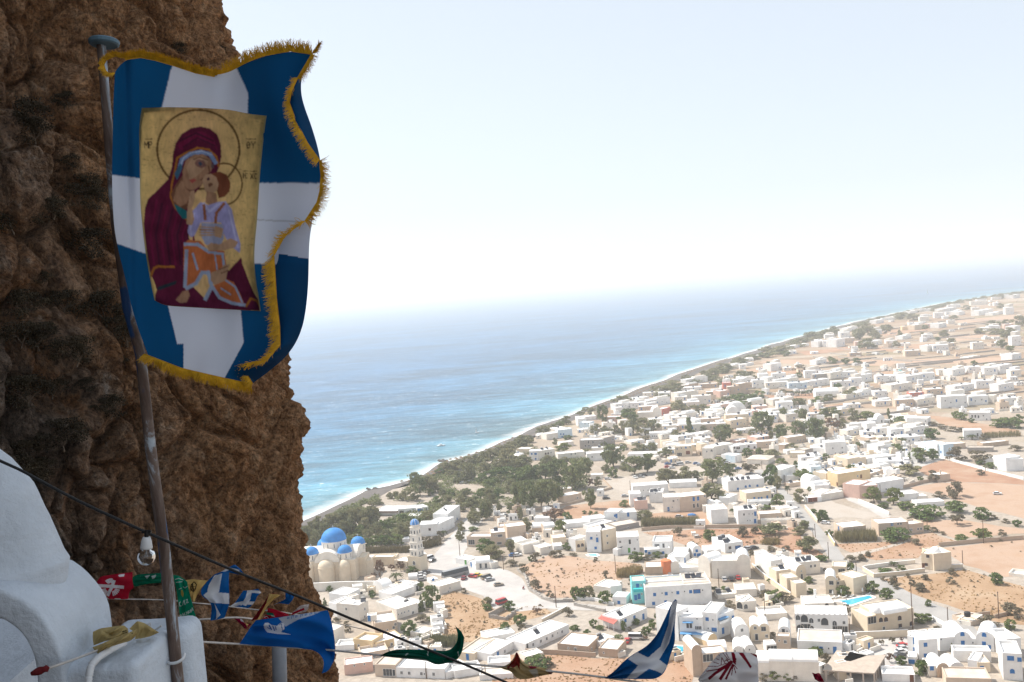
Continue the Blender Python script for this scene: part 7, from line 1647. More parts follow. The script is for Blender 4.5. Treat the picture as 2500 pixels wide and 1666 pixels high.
# rocks of the little jetties
rk = MB()
for cx, cy, n in ((1045, 745, 26), (1090, 740, 16), (12, 1150, 14), (90, 1140, 10)):
    for k in range(n):
        q = gp(*G4(cx + rs.gauss(0, 22), cy + rs.gauss(0, 7)), SEA_Z); s_ = rs.uniform(.5, 1.5)
        b_ = len(rk.v)
        for dz, rr in ((-.6, 1), (.35, .8), (.75, .25)):
            for a in range(5): rk.v.append(q + Vector((math.cos(a * 1.257 + k) * s_ * rr * rs.uniform(.7, 1.2), math.sin(a * 1.257 + k) * s_ * rr * rs.uniform(.7, 1.2), dz * s_)))
        for l in range(2):
            for a in range(5): rk.f.append([b_ + l*5 + a, b_ + l*5 + (a+1) % 5, b_ + (l+1)*5 + (a+1) % 5, b_ + (l+1)*5 + a]); rk.m.append(0)
        rk.f.append([b_ + 10 + a for a in range(5)]); rk.m.append(0)
rk.build('shore_rocks', plain('dark_shore_rock', (.11, .095, .085), .9, .3, .8), None, kind='stuff')
# thatched umbrellas in rows on the black sand
THATCH = plain('thatch', (.20, .135, .085), .95, .3, 6)
def umb_me():
    mb = MB(); mb.lathe([(1.35, 1.85), (1.4, 1.95), (.7, 2.4), (.03, 2.75)], 10); a = mb.me('canopy'); a.materials.append(THATCH)
    mb = MB(); mb.tube([(0, 0, -.3), (0, 0, 2.3)], .06, 5); p_ = mb.me('pole'); p_.materials.append(WOOD); return a, p_
UM = umb_me()
j0 = min(range(len(shore)), key=lambda i: (shore[i] - gp(945, 1185, SEA_Z)).length); j1 = min(range(len(shore)), key=lambda i: (shore[i] - gp(1760, 880, SEA_Z)).length)
cnt = 0
for i in range(j0, j1):
    if noise.noise(Vector((i * .09, 8, 0))) < -.22: continue
    for fr in (.42, .68):
        for s_ in (0, .5):
            if cnt >= 270: break
            a = shore[i].lerp(shore[i+1], s_); b_ = inner[i].lerp(inner[i+1], s_)
            q = a.lerp(b_, fr + .03 * noise.noise(Vector((i * 1.3, fr * 9, s_))))
            z = SEA_Z + .02 + (SEA_Z * -1 - .45) * min(1, fr / .35)
            r = bpy.data.objects.new('beach_umbrella', None); COL.objects.link(r); r.location = (q.x, q.y, -.45 + (fr - .35) * .65)
            r['label'] = 'thatched beach umbrella in the rows on the black sand'; r['category'] = 'beach umbrella'; r['group'] = 'thatched umbrellas on the beach'
            for n_, me in (('canopy', UM[0]), ('pole', UM[1])):
                o = bpy.data.objects.new(n_, me); COL.objects.link(o); o.parent = r
            cnt += 1
# water slide beyond the palm grove
P = gp(2210, 925); r = empty('water_slide', P, 0, 'tall white and turquoise water slide beyond the palm grove', 'water slide')
mb = MB(); pts = [(-6, 0, 9), (-4, 0, 8.6), (-2, .3, 6.6), (1, .6, 4.2), (4, .4, 2.2), (7, 0, .8), (9, 0, .6)]
mb.tube(pts, .55, 8); mb.build('chute', TURQ, r, smooth=True)
mb = MB()
for x, z in ((-5.8, 8.6), (-2, 6.1), (2, 3.2)): mb.tube([(x, .2, 0), (x, .2, z)], .18, 6)
mb.build('supports', FRAMEW, r)
mb = MB(); mb.box(-8, -1.2, 8.2, -6, 1.2, 8.5); mb.box(-7.9, -1.1, 0, -7.6, -.8, 8.2); mb.box(-7.9, .8, 0, -7.6, 1.1, 8.2); mb.build('platform', FRAMEW, r)
# ================================================================== FOREGROUND
Z3 = Crop(0, 1066, 850 / 2221); Z1 = Crop(0, 0, 850 / 2221); Z2 = Crop(0, 500, 850 / 2221)
FC = Crop(220, 1380, 300 / 2138); FD = Crop(460, 1360, 400 / 2091); FB = Crop(1650, 1560, 400 / 2353)
def pin(pts, x, y):
    pts = np.asarray(pts, float); c = np.zeros(x.shape, bool); n = len(pts)
    for i in range(n):
        ax, ay = pts[i]; bx, by = pts[i-1]
        m = (ay > y) != (by > y)
        with np.errstate(divide='ignore', invalid='ignore'):
            c ^= m & (x < (bx - ax) * (y - ay) / (by - ay) + ax)
    return c
def stroke(pts, w):
    out = []
    for a, b in zip(pts, pts[1:]):
        dx, dy = b[0]-a[0], b[1]-a[1]; L = math.hypot(dx, dy) or 1; nx, ny = -dy/L*w/2, dx/L*w/2; ex, ey = dx/L*w/3, dy/L*w/3
        out.append([(a[0]+nx-ex, a[1]+ny-ey), (b[0]+nx+ex, b[1]+ny+ey), (b[0]-nx+ex, b[1]-ny+ey), (a[0]-nx-ex, a[1]-ny-ey)])
    return out
def polyl(pts, t):
    pts = np.asarray(pts, float); d = np.hypot(*np.diff(pts, axis=0).T); s = np.concatenate([[0], np.cumsum(d)])
    s = s / s[-1] if s[-1] > 0 else np.linspace(0, 1, len(pts))
    # soft interpolation through the points
    x, y = np.interp(t, s, pts[:, 0]), np.interp(t, s, pts[:, 1])
    if len(pts) > 2 and len(t) > 8:
        k = max(1, len(t) // 14); ker = np.ones(2*k+1) / (2*k+1)
        for arr in (x, y):
            p_ = np.concatenate([2*arr[0] - arr[k:0:-1], arr, 2*arr[-1] - arr[-2:-k-2:-1]])
            arr[:] = np.convolve(p_, ker, 'valid')
    return x, y
def coons(top, right, bottom, left, nu, nv):
    u = np.linspace(0, 1, nu); v = np.linspace(0, 1, nv)
    tx, ty = polyl(top, u); bx, by = polyl(bottom, u); lx, ly = polyl(left, v); rx, ry = polyl(right, v)
    U, V = np.meshgrid(u, v)
    def mixc(T, B, L, Rr):
        return ((1-V)*T[None, :] + V*B[None, :] + (1-U)*L[:, None] + U*Rr[:, None]
                - ((1-U)*(1-V)*T[0] + U*(1-V)*T[-1] + (1-U)*V*B[0] + U*V*B[-1]))
    return mixc(tx, bx, lx, rx), mixc(ty, by, ly, ry), U, V
def patch(X, Y, D, crop):
    """pixel grid + depth grid -> vertex list"""
    out = []
    for x, y, d in zip(X.ravel(), Y.ravel(), D.ravel()):
        out.append(at(*crop(x, y), d))
    return out
def gridf(nv, nu, b=0):
    return [(b + j*nu + i, b + j*nu + i + 1, b + (j+1)*nu + i + 1, b + (j+1)*nu + i) for j in range(nv-1) for i in range(nu-1)]
def paint_print(X, Y, basec, shapes):
    c = np.empty(X.shape + (3,)); c[:] = basec
    for poly, col in shapes: c[pin(poly, X, Y)] = col
    return c
def cloth_obj(name, verts, faces, cols, mat, parent=None, **props):
    me = mesh(name, verts, faces, smooth=True)
    a = me.color_attributes.new('print', 'FLOAT_COLOR', 'POINT')
    a.data.foreach_set('color', np.concatenate([cols.reshape(-1, 3), np.ones((cols.reshape(-1, 3).shape[0], 1))], 1).astype(np.float32).ravel())
    return link(name, me, mat, parent, **props)
FLAGM = cloth_mat('flag_cloth', .62); PENM = cloth_mat('pennant_cloth', .38)
BL, WH_, GOLD = (.006, .075, .20), (.62, .67, .78), (.60, .33, .015)

# ---- the tilted pole with its disc
POLE = [(246, 100), (256, 220), (263, 306), (270, 390), (285, 560), (311, 749), (343, 867), (353, 959), (368, 1097), (379, 1181), (400, 1334), (417, 1487), (433, 1650), (440, 1720)]
PY = 3.3
r = empty('flagpole', at(440, 1720, PY), 0, 'weathered rusty flagpole with flaking blue and white paint', 'flagpole')
base_ = r.location.copy()
mb = MB(); mb.tube([at(x, y, PY + .015) - base_ for x, y in POLE], [(10.5 + 4.5 * i / 13) * PY / FPX for i in range(14)], 16)
pm_, nt, p = base('flaking_pole_paint')
tc = N(nt, 'ShaderNodeTexCoord'); mp = N(nt, 'ShaderNodeMapping'); mp.inputs['Scale'].default_value = (1, 1, .28); nt.links.new(tc.outputs['Object'], mp.inputs[0])
n1 = N(nt, 'ShaderNodeTexNoise', i_Scale=9, i_Detail=9, i_Roughness=.7, i_Distortion=.8); nt.links.new(mp.outputs[0], n1.inputs['Vector'])
n2 = N(nt, 'ShaderNodeTexNoise', i_Scale=6, i_Detail=4, i_Roughness=.5); mp2 = N(nt, 'ShaderNodeMapping'); mp2.inputs['Location'].default_value = (3, 5, 2); mp2.inputs['Scale'].default_value = (1, 1, .4)
nt.links.new(tc.outputs['Object'], mp2.inputs[0]); nt.links.new(mp2.outputs[0], n2.inputs['Vector'])
r1 = ramp(nt, n1.outputs[0], [(.40, (.075, .048, .038)), (.52, (.13, .095, .08)), (.575, (.32, .37, .42)), (.75, (.44, .50, .56))])
bl = ramp(nt, n2.outputs[0], [(.57, 0), (.585, 1)]); mx = N(nt, 'ShaderNodeMixRGB'); nt.links.new(bl.outputs[0], mx.inputs[0]); nt.links.new(r1.outputs[0], mx.inputs[1]); mx.inputs[2].default_value = (.012, .045, .13, 1)
nt.links.new(mx.outputs[0], p.inputs['Base Color']); p.inputs['Roughness'].default_value = .6
bp = N(nt, 'ShaderNodeBump', i_Strength=.5, i_Distance=.004); nt.links.new(n1.outputs[0], bp.inputs['Height']); nt.links.new(bp.outputs[0], p.inputs['Normal'])
mb.build('pole', pm_, r, smooth=True)
mb = MB(); q = at(254, 103, PY + .015) - base_; k = PY / FPX
mb.lathe([(.001, -9*k), (31*k, -8*k), (35*k, -5*k), (36*k, 2*k), (33*k, 5*k), (.001, 8*k)], 24)
o = mb.build('finial', plain('blue_grey_disc_paint', (.085, .15, .20), .6, .25, 14), r, smooth=False); o.location = q; o.rotation_euler = (R(-7), R(3), 0)

# ---- the church flag: cloth folded back on itself, icon panel, gold fringe
def flag():
    root = empty('church_flag', at(300, 500, PY), 0, 'large blue and white church flag with gold fringe and a painted icon', 'flag')
    inv = Matrix.Translation(-root.location)
    Rf = [(762,132),(727,191),(726,222),(745,262),(760,306),(777,360),(787,402),(788,430),(783,470),(776,497),(757,545),(755,575),(754,634),(752,730),(740,800),(727,844),(689,883),(640,920),(612,940)]
    E = [(762,132),(727,191),(712,222),(706,252),(722,296),(750,350),(780,392),(784,430),(781,468),(774,495),(745,540),(697,574),(668,626),(674,730),(682,800),(683,844),(651,879),(580,893),(612,940)]
    top = [(281,176),(290,155),(306,143),(344,138),(380,145),(421,157),(478,176),(520,184),(547,186),(574,168),(610,150),(651,134),(708,124),(762,132)]
    left = [(281,176),(277,230),(276,300),(273,430),(276,530),(283,592),(302,661),(325,768),(348,833),(363,871)]
    bot = [(363,871),(444,902),(543,925),(612,940)]
    nu, nv = 270, 370
    X, Y, U, V = coons(top, Rf, bot, left, nu, nv)
    ripple = .030*np.sin(U*9 + V*3.5) * (.3 + U) + .020*np.sin(U*17 - V*6 + 1) * (.25 + .6*U) + .035*np.exp(-((X-590)/40)**2) * (V < .3) * (1 - V/.3) + .018*np.sin(V*14 + U*5)
    D = PY - .05 - .10*np.sin(np.pi*U) + ripple + .10 * U**3
    D += -.03*np.exp(-((X - (300 + 20*V))/16)**2)
    col = np.empty(X.shape + (3,)); col[:] = BL
    xl = 421 + (395-421)*np.clip((Y-157)/106, 0, 1); xl = np.where(Y > 263, 395 + (411-395)*(Y-263)/487, xl); xl = np.where(Y > 750, np.where(Y < 840, 411 + (Y-750)*.24, 448), xl)
    xr = 578 + (606-578)*np.clip((Y-168)/60, 0, 1); xr = np.where(Y > 230, 606 - (606-587)*(Y-230)/520, xr); xr = np.where(Y > 750, np.where(Y < 837, 587 + (Y-750)*.09, 595 - (Y-837)*.54), xr)
    yt = np.interp(X, [276, 345, 640, 800], [428, 436, 447, 448]); yb = np.interp(X, [283, 350, 640, 800], [594, 618, 645, 650])
    white = ((X > xl) & (X < xr)) | ((Y > yt) & (Y < yb))
    col[white] = WH_
    seam = (np.abs(Y - np.interp(X, [630, 720], [537, 542])) < 1.1) & (X > 625); col[seam] = (.30, .32, .36)
    colp = np.pad(col, ((1, 1), (1, 1), (0, 0)), 'edge'); col = (colp[1:-1, 1:-1]*2 + colp[:-2, 1:-1] + colp[2:, 1:-1] + colp[1:-1, :-2] + colp[1:-1, 2:]) / 6
    verts = patch(X, Y, D, Crop(0, 0, 1)); faces = gridf(nv, nu)
    # the part blown back towards the viewer
    nw = 70; t = np.linspace(0, 1, nv)
    fx, fy = polyl(Rf, t); ei = np.linspace(0, 1, len(E)); ri = np.concatenate([[0], np.cumsum(np.hypot(*np.diff(np.asarray(Rf, float), axis=0).T))]); ri /= ri[-1]
    ex, ey = np.interp(t, ri, [q_[0] for q_ in E]), np.interp(t, ri, [q_[1] for q_ in E])
    S = np.linspace(0, 1, nw)[None, :]
    X2 = fx[:, None]*(1-S) + ex[:, None]*S; Y2 = fy[:, None]*(1-S) + ey[:, None]*S
    Dr = D[:, -1][:, None]
    D2 = Dr - .11*np.sin(np.pi/2*np.minimum(1, S*1.1)) - .02*np.sin(t*30)[:, None]*S*(t > .1)[:, None]
    c2 = np.empty(X2.shape + (3,)); c2[:] = BL
    c2[(Y2 > 442) & (Y2 < np.interp(X2, [640, 760], [612, 634]))] = WH_
    b = len(verts); verts += patch(X2, Y2, D2, Crop(0, 0, 1)); faces += gridf(nv, nw, b)
    # the printed icon replaces the cloth in the middle, so that patch is cut out of the blue and white
    hole = [(354,275),(400,272),(478,273),(560,278),(610,289),(640,292),(637,306),(626,421),(619,536),(611,615),(613,665),(619,710),(627,750),(520,744),(420,738),(386,726),(372,672),(361,596),(351,497),(350,383),(348,306)]
    hin = pin(hole, X, Y).ravel(); faces = [f_ for f_ in faces if not (f_[0] < b and all(hin[i_] for i_ in f_))]
    cols = np.concatenate([col.reshape(-1, 3), c2.reshape(-1, 3)])
    cloth_obj('cloth', [inv @ q_ for q_ in verts], faces, cols, FLAGM, root)
    # hem strip along the hoist
    # ---- icon panel, printed cloth sewn on the front
    it = [(346,264),(400,262),(478,263),(560,268),(610,279),(651,283)]; il = [(346,264),(339,306),(341,383),(342,497),(352,596),(364,672),(377,733),(392,744),(410,747)][:7]
    ir = [(651,283),(647,306),(635,421),(628,536),(620,615),(622,665),(628,710),(637,745),(637,760)]; ib = [(377,733),(395,745),(420,748),(520,754),(637,760)]
    nu2, nv2 = 210, 330
    Xi, Yi, Ui, Vi = coons(it, ir, ib, il, nu2, nv2)
    from_px = {}
    # depth follows the cloth beneath, 6 mm nearer
    gx, gy = X.ravel(), Y.ravel()
    Di = np.empty(Xi.shape)
    # cloth depth as a function of its own (u, v): invert by nearest grid line
    for j in range(nv2):
        row_v = np.argmin(np.abs(Y[:, nu//2] - Yi[j, nu2//2])); xr_, dr_ = X[row_v], D[row_v]
        Di[j] = np.interp(Xi[j], xr_, dr_)
    ker = np.ones(9)/9
    for j in range(nu2): Di[:, j] = np.convolve(np.pad(Di[:, j], 4, 'edge'), ker, 'valid')
    Di -= .014 + .008*np.sin(np.pi*Ui)
    # picture in Z1 crop units
    x, y = Xi / Z1.k, Yi / Z1.k
    c = np.empty(Xi.shape + (3,)); g = np.clip(Vi*1.0, 0, 1)[..., None]
    c[:] = np.array((.60, .40, .19))*(1-.5*np.minimum(1, np.abs(Ui-.5)*2)[..., None]) + np.array((.62, .47, .15))*(.5*np.minimum(1, np.abs(Ui-.5)*2)[..., None])
    crack = np.array([[noise.noise(Vector((a_*.006, b_*.05, 2))) for a_, b_ in zip(ra, rb)] for ra, rb in zip(x, y)])
    crk = np.abs(np.sin(y*.16 + crack*7)) < .10
    c[crk & (crack > -.1) & ((x < 1130) | (y < 800) | (x > 1440))] *= .55
    def P_(poly, colr, dy=0): c[pin([(a_, b_ + dy) for a_, b_ in poly], x, y)] = colr
    def ring(cx, cy, rx, ry, w, colr):
        d = np.sqrt(((x-cx)/rx)**2 + ((y-cy)/ry)**2); c[np.abs(d-1)*rx < w] = colr
    ring(1265, 955, 262, 252, 7, (.13, .075, .03)); ring(1432, 1175, 112, 132, 5, (.13, .075, .03))
    MAR, MAR2, DK = (.095, .014, .038), (.135, .014, .048), (.055, .014, .032)
    body = [(1280,808),(1340,822),(1385,858),(1408,920),(1412,1000),(1400,1060),(1380,1110),(1330,1130),(1240,1240),(1210,1420),(1200,1560),(1200,1800),(1300,1900),(1540,1640),(1545,1680),(1590,1800),(1620,1870),(1658,1930),(1665,1985),(1400,1975),(1060,1955),(990,1935),(990,1880),(1000,1850),(985,1800),(960,1745),(935,1600),(918,1420),(925,1330),(945,1270),(1020,1200),(1075,1140),(1098,1060),(1105,980),(1120,915),(1160,855),(1220,818)]
    P_(body, MAR)
    for k_ in range(9): 
        a0 = 960 + k_*34; P_(stroke([(a0+40, 1280 + k_*18), (a0, 1500), (a0+24, 1690)], 12)[0], DK if k_ % 2 else MAR2); P_(stroke([(a0, 1500), (a0+24, 1690)], 12)[0], DK if k_ % 2 else MAR2)
    P_([(1130,930),(1200,850),(1290,840),(1360,880),(1390,960),(1330,900),(1230,890),(1160,960)], MAR2)
    for q_ in stroke([(1150,900),(1250,850),(1360,900)], 10) + stroke([(1170,940),(1260,880),(1370,930)], 8): P_(q_, DK)
    ORNG_ = (.33, .13, .03)
    for q_ in stroke([(1120,1070),(1130,1010),(1190,975),(1260,945),(1330,955),(1380,1000),(1395,1060)], 14) + stroke([(1120,1070),(1095,1180),(1090,1260),(1120,1330),(1190,1400),(1210,1400)], 13): P_(q_, ORNG_)
    for q_ in stroke([(1140,1090),(1160,1020),(1210,985),(1280,970),(1340,985),(1375,1040)], 26): P_(q_, (.17, .25, .42))
    for q_ in stroke([(1150,1060),(1170,1010),(1220,975),(1290,965),(1350,990)], 6): P_(q_, (.42, .46, .62))
    P_([(1112,1110),(1150,1040),(1165,1070),(1130,1150)], (.05, .12, .20))
    SK, SK2, SKD = (.30, .17, .105), (.38, .24, .15), (.15, .07, .045)
    P_([(1120,1180),(1165,1120),(1200,1200),(1240,1220),(1210,1300),(1180,1345),(1110,1310),(1090,1240)], SKD)
    P_([(1125,1200),(1160,1150),(1190,1210),(1220,1230),(1190,1300),(1150,1320),(1105,1280)], SK)
    P_([(1165,1090),(1185,1025),(1235,988),(1300,985),(1340,1015),(1362,1060),(1345,1095),(1325,1110),(1318,1140),(1290,1180),(1240,1212),(1195,1208),(1165,1170)], SK)
    P_([(1190,1070),(1220,1010),(1290,1000),(1330,1030),(1300,1080),(1260,1120),(1210,1150)], SK2)
    P_([(1240,1040),(1262,1018),(1300,1025),(1318,1060),(1285,1075),(1255,1062)], (.20, .10, .085)); P_([(1262,1040),(1280,1032),(1293,1050),(1278,1062)], (.05, .06, .09))
    P_([(1345,1040),(1366,1050),(1366,1075),(1348,1072)], (.10, .07, .08))
    for q_ in stroke([(1235,1018),(1275,1003),(1325,1022)], 7): P_(q_, SKD)
    for q_ in stroke([(1330,1060),(1338,1100),(1310,1130),(1280,1150)], 9): P_(q_, SKD)
    P_([(1205,1150),(1235,1140),(1255,1152),(1225,1170)], (.30, .07, .06))
    P_([(1108,1300),(1190,1345),(1200,1400),(1165,1395),(1130,1350)], (.02, .13, .15))
    # the child
    P_([(1345,1110),(1400,1095),(1445,1115),(1470,1165),(1465,1220),(1435,1255),(1395,1265),(1380,1200)], (.16, .055, .03))
    P_([(1290,1150),(1310,1115),(1345,1110),(1380,1130),(1395,1175),(1385,1215),(1350,1240),(1310,1225)], SK2); P_([(1318,1140),(1335,1130),(1340,1148),(1324,1155)], DK); P_([(1325,1175),(1350,1165),(1360,1180),(1335,1195)], SKD)
    P_([(1320,1220),(1380,1235),(1385,1290),(1350,1320),(1310,1290)], SK)
    LAV, LAV2 = (.30, .29, .52), (.40, .40, .62)
    P_([(1280,1290),(1330,1310),(1390,1290),(1440,1285),(1480,1340),(1500,1440),(1535,1560),(1530,1615),(1470,1570),(1430,1500),(1410,1420),(1280,1420),(1240,1505),(1215,1515),(1195,1480),(1225,1350)], LAV)
    for q_ in stroke([(1300,1300),(1335,1350),(1400,1300)], 16) + stroke([(1460,1340),(1490,1470),(1520,1580)], 12) + stroke([(1240,1360),(1215,1440),(1220,1500)], 10): P_(q_, LAV2)
    for q_ in stroke([(1300,1310),(1310,1400)], 18) + stroke([(1430,1300),(1380,1360),(1375,1420)], 18): P_(q_, (.26, .10, .05))
    P_([(1215,1220),(1240,1215),(1245,1260),(1225,1330),(1240,1400),(1225,1440),(1190,1430),(1195,1330)], SK2)
    P_([(1285,1420),(1420,1430),(1430,1520),(1400,1580),(1310,1560),(1280,1500)], (.28, .30, .42))
    for k_ in range(4): 
        for q_ in stroke([(1275, 1448 + k_*18), (1350, 1452 + k_*16), (1415, 1470 + k_*10)], 10): P_(q_, SK2 if k_ != 1 else SK)
    P_([(1370,1440),(1425,1460),(1410,1520),(1370,1510)], SK2)
    P_([(1320,1570),(1345,1550),(1400,1560),(1470,1520),(1520,1545),(1500,1580),(1420,1600),(1350,1625)], SK2)
    ORR, BLG = (.42, .13, .05), (.27, .33, .46)
    P_([(1170,1560),(1200,1530),(1280,1540),(1330,1600),(1430,1600),(1445,1700),(1410,1790),(1330,1760),(1290,1740),(1240,1800),(1180,1850),(1170,1700)], ORR)
    for q_ in stroke([(1180,1560),(1260,1560),(1320,1600)], 20) + stroke([(1190,1600),(1185,1720),(1180,1830)], 22) + stroke([(1230,1620),(1260,1720)], 14) + stroke([(1330,1610),(1420,1620),(1430,1720)], 16) + stroke([(1190,1840),(1250,1810),(1290,1740),(1330,1740),(1350,1830),(1310,1910)], 24) + stroke([(1370,1620),(1385,1720)], 9): P_(q_, BLG)
    P_([(1355,1830),(1440,1780),(1490,1800),(1530,1870),(1560,1945),(1470,1940),(1400,1900)], ORR)
    for q_ in stroke([(1355,1830),(1400,1900),(1480,1935),(1560,1948)], 20) + stroke([(1440,1790),(1500,1830),(1545,1930)], 12) + stroke([(1410,1840),(1470,1880)], 10): P_(q_, BLG)
    P_([(1345,1740),(1400,1720),(1430,1690),(1465,1690),(1450,1740),(1440,1790),(1370,1820),(1345,1790)], SK2)
    for q_ in stroke([(1400,1720),(1450,1700)], 6) + stroke([(1410,1745),(1458,1725)], 6): P_(q_, SKD)
    P_([(1165,1860),(1200,1850),(1212,1885),(1190,1930),(1150,1935),(1120,1915)], SK)
    for q_ in stroke([(955,1775),(985,1710),(1010,1700),(1110,1705)], 15) + stroke([(1570,1955),(1600,1905),(1640,1920),(1660,1960)], 14): P_(q_, ORNG_)
    P_([(1000,1850),(1010,1830),(1130,1790),(1120,1815),(1020,1850)], (.02, .035, .045)); 
    # small lettering: abbreviations each side
    INK = (.035, .022, .018)
    def glyph(s_, ox, oy, h, w):
        gl = {'M': [[(0,1),(0,0),(.5,.6),(1,0),(1,1)]], 'P': [[(0,1),(0,0),(.8,.05),(.9,.3),(.7,.5),(0,.52)]], 'O': [[(.5,0),(.05,.4),(.3,1),(.8,.9),(.95,.4),(.5,0)], [(.2,.5),(.8,.5)]], 'Y': [[(0,0),(.5,.5),(1,0)], [(.5,.5),(.5,1)]], 'I': [[(.5,0),(.5,1)]], 'C': [[(.9,.1),(.4,0),(.05,.5),(.4,1),(.9,.9)]], 'X': [[(0,0),(1,1)], [(1,0),(0,1)]]}[s_]
        for st in gl:
            for q_ in stroke([(ox + a_*w, oy + b_*h) for a_, b_ in st], 5.5): P_(q_, INK)
    glyph('M', 922, 905, 42, 22); glyph('P', 950, 905, 42, 20); glyph('O', 1572, 905, 42, 24); glyph('Y', 1602, 905, 42, 26)
    glyph('I', 1548, 1105, 34, 10); glyph('C', 1562, 1105, 34, 18); glyph('X', 1598, 1108, 34, 18); glyph('C', 1622, 1108, 34, 16)
    for a_, b_, cc in ((925, 970, 888), (1572, 1632, 888), (1548, 1582, 1092), (1598, 1640, 1094)):
        for q_ in stroke([(a_, cc), (b_, cc)], 5): P_(q_, INK)
    # soft brushwork: blur the print a little and let the pigment vary
    for it_ in range(2):
        c = (np.roll(c, 1, 0) + np.roll(c, -1, 0) + np.roll(c, 1, 1) + np.roll(c, -1, 1) + 2*c) / 6
    br = np.array([[noise.noise(Vector((a_*.02, b_*.012, 7))) + .6*noise.noise(Vector((a_*.07, b_*.03, 3))) for a_, b_ in zip(ra, rb)] for ra, rb in zip(x, y)])
    c = np.clip(c * (1 + .26*br[..., None]), 0, 1)
    # pale sewn edge
    edge = (Ui < .012) | (Ui > .988); c[edge] = (.50, .40, .20)
    cloth_obj('icon_panel', [inv @ q_ for q_ in patch(Xi, Yi, Di, Crop(0, 0, 1))], gridf(nv2, nu2), c, FLAGM, root)
    # ---- fringe
    rf = random.Random(3); fv, ff = [], []
    def strands(path, ddir, n, L0, L1, depth, spread=.5, band=5):
        path = np.asarray(path, float); d = np.hypot(*np.diff(path, axis=0).T); s = np.concatenate([[0], np.cumsum(d)])/d.sum()
        n = int(n * 1.7); spread *= .62
        for k_ in range(n):
            t_ = (k_ + rf.random())/n
            px, py = np.interp(t_, s, path[:, 0]), np.interp(t_, s, path[:, 1]); dp = depth(t_) if callable(depth) else depth
            ang = (ddir(t_) if callable(ddir) else ddir) + rf.gauss(0, spread); L = rf.uniform(L0, L1); w = rf.uniform(.45, 1.05); ang += .35*noise.noise(Vector((px*.06, py*.06, 1)))*2
            cx, cy = px, py; pts = [(cx, cy)]
            for st in range(3):
                a_ = ang + rf.gauss(0, .25) * st; cx += math.cos(a_)*L/3; cy += math.sin(a_)*L/3; pts.append((cx, cy))
            b_ = len(fv); dd = dp - rf.random()*.02
            for i_, (qx, qy) in enumerate(pts):
                nx, ny = -math.sin(ang)*w*(1 - .2*i_), math.cos(ang)*w*(1 - .2*i_)
                fv.append(inv @ at(qx+nx, qy+ny, dd - .004*i_)); fv.append(inv @ at(qx-nx, qy-ny, dd - .004*i_))
            for i_ in range(3): ff.append((b_+2*i_, b_+2*i_+1, b_+2*i_+3, b_+2*i_+2))
        # woven heading the strands hang from
        for i_ in range(len(path)-1):
            n_ = max(2, int(d[i_]/4))
            for m_ in range(n_):
                a_, c_ = path[i_] + (path[i_+1]-path[i_])*m_/n_, path[i_] + (path[i_+1]-path[i_])*(m_+1)/n_
                t_ = s[i_] + (s[i_+1]-s[i_])*m_/n_; dp = (depth(t_) if callable(depth) else depth) - .012
                an = ddir(t_) if callable(ddir) else ddir
                ox, oy = math.cos(an)*band, math.sin(an)*band; b_ = len(fv)
                fv.extend([inv @ at(a_[0]-ox*.3, a_[1]-oy*.3, dp), inv @ at(c_[0]-ox*.3, c_[1]-oy*.3, dp), inv @ at(c_[0]+ox, c_[1]+oy, dp), inv @ at(a_[0]+ox, a_[1]+oy, dp)])
                ff.append((b_, b_+1, b_+2, b_+3))
    topD = lambda t_: float(np.interp(t_, np.linspace(0, 1, nu), D[0])); botD = lambda t_: float(np.interp(t_, np.linspace(0, 1, nu), D[-1]))
    strands(top[2:9], -1.5, 420, 10, 22, lambda t_: topD(.08 + t_*.55), .45, 14)
    strands([(281,178),(268,184),(256,172),(252,158),(258,146),(280,136),(306,141)], lambda t_: 2.6 + t_*2.4, 260, 6, 16, PY - .08, .5, 10)
    strands(top[8:], -1.75, 420, 14, 34, lambda t_: topD(.62 + t_*.38), .4, 8)
    strands([(762,132),(772,118),(778,108)], -.6, 60, 8, 16, lambda t_: topD(1), .7, 4)
    Ed = lambda a, b: (lambda t_: float(np.interp(a + (b-a)*t_, np.linspace(0, 1, nv), D2[:, -1])))
    strands(E[0:4], lambda t_: .6 if t_ < .5 else 2.6, 150, 10, 22, Ed(0, .14), .5, 7)
    strands(E[3:7], 2.5, 170, 12, 26, Ed(.14, .32), .45, 7)
    strands(E[6:11], lambda t_: .3 + .5*t_, 190, 10, 30, Ed(.32, .49), .6, 6)
    strands(E[10:13], lambda t_: 2.7, 140, 10, 26, Ed(.49, .6), .5, 6)
    strands(E[12:16], 2.45, 420, 18, 36, Ed(.6, .86), .3, 9)
    strands(E[15:18], lambda t_: 2.9 - .5*t_, 200, 10, 24, Ed(.86, .97), .5, 7)
    strands([(580,893),(600,912),(616,938)], 2.4, 120, 10, 22, Ed(.97, 1), .6, 8)
    strands([(350,866)] + bot, lambda t_: 1.5 if t_ > .1 else 2.2, 620, 12, 26, lambda t_: botD(t_), .4, 12)
    fr = link('fringe', mesh('fringe', fv, ff), plain('gold_fringe', GOLD, .6, .3, 40), root); fr['kind'] = 'stuff'
flag()

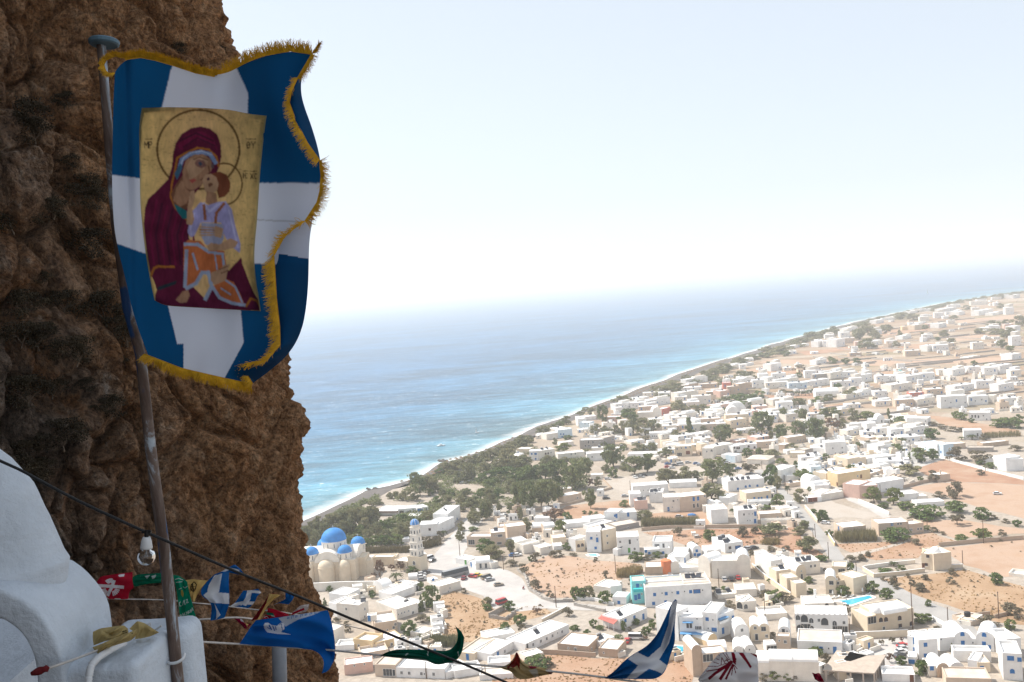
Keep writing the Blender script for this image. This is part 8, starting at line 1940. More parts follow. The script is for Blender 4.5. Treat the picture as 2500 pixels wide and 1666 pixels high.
# ---- string flags
def pennant(label, crop, top, right, bottom, left, Yd, basec, shapes, amp=.02, n=(64, 64), name='string_flag', mat=None, dslope=0.0, ph=0.0):
    X, Y, U, V = coons(top, right, bottom, left, *n)
    D = Yd + dslope*(U - .5) + amp*np.sin(U*7 + V*4 + ph) + amp*.6*np.sin(V*9 - U*5 + ph*2)
    c = paint_print(X, Y, basec, shapes)
    P = patch(X, Y, D, crop); ctr = sum(P, Vector()) / len(P)
    o = cloth_obj(name, [q - ctr for q in P], gridf(n[1], n[0]), c, mat or PENM, None, label=label, category='flag', group='small flags strung over the terrace')
    o.location = ctr
    return o
RED, GRN, YEL, CW, NB = (.36, .010, .03), (.005, .14, .08), (.56, .40, .15), (.64, .66, .70), (.008, .10, .32)
GL = (.50, .56, .55)
def rays(cx, cy, a0, a1, n, r0, r1, w, col):
    out = []
    for k in range(n):
        a = a0 + (a1-a0)*k/max(1, n-1)
        out.append(([(cx + math.cos(a-w)*r0, cy + math.sin(a-w)*r0), (cx + math.cos(a-w)*r1, cy + math.sin(a-w)*r1), (cx + math.cos(a+w)*r1, cy + math.sin(a+w)*r1), (cx + math.cos(a+w)*r0, cy + math.sin(a+w)*r0)], col))
    return out
xsh = [(q, CW) for q in stroke([(150, 360), (380, 370), (570, 385)], 55) + stroke([(415, 280), (370, 400), (310, 520)], 52)] + rays(370, 380, -2.3, -1.5, 5, 70, 150, .09, CW) + rays(370, 390, .35, 1.3, 5, 70, 150, .09, CW) + rays(350, 390, 2.2, 2.9, 5, 80, 190, .07, CW) + [([(490, 170), (600, 155), (590, 195), (500, 205)], CW)]
pennant('red string flag with a white cross and rays beside the white chapel', FC, [(100, 320), (170, 210), (250, 185), (500, 150), (740, 120)], [(740, 120), (735, 260), (760, 400), (690, 440), (660, 590)], [(330, 590), (500, 595), (660, 590)], [(100, 320), (200, 430), (330, 590)], 6.2, RED, xsh, .03, (90, 80))
pennant('dark green string flag blown flat behind the flagpole', FC, [(680, 290), (750, 200), (840, 160), (1000, 150), (1230, 140)], [(1230, 140), (1240, 230), (1235, 310)], [(780, 380), (900, 350), (1050, 320), (1235, 310)], [(680, 290), (720, 330), (780, 380)], 6.4, GRN, [([(950, 190), (1045, 170), (990, 240)], GL), ([(1070, 190), (1150, 165), (1140, 200), (1120, 230), (1080, 245)], GL)], .03, ph=1)
gt = []
for st in ([(1570, 640), (1550, 660), (1560, 715), (1590, 710)], [(1610, 700), (1625, 620), (1655, 680)], [(1650, 690), (1640, 610)], [(1665, 610), (1695, 595), (1680, 660), (1715, 645)], [(1560, 870), (1575, 920), (1580, 860), (1600, 905)], [(1615, 890), (1610, 840), (1635, 880), (1640, 830), (1655, 870)], [(1665, 820), (1690, 820), (1680, 860)], [(1700, 800), (1710, 850)], [(1720, 790), (1715, 830), (1740, 825), (1745, 780)], [(1755, 770), (1760, 820)], [(1770, 800), (1775, 740), (1795, 790)], [(1545, 420), (1590, 400)], [(1620, 380), (1650, 400), (1690, 370)], [(1480, 250), (1540, 230), (1620, 260)], [(1500, 300), (1600, 290)]):
    gt += [(q, GL) for q in stroke(st, 11)]
gt.append(([(1580, 440), (1610, 430), (1630, 500), (1615, 560), (1585, 520)], (.30, .22, .05)))
pennant('bright green string flag with white lettering right of the flagpole', FC, [(1440, 170), (1530, 180), (1620, 230), (1690, 290)], [(1690, 290), (1730, 500), (1790, 700), (1850, 935)], [(1570, 1030), (1700, 1010), (1850, 935)], [(1440, 170), (1500, 420), (1540, 700), (1570, 1030)], 5.9, (.006, .20, .115), gt, .02, (90, 150), ph=2)
pennant('yellow string flag with a black eagle behind the green flag', FC, [(1660, 260), (1800, 245), (1900, 260), (2050, 265)], [(2050, 265), (1960, 370), (1880, 480), (1810, 650)], [(1740, 520), (1770, 590), (1790, 620), (1810, 650)], [(1660, 260), (1710, 380), (1740, 520)], 6.6, YEL, [(q, (.05, .04, .025)) for q in stroke([(1810, 290), (1760, 340), (1750, 420), (1790, 460)], 16) + stroke([(1820, 300), (1850, 340), (1830, 420), (1790, 470)], 18) + stroke([(1780, 330), (1800, 450)], 22) + stroke([(1740, 380), (1850, 370)], 9) + stroke([(1745, 420), (1845, 410)], 8)], .03, ph=3)
cross_l = [([(260, 360), (330, 240), (430, 210), (390, 450), (300, 470), (240, 440)], CW), ([(190, 490), (250, 440), (390, 455), (520, 465), (520, 600), (330, 590), (280, 580), (240, 540)], CW), ([(330, 590), (410, 740), (350, 800), (360, 700)], CW)]
pennant('tall blue and white cross flag hanging on the string', FD, [(330, 225), (420, 190), (520, 185)], [(520, 185), (515, 300), (522, 470), (525, 600), (460, 775)], [(280, 815), (370, 800), (460, 775)], [(330, 225), (220, 330), (150, 430), (175, 510), (270, 560), (300, 640), (280, 815)], 6.0, NB, cross_l, .03, (80, 110))
pennant('blue and white scrap curling over the tall cross flag', FD, [(390, 205), (500, 140), (590, 95), (660, 150)], [(660, 150), (690, 190), (740, 245)], [(390, 205), (520, 200), (640, 225), (740, 245)], [(390, 205), (390, 205)], 6.3, NB, [(q, CW) for q in stroke([(400, 200), (520, 150), (640, 180)], 34)], .02)
pennant('small blue and white cross flag fluttering level on the string', FD, [(700, 430), (800, 425), (890, 405), (930, 455)], [(930, 455), (880, 500), (850, 570), (790, 640)], [(525, 635), (640, 655), (740, 665), (790, 640)], [(700, 430), (640, 520), (590, 590), (525, 635)], 6.6, NB, [(q, CW) for q in stroke([(780, 440), (760, 530), (690, 640)], 62) + stroke([(540, 620), (680, 590), (830, 590)], 40) + stroke([(770, 440), (920, 450)], 34)] + [([(640, 640), (690, 610), (760, 640), (750, 670)], NB)], .025, ph=1)
pennant('dark red and yellow string flag twisted into a ribbon', FD, [(1030, 470), (1090, 465), (1180, 490)], [(1180, 490), (1090, 540), (1000, 640), (920, 800)], [(790, 830), (850, 800), (920, 800)], [(1030, 470), (980, 560), (900, 680), (790, 830)], 6.2, (.16, .012, .015), [([(1030, 470), (1190, 480), (1080, 560), (1000, 640), (910, 810), (880, 800), (990, 600), (1010, 540)], YEL)], .02, ph=2)
pennant('small dark blue string flag near the black cable', FD, [(1235, 440), (1290, 440), (1350, 510)], [(1350, 510), (1320, 560), (1280, 605)], [(1070, 620), (1150, 590), (1280, 605)], [(1235, 440), (1240, 540), (1070, 620)], 6.8, NB, [([(1070, 600), (1130, 590), (1200, 640), (1120, 620)], CW)], .02)
pennant('crimson string flag bunched behind the big blue flag', FD, [(1020, 650), (1100, 670), (1250, 720), (1290, 740)], [(1290, 740), (1270, 770), (1200, 800)], [(950, 790), (1050, 790), (1200, 800)], [(1020, 650), (1000, 720), (950, 790)], 6.5, RED, [(q, CW) for q in stroke([(970, 770), (1000, 760), (1020, 780)], 9) + stroke([(1060, 750), (1100, 760)], 8)] + [([(980, 705), (1080, 715), (1100, 755), (1000, 740)], GRN)], .03)
pennant('white string flag with a red bar above the big blue flag', FD, [(1370, 670), (1430, 620), (1540, 600)], [(1540, 600), (1530, 660), (1500, 700)], [(1310, 740), (1400, 720), (1500, 700)], [(1370, 670), (1340, 700), (1310, 740)], 6.6, (.50, .45, .44), [(q, RED) for q in stroke([(1320, 730), (1400, 695), (1470, 665)], 26)], .02)
pennant('crimson scrap with white marks left of the big blue flag', FD, [(580, 780), (680, 790), (720, 850), (800, 860)], [(800, 860), (770, 890), (740, 925)], [(690, 880), (710, 910), (740, 925)], [(580, 780), (630, 830), (690, 880)], 6.3, (.24, .008, .045), [([(660, 790), (710, 800), (700, 835), (670, 820)], CW), ([(730, 850), (770, 850), (750, 900)], YEL)], .02)
bsh = [([(1150, 780), (1300, 745), (1500, 715), (1700, 690), (1600, 740), (1400, 800), (1240, 890), (1200, 840)], (.42, .46, .52)), ([(960, 870), (980, 840), (1020, 840), (1060, 870), (1130, 880), (1180, 840), (1220, 850), (1225, 920), (1180, 960), (1310, 990), (1150, 985), (1010, 965), (970, 920)], CW)]
bsh += [(q, NB) for q in stroke([(1030, 870), (1060, 930)], 16) + stroke([(1075, 880), (1100, 940)], 14) + stroke([(1110, 890), (1120, 930)], 12) + stroke([(1010, 900), (1040, 920)], 10) + stroke([(1185, 855), (1200, 940)], 9) + stroke([(1160, 870), (1180, 850)], 8)]
for k, x in enumerate((1265, 1315, 1370, 1430, 1490, 1550, 1610)): bsh += [(q, (.05, .14, .36)) for q in (stroke([(x, 800 - k*11), (x + 4, 765 - k*10), (x + 26, 760 - k*10), (x + 22, 782 - k*10)], 9) if k % 2 else stroke([(x, 795 - k*11), (x + 2, 765 - k*10)], 9) + stroke([(x + 16, 790 - k*11), (x + 18, 760 - k*10)], 9))]
pennant('big blue flag with a white eagle emblem stretched across the rope', FD, [(860, 810), (1000, 790), (1300, 750), (1600, 705), (1780, 680)], [(1780, 680), (1840, 880), (1872, 1100), (1870, 1300), (1780, 1470), (1700, 1485)], [(650, 1110), (900, 1130), (1250, 1165), (1500, 1175), (1620, 1190), (1720, 1280), (1740, 1380), (1700, 1485)], [(860, 810), (790, 900), (720, 1010), (650, 1110)], 4.7, (.006, .10, .36), bsh, .05, (150, 110))
pennant('dark green pennant curling up at its tip below the cable', D7, [(1110, 1140), (1260, 1060), (1500, 1050), (1850, 1060), (2090, 1080), (2190, 1000), (2235, 880), (2200, 740), (2160, 650)], [(2160, 650), (2190, 720), (2270, 790), (2315, 880)], [(1110, 1140), (1300, 1165), (1550, 1180), (1800, 1215), (1930, 1300), (2000, 1250), (2180, 1245), (2290, 1100), (2315, 880)], [(1110, 1140), (1110, 1140)], 4.6, (.003, .085, .055), [(q, GL) for q in stroke([(1790, 1080), (1790, 1140)], 12) + stroke([(1470, 1140), (1500, 1110)], 14) + stroke([(2225, 1090), (2235, 1150)], 12)], .03, (120, 50))
pennant('yellow and dark red flag gathered in folds at the bottom', D8, [(690, 1300), (800, 1290), (900, 1200), (950, 1060), (990, 1180), (1080, 1270), (1250, 1300), (1380, 1330), (1470, 1385)], [(1470, 1385), (1450, 1410), (1420, 1410)], [(690, 1300), (760, 1340), (860, 1360), (960, 1480), (1110, 1480), (1270, 1440), (1420, 1410)], [(690, 1300), (690, 1300)], 4.6, (.40, .30, .15), [([(950, 1040), (1000, 1180), (990, 1350), (960, 1280), (900, 1320), (860, 1300), (830, 1340), (810, 1310), (900, 1210), (930, 1150)], (.16, .015, .012)), ([(1110, 1290), (1250, 1300), (1220, 1325), (1150, 1330)], (.20, .02, .04)), ([(1390, 1340), (1470, 1375), (1440, 1410), (1400, 1390)], (.12, .012, .015)), ([(1120, 1350), (1240, 1330), (1270, 1440), (1200, 1450)], (.50, .46, .38))], .04, (110, 60))
gsh = [([(430, 1190), (560, 1090), (720, 1170), (900, 1010), (1010, 700), (1050, 400), (1130, 340), (1140, 420), (1110, 620), (1020, 960), (880, 1200), (1000, 1290), (920, 1400), (830, 1360), (730, 1330), (540, 1470), (410, 1470), (575, 1285)], CW)]
pennant('large blue flag with a white cross streaming up at the bottom', E1, [(90, 1465), (200, 1400), (380, 1210), (550, 1090), (690, 1020), (850, 840), (940, 650), (1020, 480), (1060, 360), (1110, 330)], [(1110, 330), (1140, 350), (1120, 520)], [(90, 1465), (480, 1480), (870, 1480), (990, 1340), (1030, 1150), (1120, 940), (1095, 780), (1120, 520)], [(90, 1465), (90, 1465)], 4.6, (.006, .085, .26), gsh, .05, (150, 70))
wsh = [([(795, 195), (840, 195), (870, 300), (860, 380), (820, 340)], RED), ([(900, 200), (970, 200), (1090, 400), (1070, 430), (1010, 340)], RED), ([(1060, 200), (1165, 230), (1165, 270)], RED)]
wsh = [(q, (.17, .006, .018)) for q, _ in wsh] + [(q, (.15, .006, .018)) for q in stroke([(440, 395), (600, 395), (740, 350)], 10) + stroke([(440, 465), (600, 440), (730, 370)], 16) + stroke([(480, 570), (560, 500), (700, 410), (790, 330)], 40) + stroke([(640, 575), (720, 450), (800, 330)], 44) + stroke([(720, 575), (770, 470), (820, 370)], 30) + stroke([(800, 520), (825, 380)], 12) + stroke([(860, 490), (830, 380)], 12) + stroke([(880, 430), (830, 370)], 10) + stroke([(530, 330), (620, 360)], 9) + stroke([(580, 285), (625, 305)], 8) + stroke([(610, 230), (632, 245)], 8) + stroke([(650, 370), (660, 270), (710, 360)], 11) + stroke([(675, 200), (745, 290)], 10) + stroke([(720, 200), (760, 280)], 10) + stroke([(700, 320), (780, 290)], 12) + stroke([(720, 290), (760, 340)], 12)]
pennant('white flag with dark red rays and lettering at the bottom edge', FB, [(320, 580), (480, 370), (640, 190), (720, 185), (900, 190), (1060, 200), (1165, 225)], [(1165, 225), (1180, 340), (1190, 640)], [(320, 580), (330, 640), (760, 640), (1190, 640)], [(320, 580), (320, 580)], 4.6, (.68, .67, .68), wsh, .04, (140, 90))
pennant('tip of a dark red flag at the bottom edge', E2, [(1190, 1385), (1240, 1400), (1290, 1390)], [(1290, 1390), (1320, 1430), (1370, 1520)], [(1230, 1480), (1290, 1520), (1370, 1520)], [(1190, 1385), (1210, 1430), (1230, 1480)], 4.7, (.22, .008, .03), [], .02)
# ---- strings, cable, bulb
def cord(label, pts, rad, mat, name='cord', cat='cord', group='cords strung over the terrace', n=3):
    P = [at(*q) for q in pts]; Q = []
    for i in range(len(P)-1):
        p0, p1, p2, p3 = P[max(0, i-1)], P[i], P[i+1], P[min(len(P)-1, i+2)]
        for k in range(n):
            t = k/n; Q.append(.5*((2*p1) + (p2-p0)*t + (2*p0-5*p1+4*p2-p3)*t*t + (3*p1-p0-3*p2+p3)*t**3))
    Q.append(P[-1]); c = Q[0].copy()
    mb = MB(); mb.tube([q - c for q in Q], rad, 8)
    o = mb.build(name, mat, None, True, label=label, category=cat); o.location = c
    if group: o['group'] = group
    return o
TWINE = plain('pale_twine', (.48, .45, .42), .9, .2, 40); BLACK = plain('black_cable_sheath', (.012, .012, .013), .5, .2, 20); PLAST = plain('white_plastic', (.56, .57, .58), .5, .08, 12)
cord('black electric cable sagging across the whole foreground', [(-260, 1010, 2.95), (8, 1129, 3.05), (65, 1156, 3.06), (191, 1223, 3.08), (344, 1294, 3.12), (413, 1324, 3.14), (574, 1395, 3.25), (727, 1456, 3.4), (850, 1508, 3.5), (986, 1563, 3.6), (1140, 1625, 3.7), (1219, 1659, 3.75), (1500, 1780, 3.9)], .0046, BLACK, 'electric_cable', 'cable')
cord('upper thin string that carries the red and green flags', [(180, 1452, 6.2), (265, 1462, 6.2), (395, 1465, 6.3), (480, 1473, 6.3), (515, 1476, 6.4), (625, 1489, 6.6), (720, 1500, 6.8), (900, 1540, 9)], .004, TWINE)
cord('short pale string between the green flag and the cross flag', [(478, 1514, 6.0), (505, 1512, 6.05), (575, 1508, 6.2), (620, 1512, 6.4)], .006, TWINE)
cord('long rope from the ledge that carries the big flags', [(440, 1564, 3.6), (463, 1566, 3.9), (585, 1573, 4.7), (660, 1577, 4.72), (780, 1586, 4.74), (820, 1589, 4.7), (927, 1600, 4.62), (1139, 1621, 4.62), (1216, 1628, 4.62), (1352, 1640, 4.62), (1474, 1654, 4.62), (1660, 1680, 4.65), (2000, 1725, 4.8)], .0048, TWINE)
cord('old rope tied with a red rag below the arch', [(88, 1641, 2.92), (112, 1634, 2.94), (165, 1616, 2.98), (232, 1591, 3.06), (260, 1580, 3.1)], .004, TWINE)
cord('white wire looped round the flagpole foot', [(408, 1615, 3.30), (415, 1620, 3.27), (432, 1618, 3.26), (447, 1608, 3.27), (450, 1596, 3.3)], .005, PLAST)
mb = MB(); mb.lathe([(.001, -.05), (.012, -.045), (.02, -.02), (.022, .0), (.016, .02), (.02, .035), (.001, .05)], 9)
o = mb.build('rag', plain('dark_red_rag', (.13, .012, .015), .9, .3, 60), None, True, label='dark red rag knotted on the rope end below the arch', category='rag'); o.location = at(98, 1638, 2.92); o.rotation_euler = (0, R(75), 0); o.scale = (.55, .55, .6)
# corrugated conduit on the ledge
cp_ = [at(*Z3(x, y), d) for x, y, d in ((560, 1600, 2.95), (568, 1530, 2.965), (585, 1460, 2.985), (630, 1410, 3.02), (700, 1365, 3.08), (800, 1312, 3.16))]
mb = MB(); pts, rad = [], []
for i in range(5):
    for k in range(9):
        t = k / 9; p0, p1, p2, p3 = cp_[max(0, i-1)], cp_[i], cp_[i+1], cp_[min(5, i+2)]
        pts.append(.5*((2*p1) + (p2-p0)*t + (2*p0-5*p1+4*p2-p3)*t*t + (3*p1-p0-3*p2+p3)*t**3)); rad.append((.0125 if k % 2 else .0098) if i < 3 else .0108)
mb.tube([q - pts[0] for q in pts], rad, 12)
o = mb.build('conduit', PLAST, None, True, label='white corrugated cable conduit bent over the ledge', category='conduit'); o.location = pts[0]
# light bulb hanging from the cable
bq = at(*Z3(935, 612), 3.12); r = empty('light_bulb', bq, 0, 'clear glass light bulb hanging from the black cable', 'light bulb')
r.rotation_euler = (0, R(6), 0)
k = 3.12 / FPX * Z3.k
mb = MB(); mb.tube([(0, 0, .006), (0, 0, -42*k)], 14*k, 10); mb.box(-30*k, -9*k, -6*k, 30*k, 9*k, 14*k); mb.build('clip', BLACK, r)
mb = MB(); mb.lathe([(.001, -28*k), (24*k, -30*k), (32*k, -55*k), (38*k, -95*k), (38*k, -106*k), (.001, -108*k)], 18); mb.build('socket', PLAST, r, True)
gm = bpy.data.materials.new('clear_glass'); gm.use_nodes = True; nt = gm.node_tree; nt.nodes.clear()
fr_ = N(nt, 'ShaderNodeFresnel', i_IOR=1.5); tr = N(nt, 'ShaderNodeBsdfTransparent'); gl = N(nt, 'ShaderNodeBsdfGlossy', i_Roughness=.02); mx = N(nt, 'ShaderNodeMixShader'); ou = N(nt, 'ShaderNodeOutputMaterial')
nt.links.new(fr_.outputs[0], mx.inputs[0]); nt.links.new(tr.outputs[0], mx.inputs[1]); nt.links.new(gl.outputs[0], mx.inputs[2]); nt.links.new(mx.outputs[0], ou.inputs[0]); tr.inputs[0].default_value = (.9, .93, .95, 1)
mb = MB(); pr = [(26*k, -104*k), (30*k, -118*k)] + [(57*k*math.sin(a*math.pi/16), -158*k + 57*k*math.cos(a*math.pi/16)) for a in range(5, 16)] + [(.0005, -215*k)]
mb.lathe(pr, 24); mb.build('glass', gm, r, True)
mb = MB(); mb.tube([(0, 0, -105*k), (0, 0, -140*k)], 5*k, 6); mb.tube([(0, 0, -138*k), (-12*k, 0, -158*k)], 1.2*k, 4); mb.tube([(0, 0, -138*k), (12*k, 0, -158*k)], 1.2*k, 4); mb.tube([(-12*k, 0, -158*k), (0, 0, -152*k), (12*k, 0, -158*k)], 1.0*k, 4); mb.build('filament', METAL, r)
# grey post below
b0, t0 = at(*Z3(1790, 1760), 6.0), at(*Z3(1780, 1330), 6.0)
mb = MB(); mb.tube([b0 - t0, Vector()], .045, 14)
o = mb.build('metal_post', plain('grey_post_paint', (.22, .23, .25), .5, .15, 10), None, True, label='plain grey metal post under the big blue flag', category='post'); o.location = t0

# ---- the whitewashed chapel top: belfry arch, pinnacle and ledge
WASH = plain('thick_whitewash', (.50, .55, .61), .9, .10, 7, .55, 26)
C = at(-60, 1640, 3.0); kk = 3.0 / FPX; Ro, Ri = 217 * kk, 147 * kk; dY = .40
root = empty('chapel', (C.x, C.y, CAM_H - 4), 0, 'whitewashed chapel belfry with an arch, pinnacle and ledge', 'chapel')
inv = Matrix.Translation(-root.location)
bm = bmesh.new(); nseg = 26
oc = [(C.x - Ro, C.z - 1.8)] + [(C.x - Ro*math.cos(math.pi*i/nseg), C.z + Ro*math.sin(math.pi*i/nseg)) for i in range(nseg+1)] + [(C.x + Ro + .004, C.z - 1.8)]
ic = [(C.x - Ri, C.z - 1.8)] + [(C.x - Ri*math.cos(math.pi*i/nseg), C.z + Ri*math.sin(math.pi*i/nseg)) for i in range(nseg+1)] + [(C.x + Ri, C.z - 1.8)]
V4 = [[bm.verts.new(inv @ Vector((x, y, z))) for x, z in cc] for cc, y in ((oc, 3.0), (ic, 3.0), (oc, 3.0 + dY), (ic, 3.0 + dY))]
for i in range(len(oc) - 1):
    bm.faces.new((V4[0][i], V4[1][i], V4[1][i+1], V4[0][i+1])); bm.faces.new((V4[2][i], V4[2][i+1], V4[3][i+1], V4[3][i]))
    bm.faces.new((V4[0][i], V4[0][i+1], V4[2][i+1], V4[2][i])); bm.faces.new((V4[1][i], V4[3][i], V4[3][i+1], V4[1][i+1]))
bmesh.ops.recalc_face_normals(bm, faces=bm.faces[:])
ed = [e for e in bm.edges if len(e.link_faces) == 2 and e.calc_face_angle(0) > .9]
bmesh.ops.bevel(bm, geom=ed, offset=.014, segments=4, affect='EDGES', profile=.5)
for v_ in bm.verts:
    w = root.location + v_.co; v_.co += Vector((noise.noise(w*9), noise.noise(w*9 + Vector((5, 0, 0))), noise.noise(w*9 + Vector((0, 5, 0)))))*.006
me = bpy.data.meshes.new('belfry_arch'); bm.to_mesh(me); bm.free(); me.polygons.foreach_set('use_smooth', [True]*len(me.polygons)); link('belfry_arch', me, WASH, root)
k3 = 3.24 / FPX; pc = at(-60, 1374, 3.24)
prof = [(.0005, 322), (30, 318), (68, 292), (110, 250), (152, 184), (186, 96), (200, 40), (211, 6), (222, -14), (214, -60), (200, -110)]
rr_ = np.interp(np.linspace(0, 10, 41), range(11), [q[0] for q in prof]); zz_ = np.interp(np.linspace(0, 10, 41), range(11), [q[1] for q in prof])
mb = MB(); mb.lathe([(a*k3, b*k3) for a, b in zip(rr_, zz_)], 40)
for q in mb.v: q.y *= .72; q += Vector((noise.noise(q*9), noise.noise(q*8 + Vector((4, 4, 4))), 0))*.006
mb.v = [inv @ (q + pc) for q in mb.v]
mb.build('pinnacle', WASH, root, True)
def soft_box(name, x0, x1, y0, y1, z0, z1, bev, seed=0, mat=None):
    bm = bmesh.new(); bmesh.ops.create_cube(bm, size=1)
    for v_ in bm.verts: v_.co = Vector(((x0+x1)/2 + v_.co.x*(x1-x0), (y0+y1)/2 + v_.co.y*(y1-y0), (z0+z1)/2 + v_.co.z*(z1-z0)))
    bmesh.ops.bevel(bm, geom=bm.edges[:], offset=bev, segments=5, affect='EDGES', profile=.5)
    bmesh.ops.subdivide_edges(bm, edges=[e for e in bm.edges if e.calc_length() > .08], cuts=5, use_grid_fill=True)
    for v_ in bm.verts: v_.co += Vector((noise.noise(v_.co*8), noise.noise(v_.co*8 + Vector((7, seed, 0))), noise.noise(v_.co*7 + Vector((0, 7, seed)))))*.007
    bmesh.ops.transform(bm, matrix=inv, verts=bm.verts[:])
    me = bpy.data.meshes.new(name); bm.to_mesh(me); bm.free(); me.polygons.foreach_set('use_smooth', [True]*len(me.polygons))
    return link(name, me, mat or WASH, root)
zl = at(250, 1627, 3.02).z
xa, xb = at(120, 1627, 3.02).x, at(331, 1627, 3.02).x
soft_box('ledge', xa, xb, 3.02, 3.36, zl - 2, zl, .03)
xc, xd = at(250, 1555, 3.42).x, at(474, 1600, 3.45).x
soft_box('ledge', xc, xd, 3.40, 3.60, zl - 2, zl - .028, .05, 3)
mb = MB(); x1_ = at(20, 1600, 3.7).x; z0_, z1_ = at(60, 1700, 3.55).z, at(40, 1488, 4.5).z
mb.face([inv @ Vector(q) for q in ((-3.2, 3.55, z0_), (x1_, 3.55, z0_), (x1_, 4.5, z1_), (-3.2, 4.5, z1_))]); mb.face([inv @ Vector(q) for q in ((x1_, 3.55, z0_), (x1_, 4.5, z0_ - .5), (x1_, 4.5, z1_))]); mb.face([inv @ Vector(q) for q in ((-3.2, 4.5, z1_), (x1_, 4.5, z1_), (x1_, 4.5, z0_ - 1), (-3.2, 4.5, z0_ - 1))]); mb.face([inv @ Vector(q) for q in ((-3.2, 3.55, z0_ - 1.2), (x1_, 3.55, z0_ - 1.2), (x1_, 3.55, z0_), (-3.2, 3.55, z0_))])
mb.build('leaning_back_wall', WASH, root)  # stands for the wall behind the arch, sloped to catch sky light
# yellow flag crumpled on the ledge
def crumple():
    vs, fs, cs = [], [], []
    for top, right, bottom, left, d0, bulge in (
        ([(50, 1160), (180, 1100), (400, 1070), (590, 1045), (660, 1110)], [(660, 1110), (640, 1170), (660, 1230)], [(60, 1330), (250, 1290), (420, 1235), (560, 1205), (660, 1230)], [(50, 1160), (45, 1250), (60, 1330)], 3.20, .05),
        ([(60, 1160), (180, 1105), (260, 1180), (400, 1225), (520, 1170), (650, 1100)], [(650, 1100), (670, 1170), (600, 1240)], [(60, 1400), (240, 1330), (400, 1290), (520, 1260), (600, 1240)], [(60, 1160), (45, 1280), (60, 1400)], 3.15, .03),
        ([(40, 1430), (200, 1370), (400, 1275), (640, 1190), (825, 1110)], [(825, 1110), (828, 1170), (800, 1230)], [(160, 1560), (300, 1440), (520, 1370), (700, 1320), (800, 1230)], [(40, 1430), (90, 1500), (160, 1560)], 3.08, .04),
        ([(680, 1110), (820, 970), (950, 1010), (1100, 1110), (1200, 1170)], [(1200, 1170), (1200, 1172)], [(780, 1290), (900, 1275), (1050, 1240), (1130, 1205), (1200, 1172)], [(680, 1110), (800, 1180), (780, 1290)], 3.24, .03)):
        nu, nv = 40, 26
        X, Y, U, V = coons(top, right, bottom, left, nu, nv)
        D = d0 - bulge*np.sin(np.pi*V)*np.sin(np.pi*(U*.9+.05)) + .012*np.sin(U*14 + V*5)
        b = len(vs); vs += patch(X, Y, D, FC); fs += gridf(nv, nu, b)
        c = paint_print(X, Y, (.44, .34, .15), [(q, (.05, .04, .02)) for q in stroke([(680, 1140), (740, 1195)], 9) + stroke([(690, 1175), (720, 1160)], 7) + stroke([(560, 1160), (630, 1140)], 18) + stroke([(570, 1190), (640, 1170)], 14)])
        cs.append(c.reshape(-1, 3))
    c0 = vs[0].copy()
    o = cloth_obj('crumpled_flag', [q - c0 for q in vs], fs, np.concatenate(cs), PENM, None, label='crumpled yellow flag lying on the white ledge', category='flag'); o.location = c0
crumple()
def lathe_thing(name, label, cat, prof, pos, rot, mat, n=18):
    mb = MB(); mb.lathe(prof, n); o = mb.build(name, mat, None, True, label=label, category=cat); o.location = pos; o.rotation_euler = rot; return o
kf = 3.4 / FPX * FC.k
lathe_thing('paper_cup', 'white paper cup lying behind the yellow flag', 'cup', [(.001, -110*kf), (62*kf, -110*kf), (75*kf, 105*kf), (79*kf, 110*kf), (70*kf, 108*kf), (58*kf, -100*kf), (.001, -102*kf)], at(*FC(945, 1105), 3.36), (0, R(84), R(10)), PLAST)
lathe_thing('plastic_tub', 'white plastic tub just right of the flagpole', 'tub', [(.001, -70*kf), (55*kf, -70*kf), (70*kf, -50*kf), (72*kf, 50*kf), (60*kf, 70*kf), (.001, 74*kf)], at(*FC(1615, 1180), 3.56), (R(80), R(20), 0), PLAST)
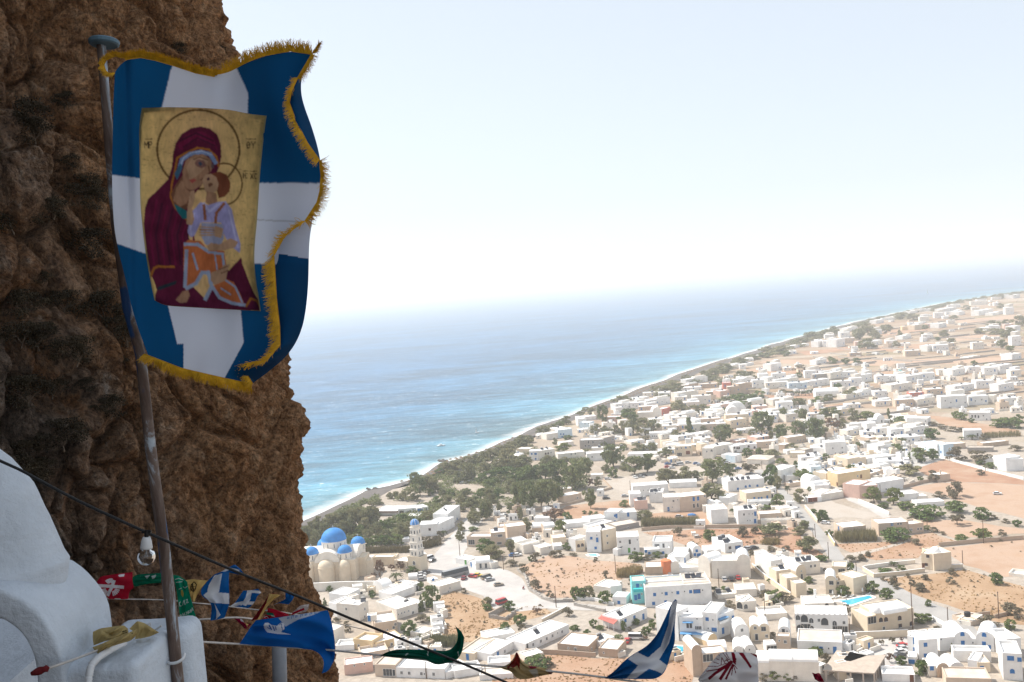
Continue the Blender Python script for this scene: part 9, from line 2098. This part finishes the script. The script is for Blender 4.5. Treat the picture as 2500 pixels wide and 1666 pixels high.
mb = MB(); mb.box(-95*kf, -12*kf, -16*kf, 95*kf, 12*kf, 16*kf); o = mb.build('wooden_slat', plain('pale_slat', (.50, .50, .49), .8, .2, 30), None, label='short pale wooden slat left of the flagpole', category='slat'); o.location = at(*FC(1165, 1110), 3.42); o.rotation_euler = (0, R(-32), 0)
mb = MB(); mb.lathe([(.001, -60*kf), (90*kf, -60*kf), (95*kf, 0), (70*kf, 60*kf), (.001, 75*kf)], 18); o = mb.build('bucket', PLAST, None, True, label='upturned white bucket behind the flagpole on the ledge', category='bucket'); o.location = at(*FC(1265, 1150), 3.52)
# scrub clinging to the cliff
dv = CLIFF_V - np.array((0, 0, CAM_H)); zc = dv @ np.array(_fwd); ok = zc > 1
px = CX + FPX * (dv @ np.array(_rtc)) / np.where(ok, zc, 1); py = CY - FPX * (dv @ np.array(_upc)) / np.where(ok, zc, 1)
SH_ = sorted(((60, 305, .8), (80, 340, .6), (170, 405, .9), (205, 470, 1.0), (232, 505, .8), (125, 525, .7), (60, 765, .8), (45, 835, .9), (85, 840, .7), (112, 805, .6), (150, 755, .8), (250, 785, .9), (292, 792, .8), (300, 835, .7), (120, 962, .8), (62, 985, .9), (180, 882, .7), (60, 1115, 1.0), (95, 1155, .8), (52, 1185, .8), (150, 1085, .7), (205, 945, .6), (282, 892, .8), (318, 705, .6), (470, 112, .7), (520, 135, .6), (432, 125, .6), (215, 620, .7), (100, 680, .6), (260, 1010, .6), (30, 560, .8), (150, 260, .6)), key=lambda t: t[1])
NS_ = [0, 0, 0]
for i, (x, y, s_) in enumerate(SH_):
    g_ = 0 if x < 130 else 1 if x < 400 else 2
    d2 = (px - x)**2 + (py - y)**2 + np.where(ok, 0, 1e9) + np.where(CLIFF_V[:, 1] > 30, 1e9, 0)
    q = Vector(CLIFF_V[int(np.argmin(d2))]); s_ *= .55 + .9 * ((i * 37) % 17) / 17
    plant('rok', q + Vector((.1, -.1, -.1)), s_ * .95, s_ * .62, f"dark dry shrub on the rock face, {ORD[NS_[g_]]} from top {('near the left edge', 'left of the flagpole', 'right of the flagpole')[g_]}", 'shrubs on the rock face'); NS_[g_] += 1
label_heaters()
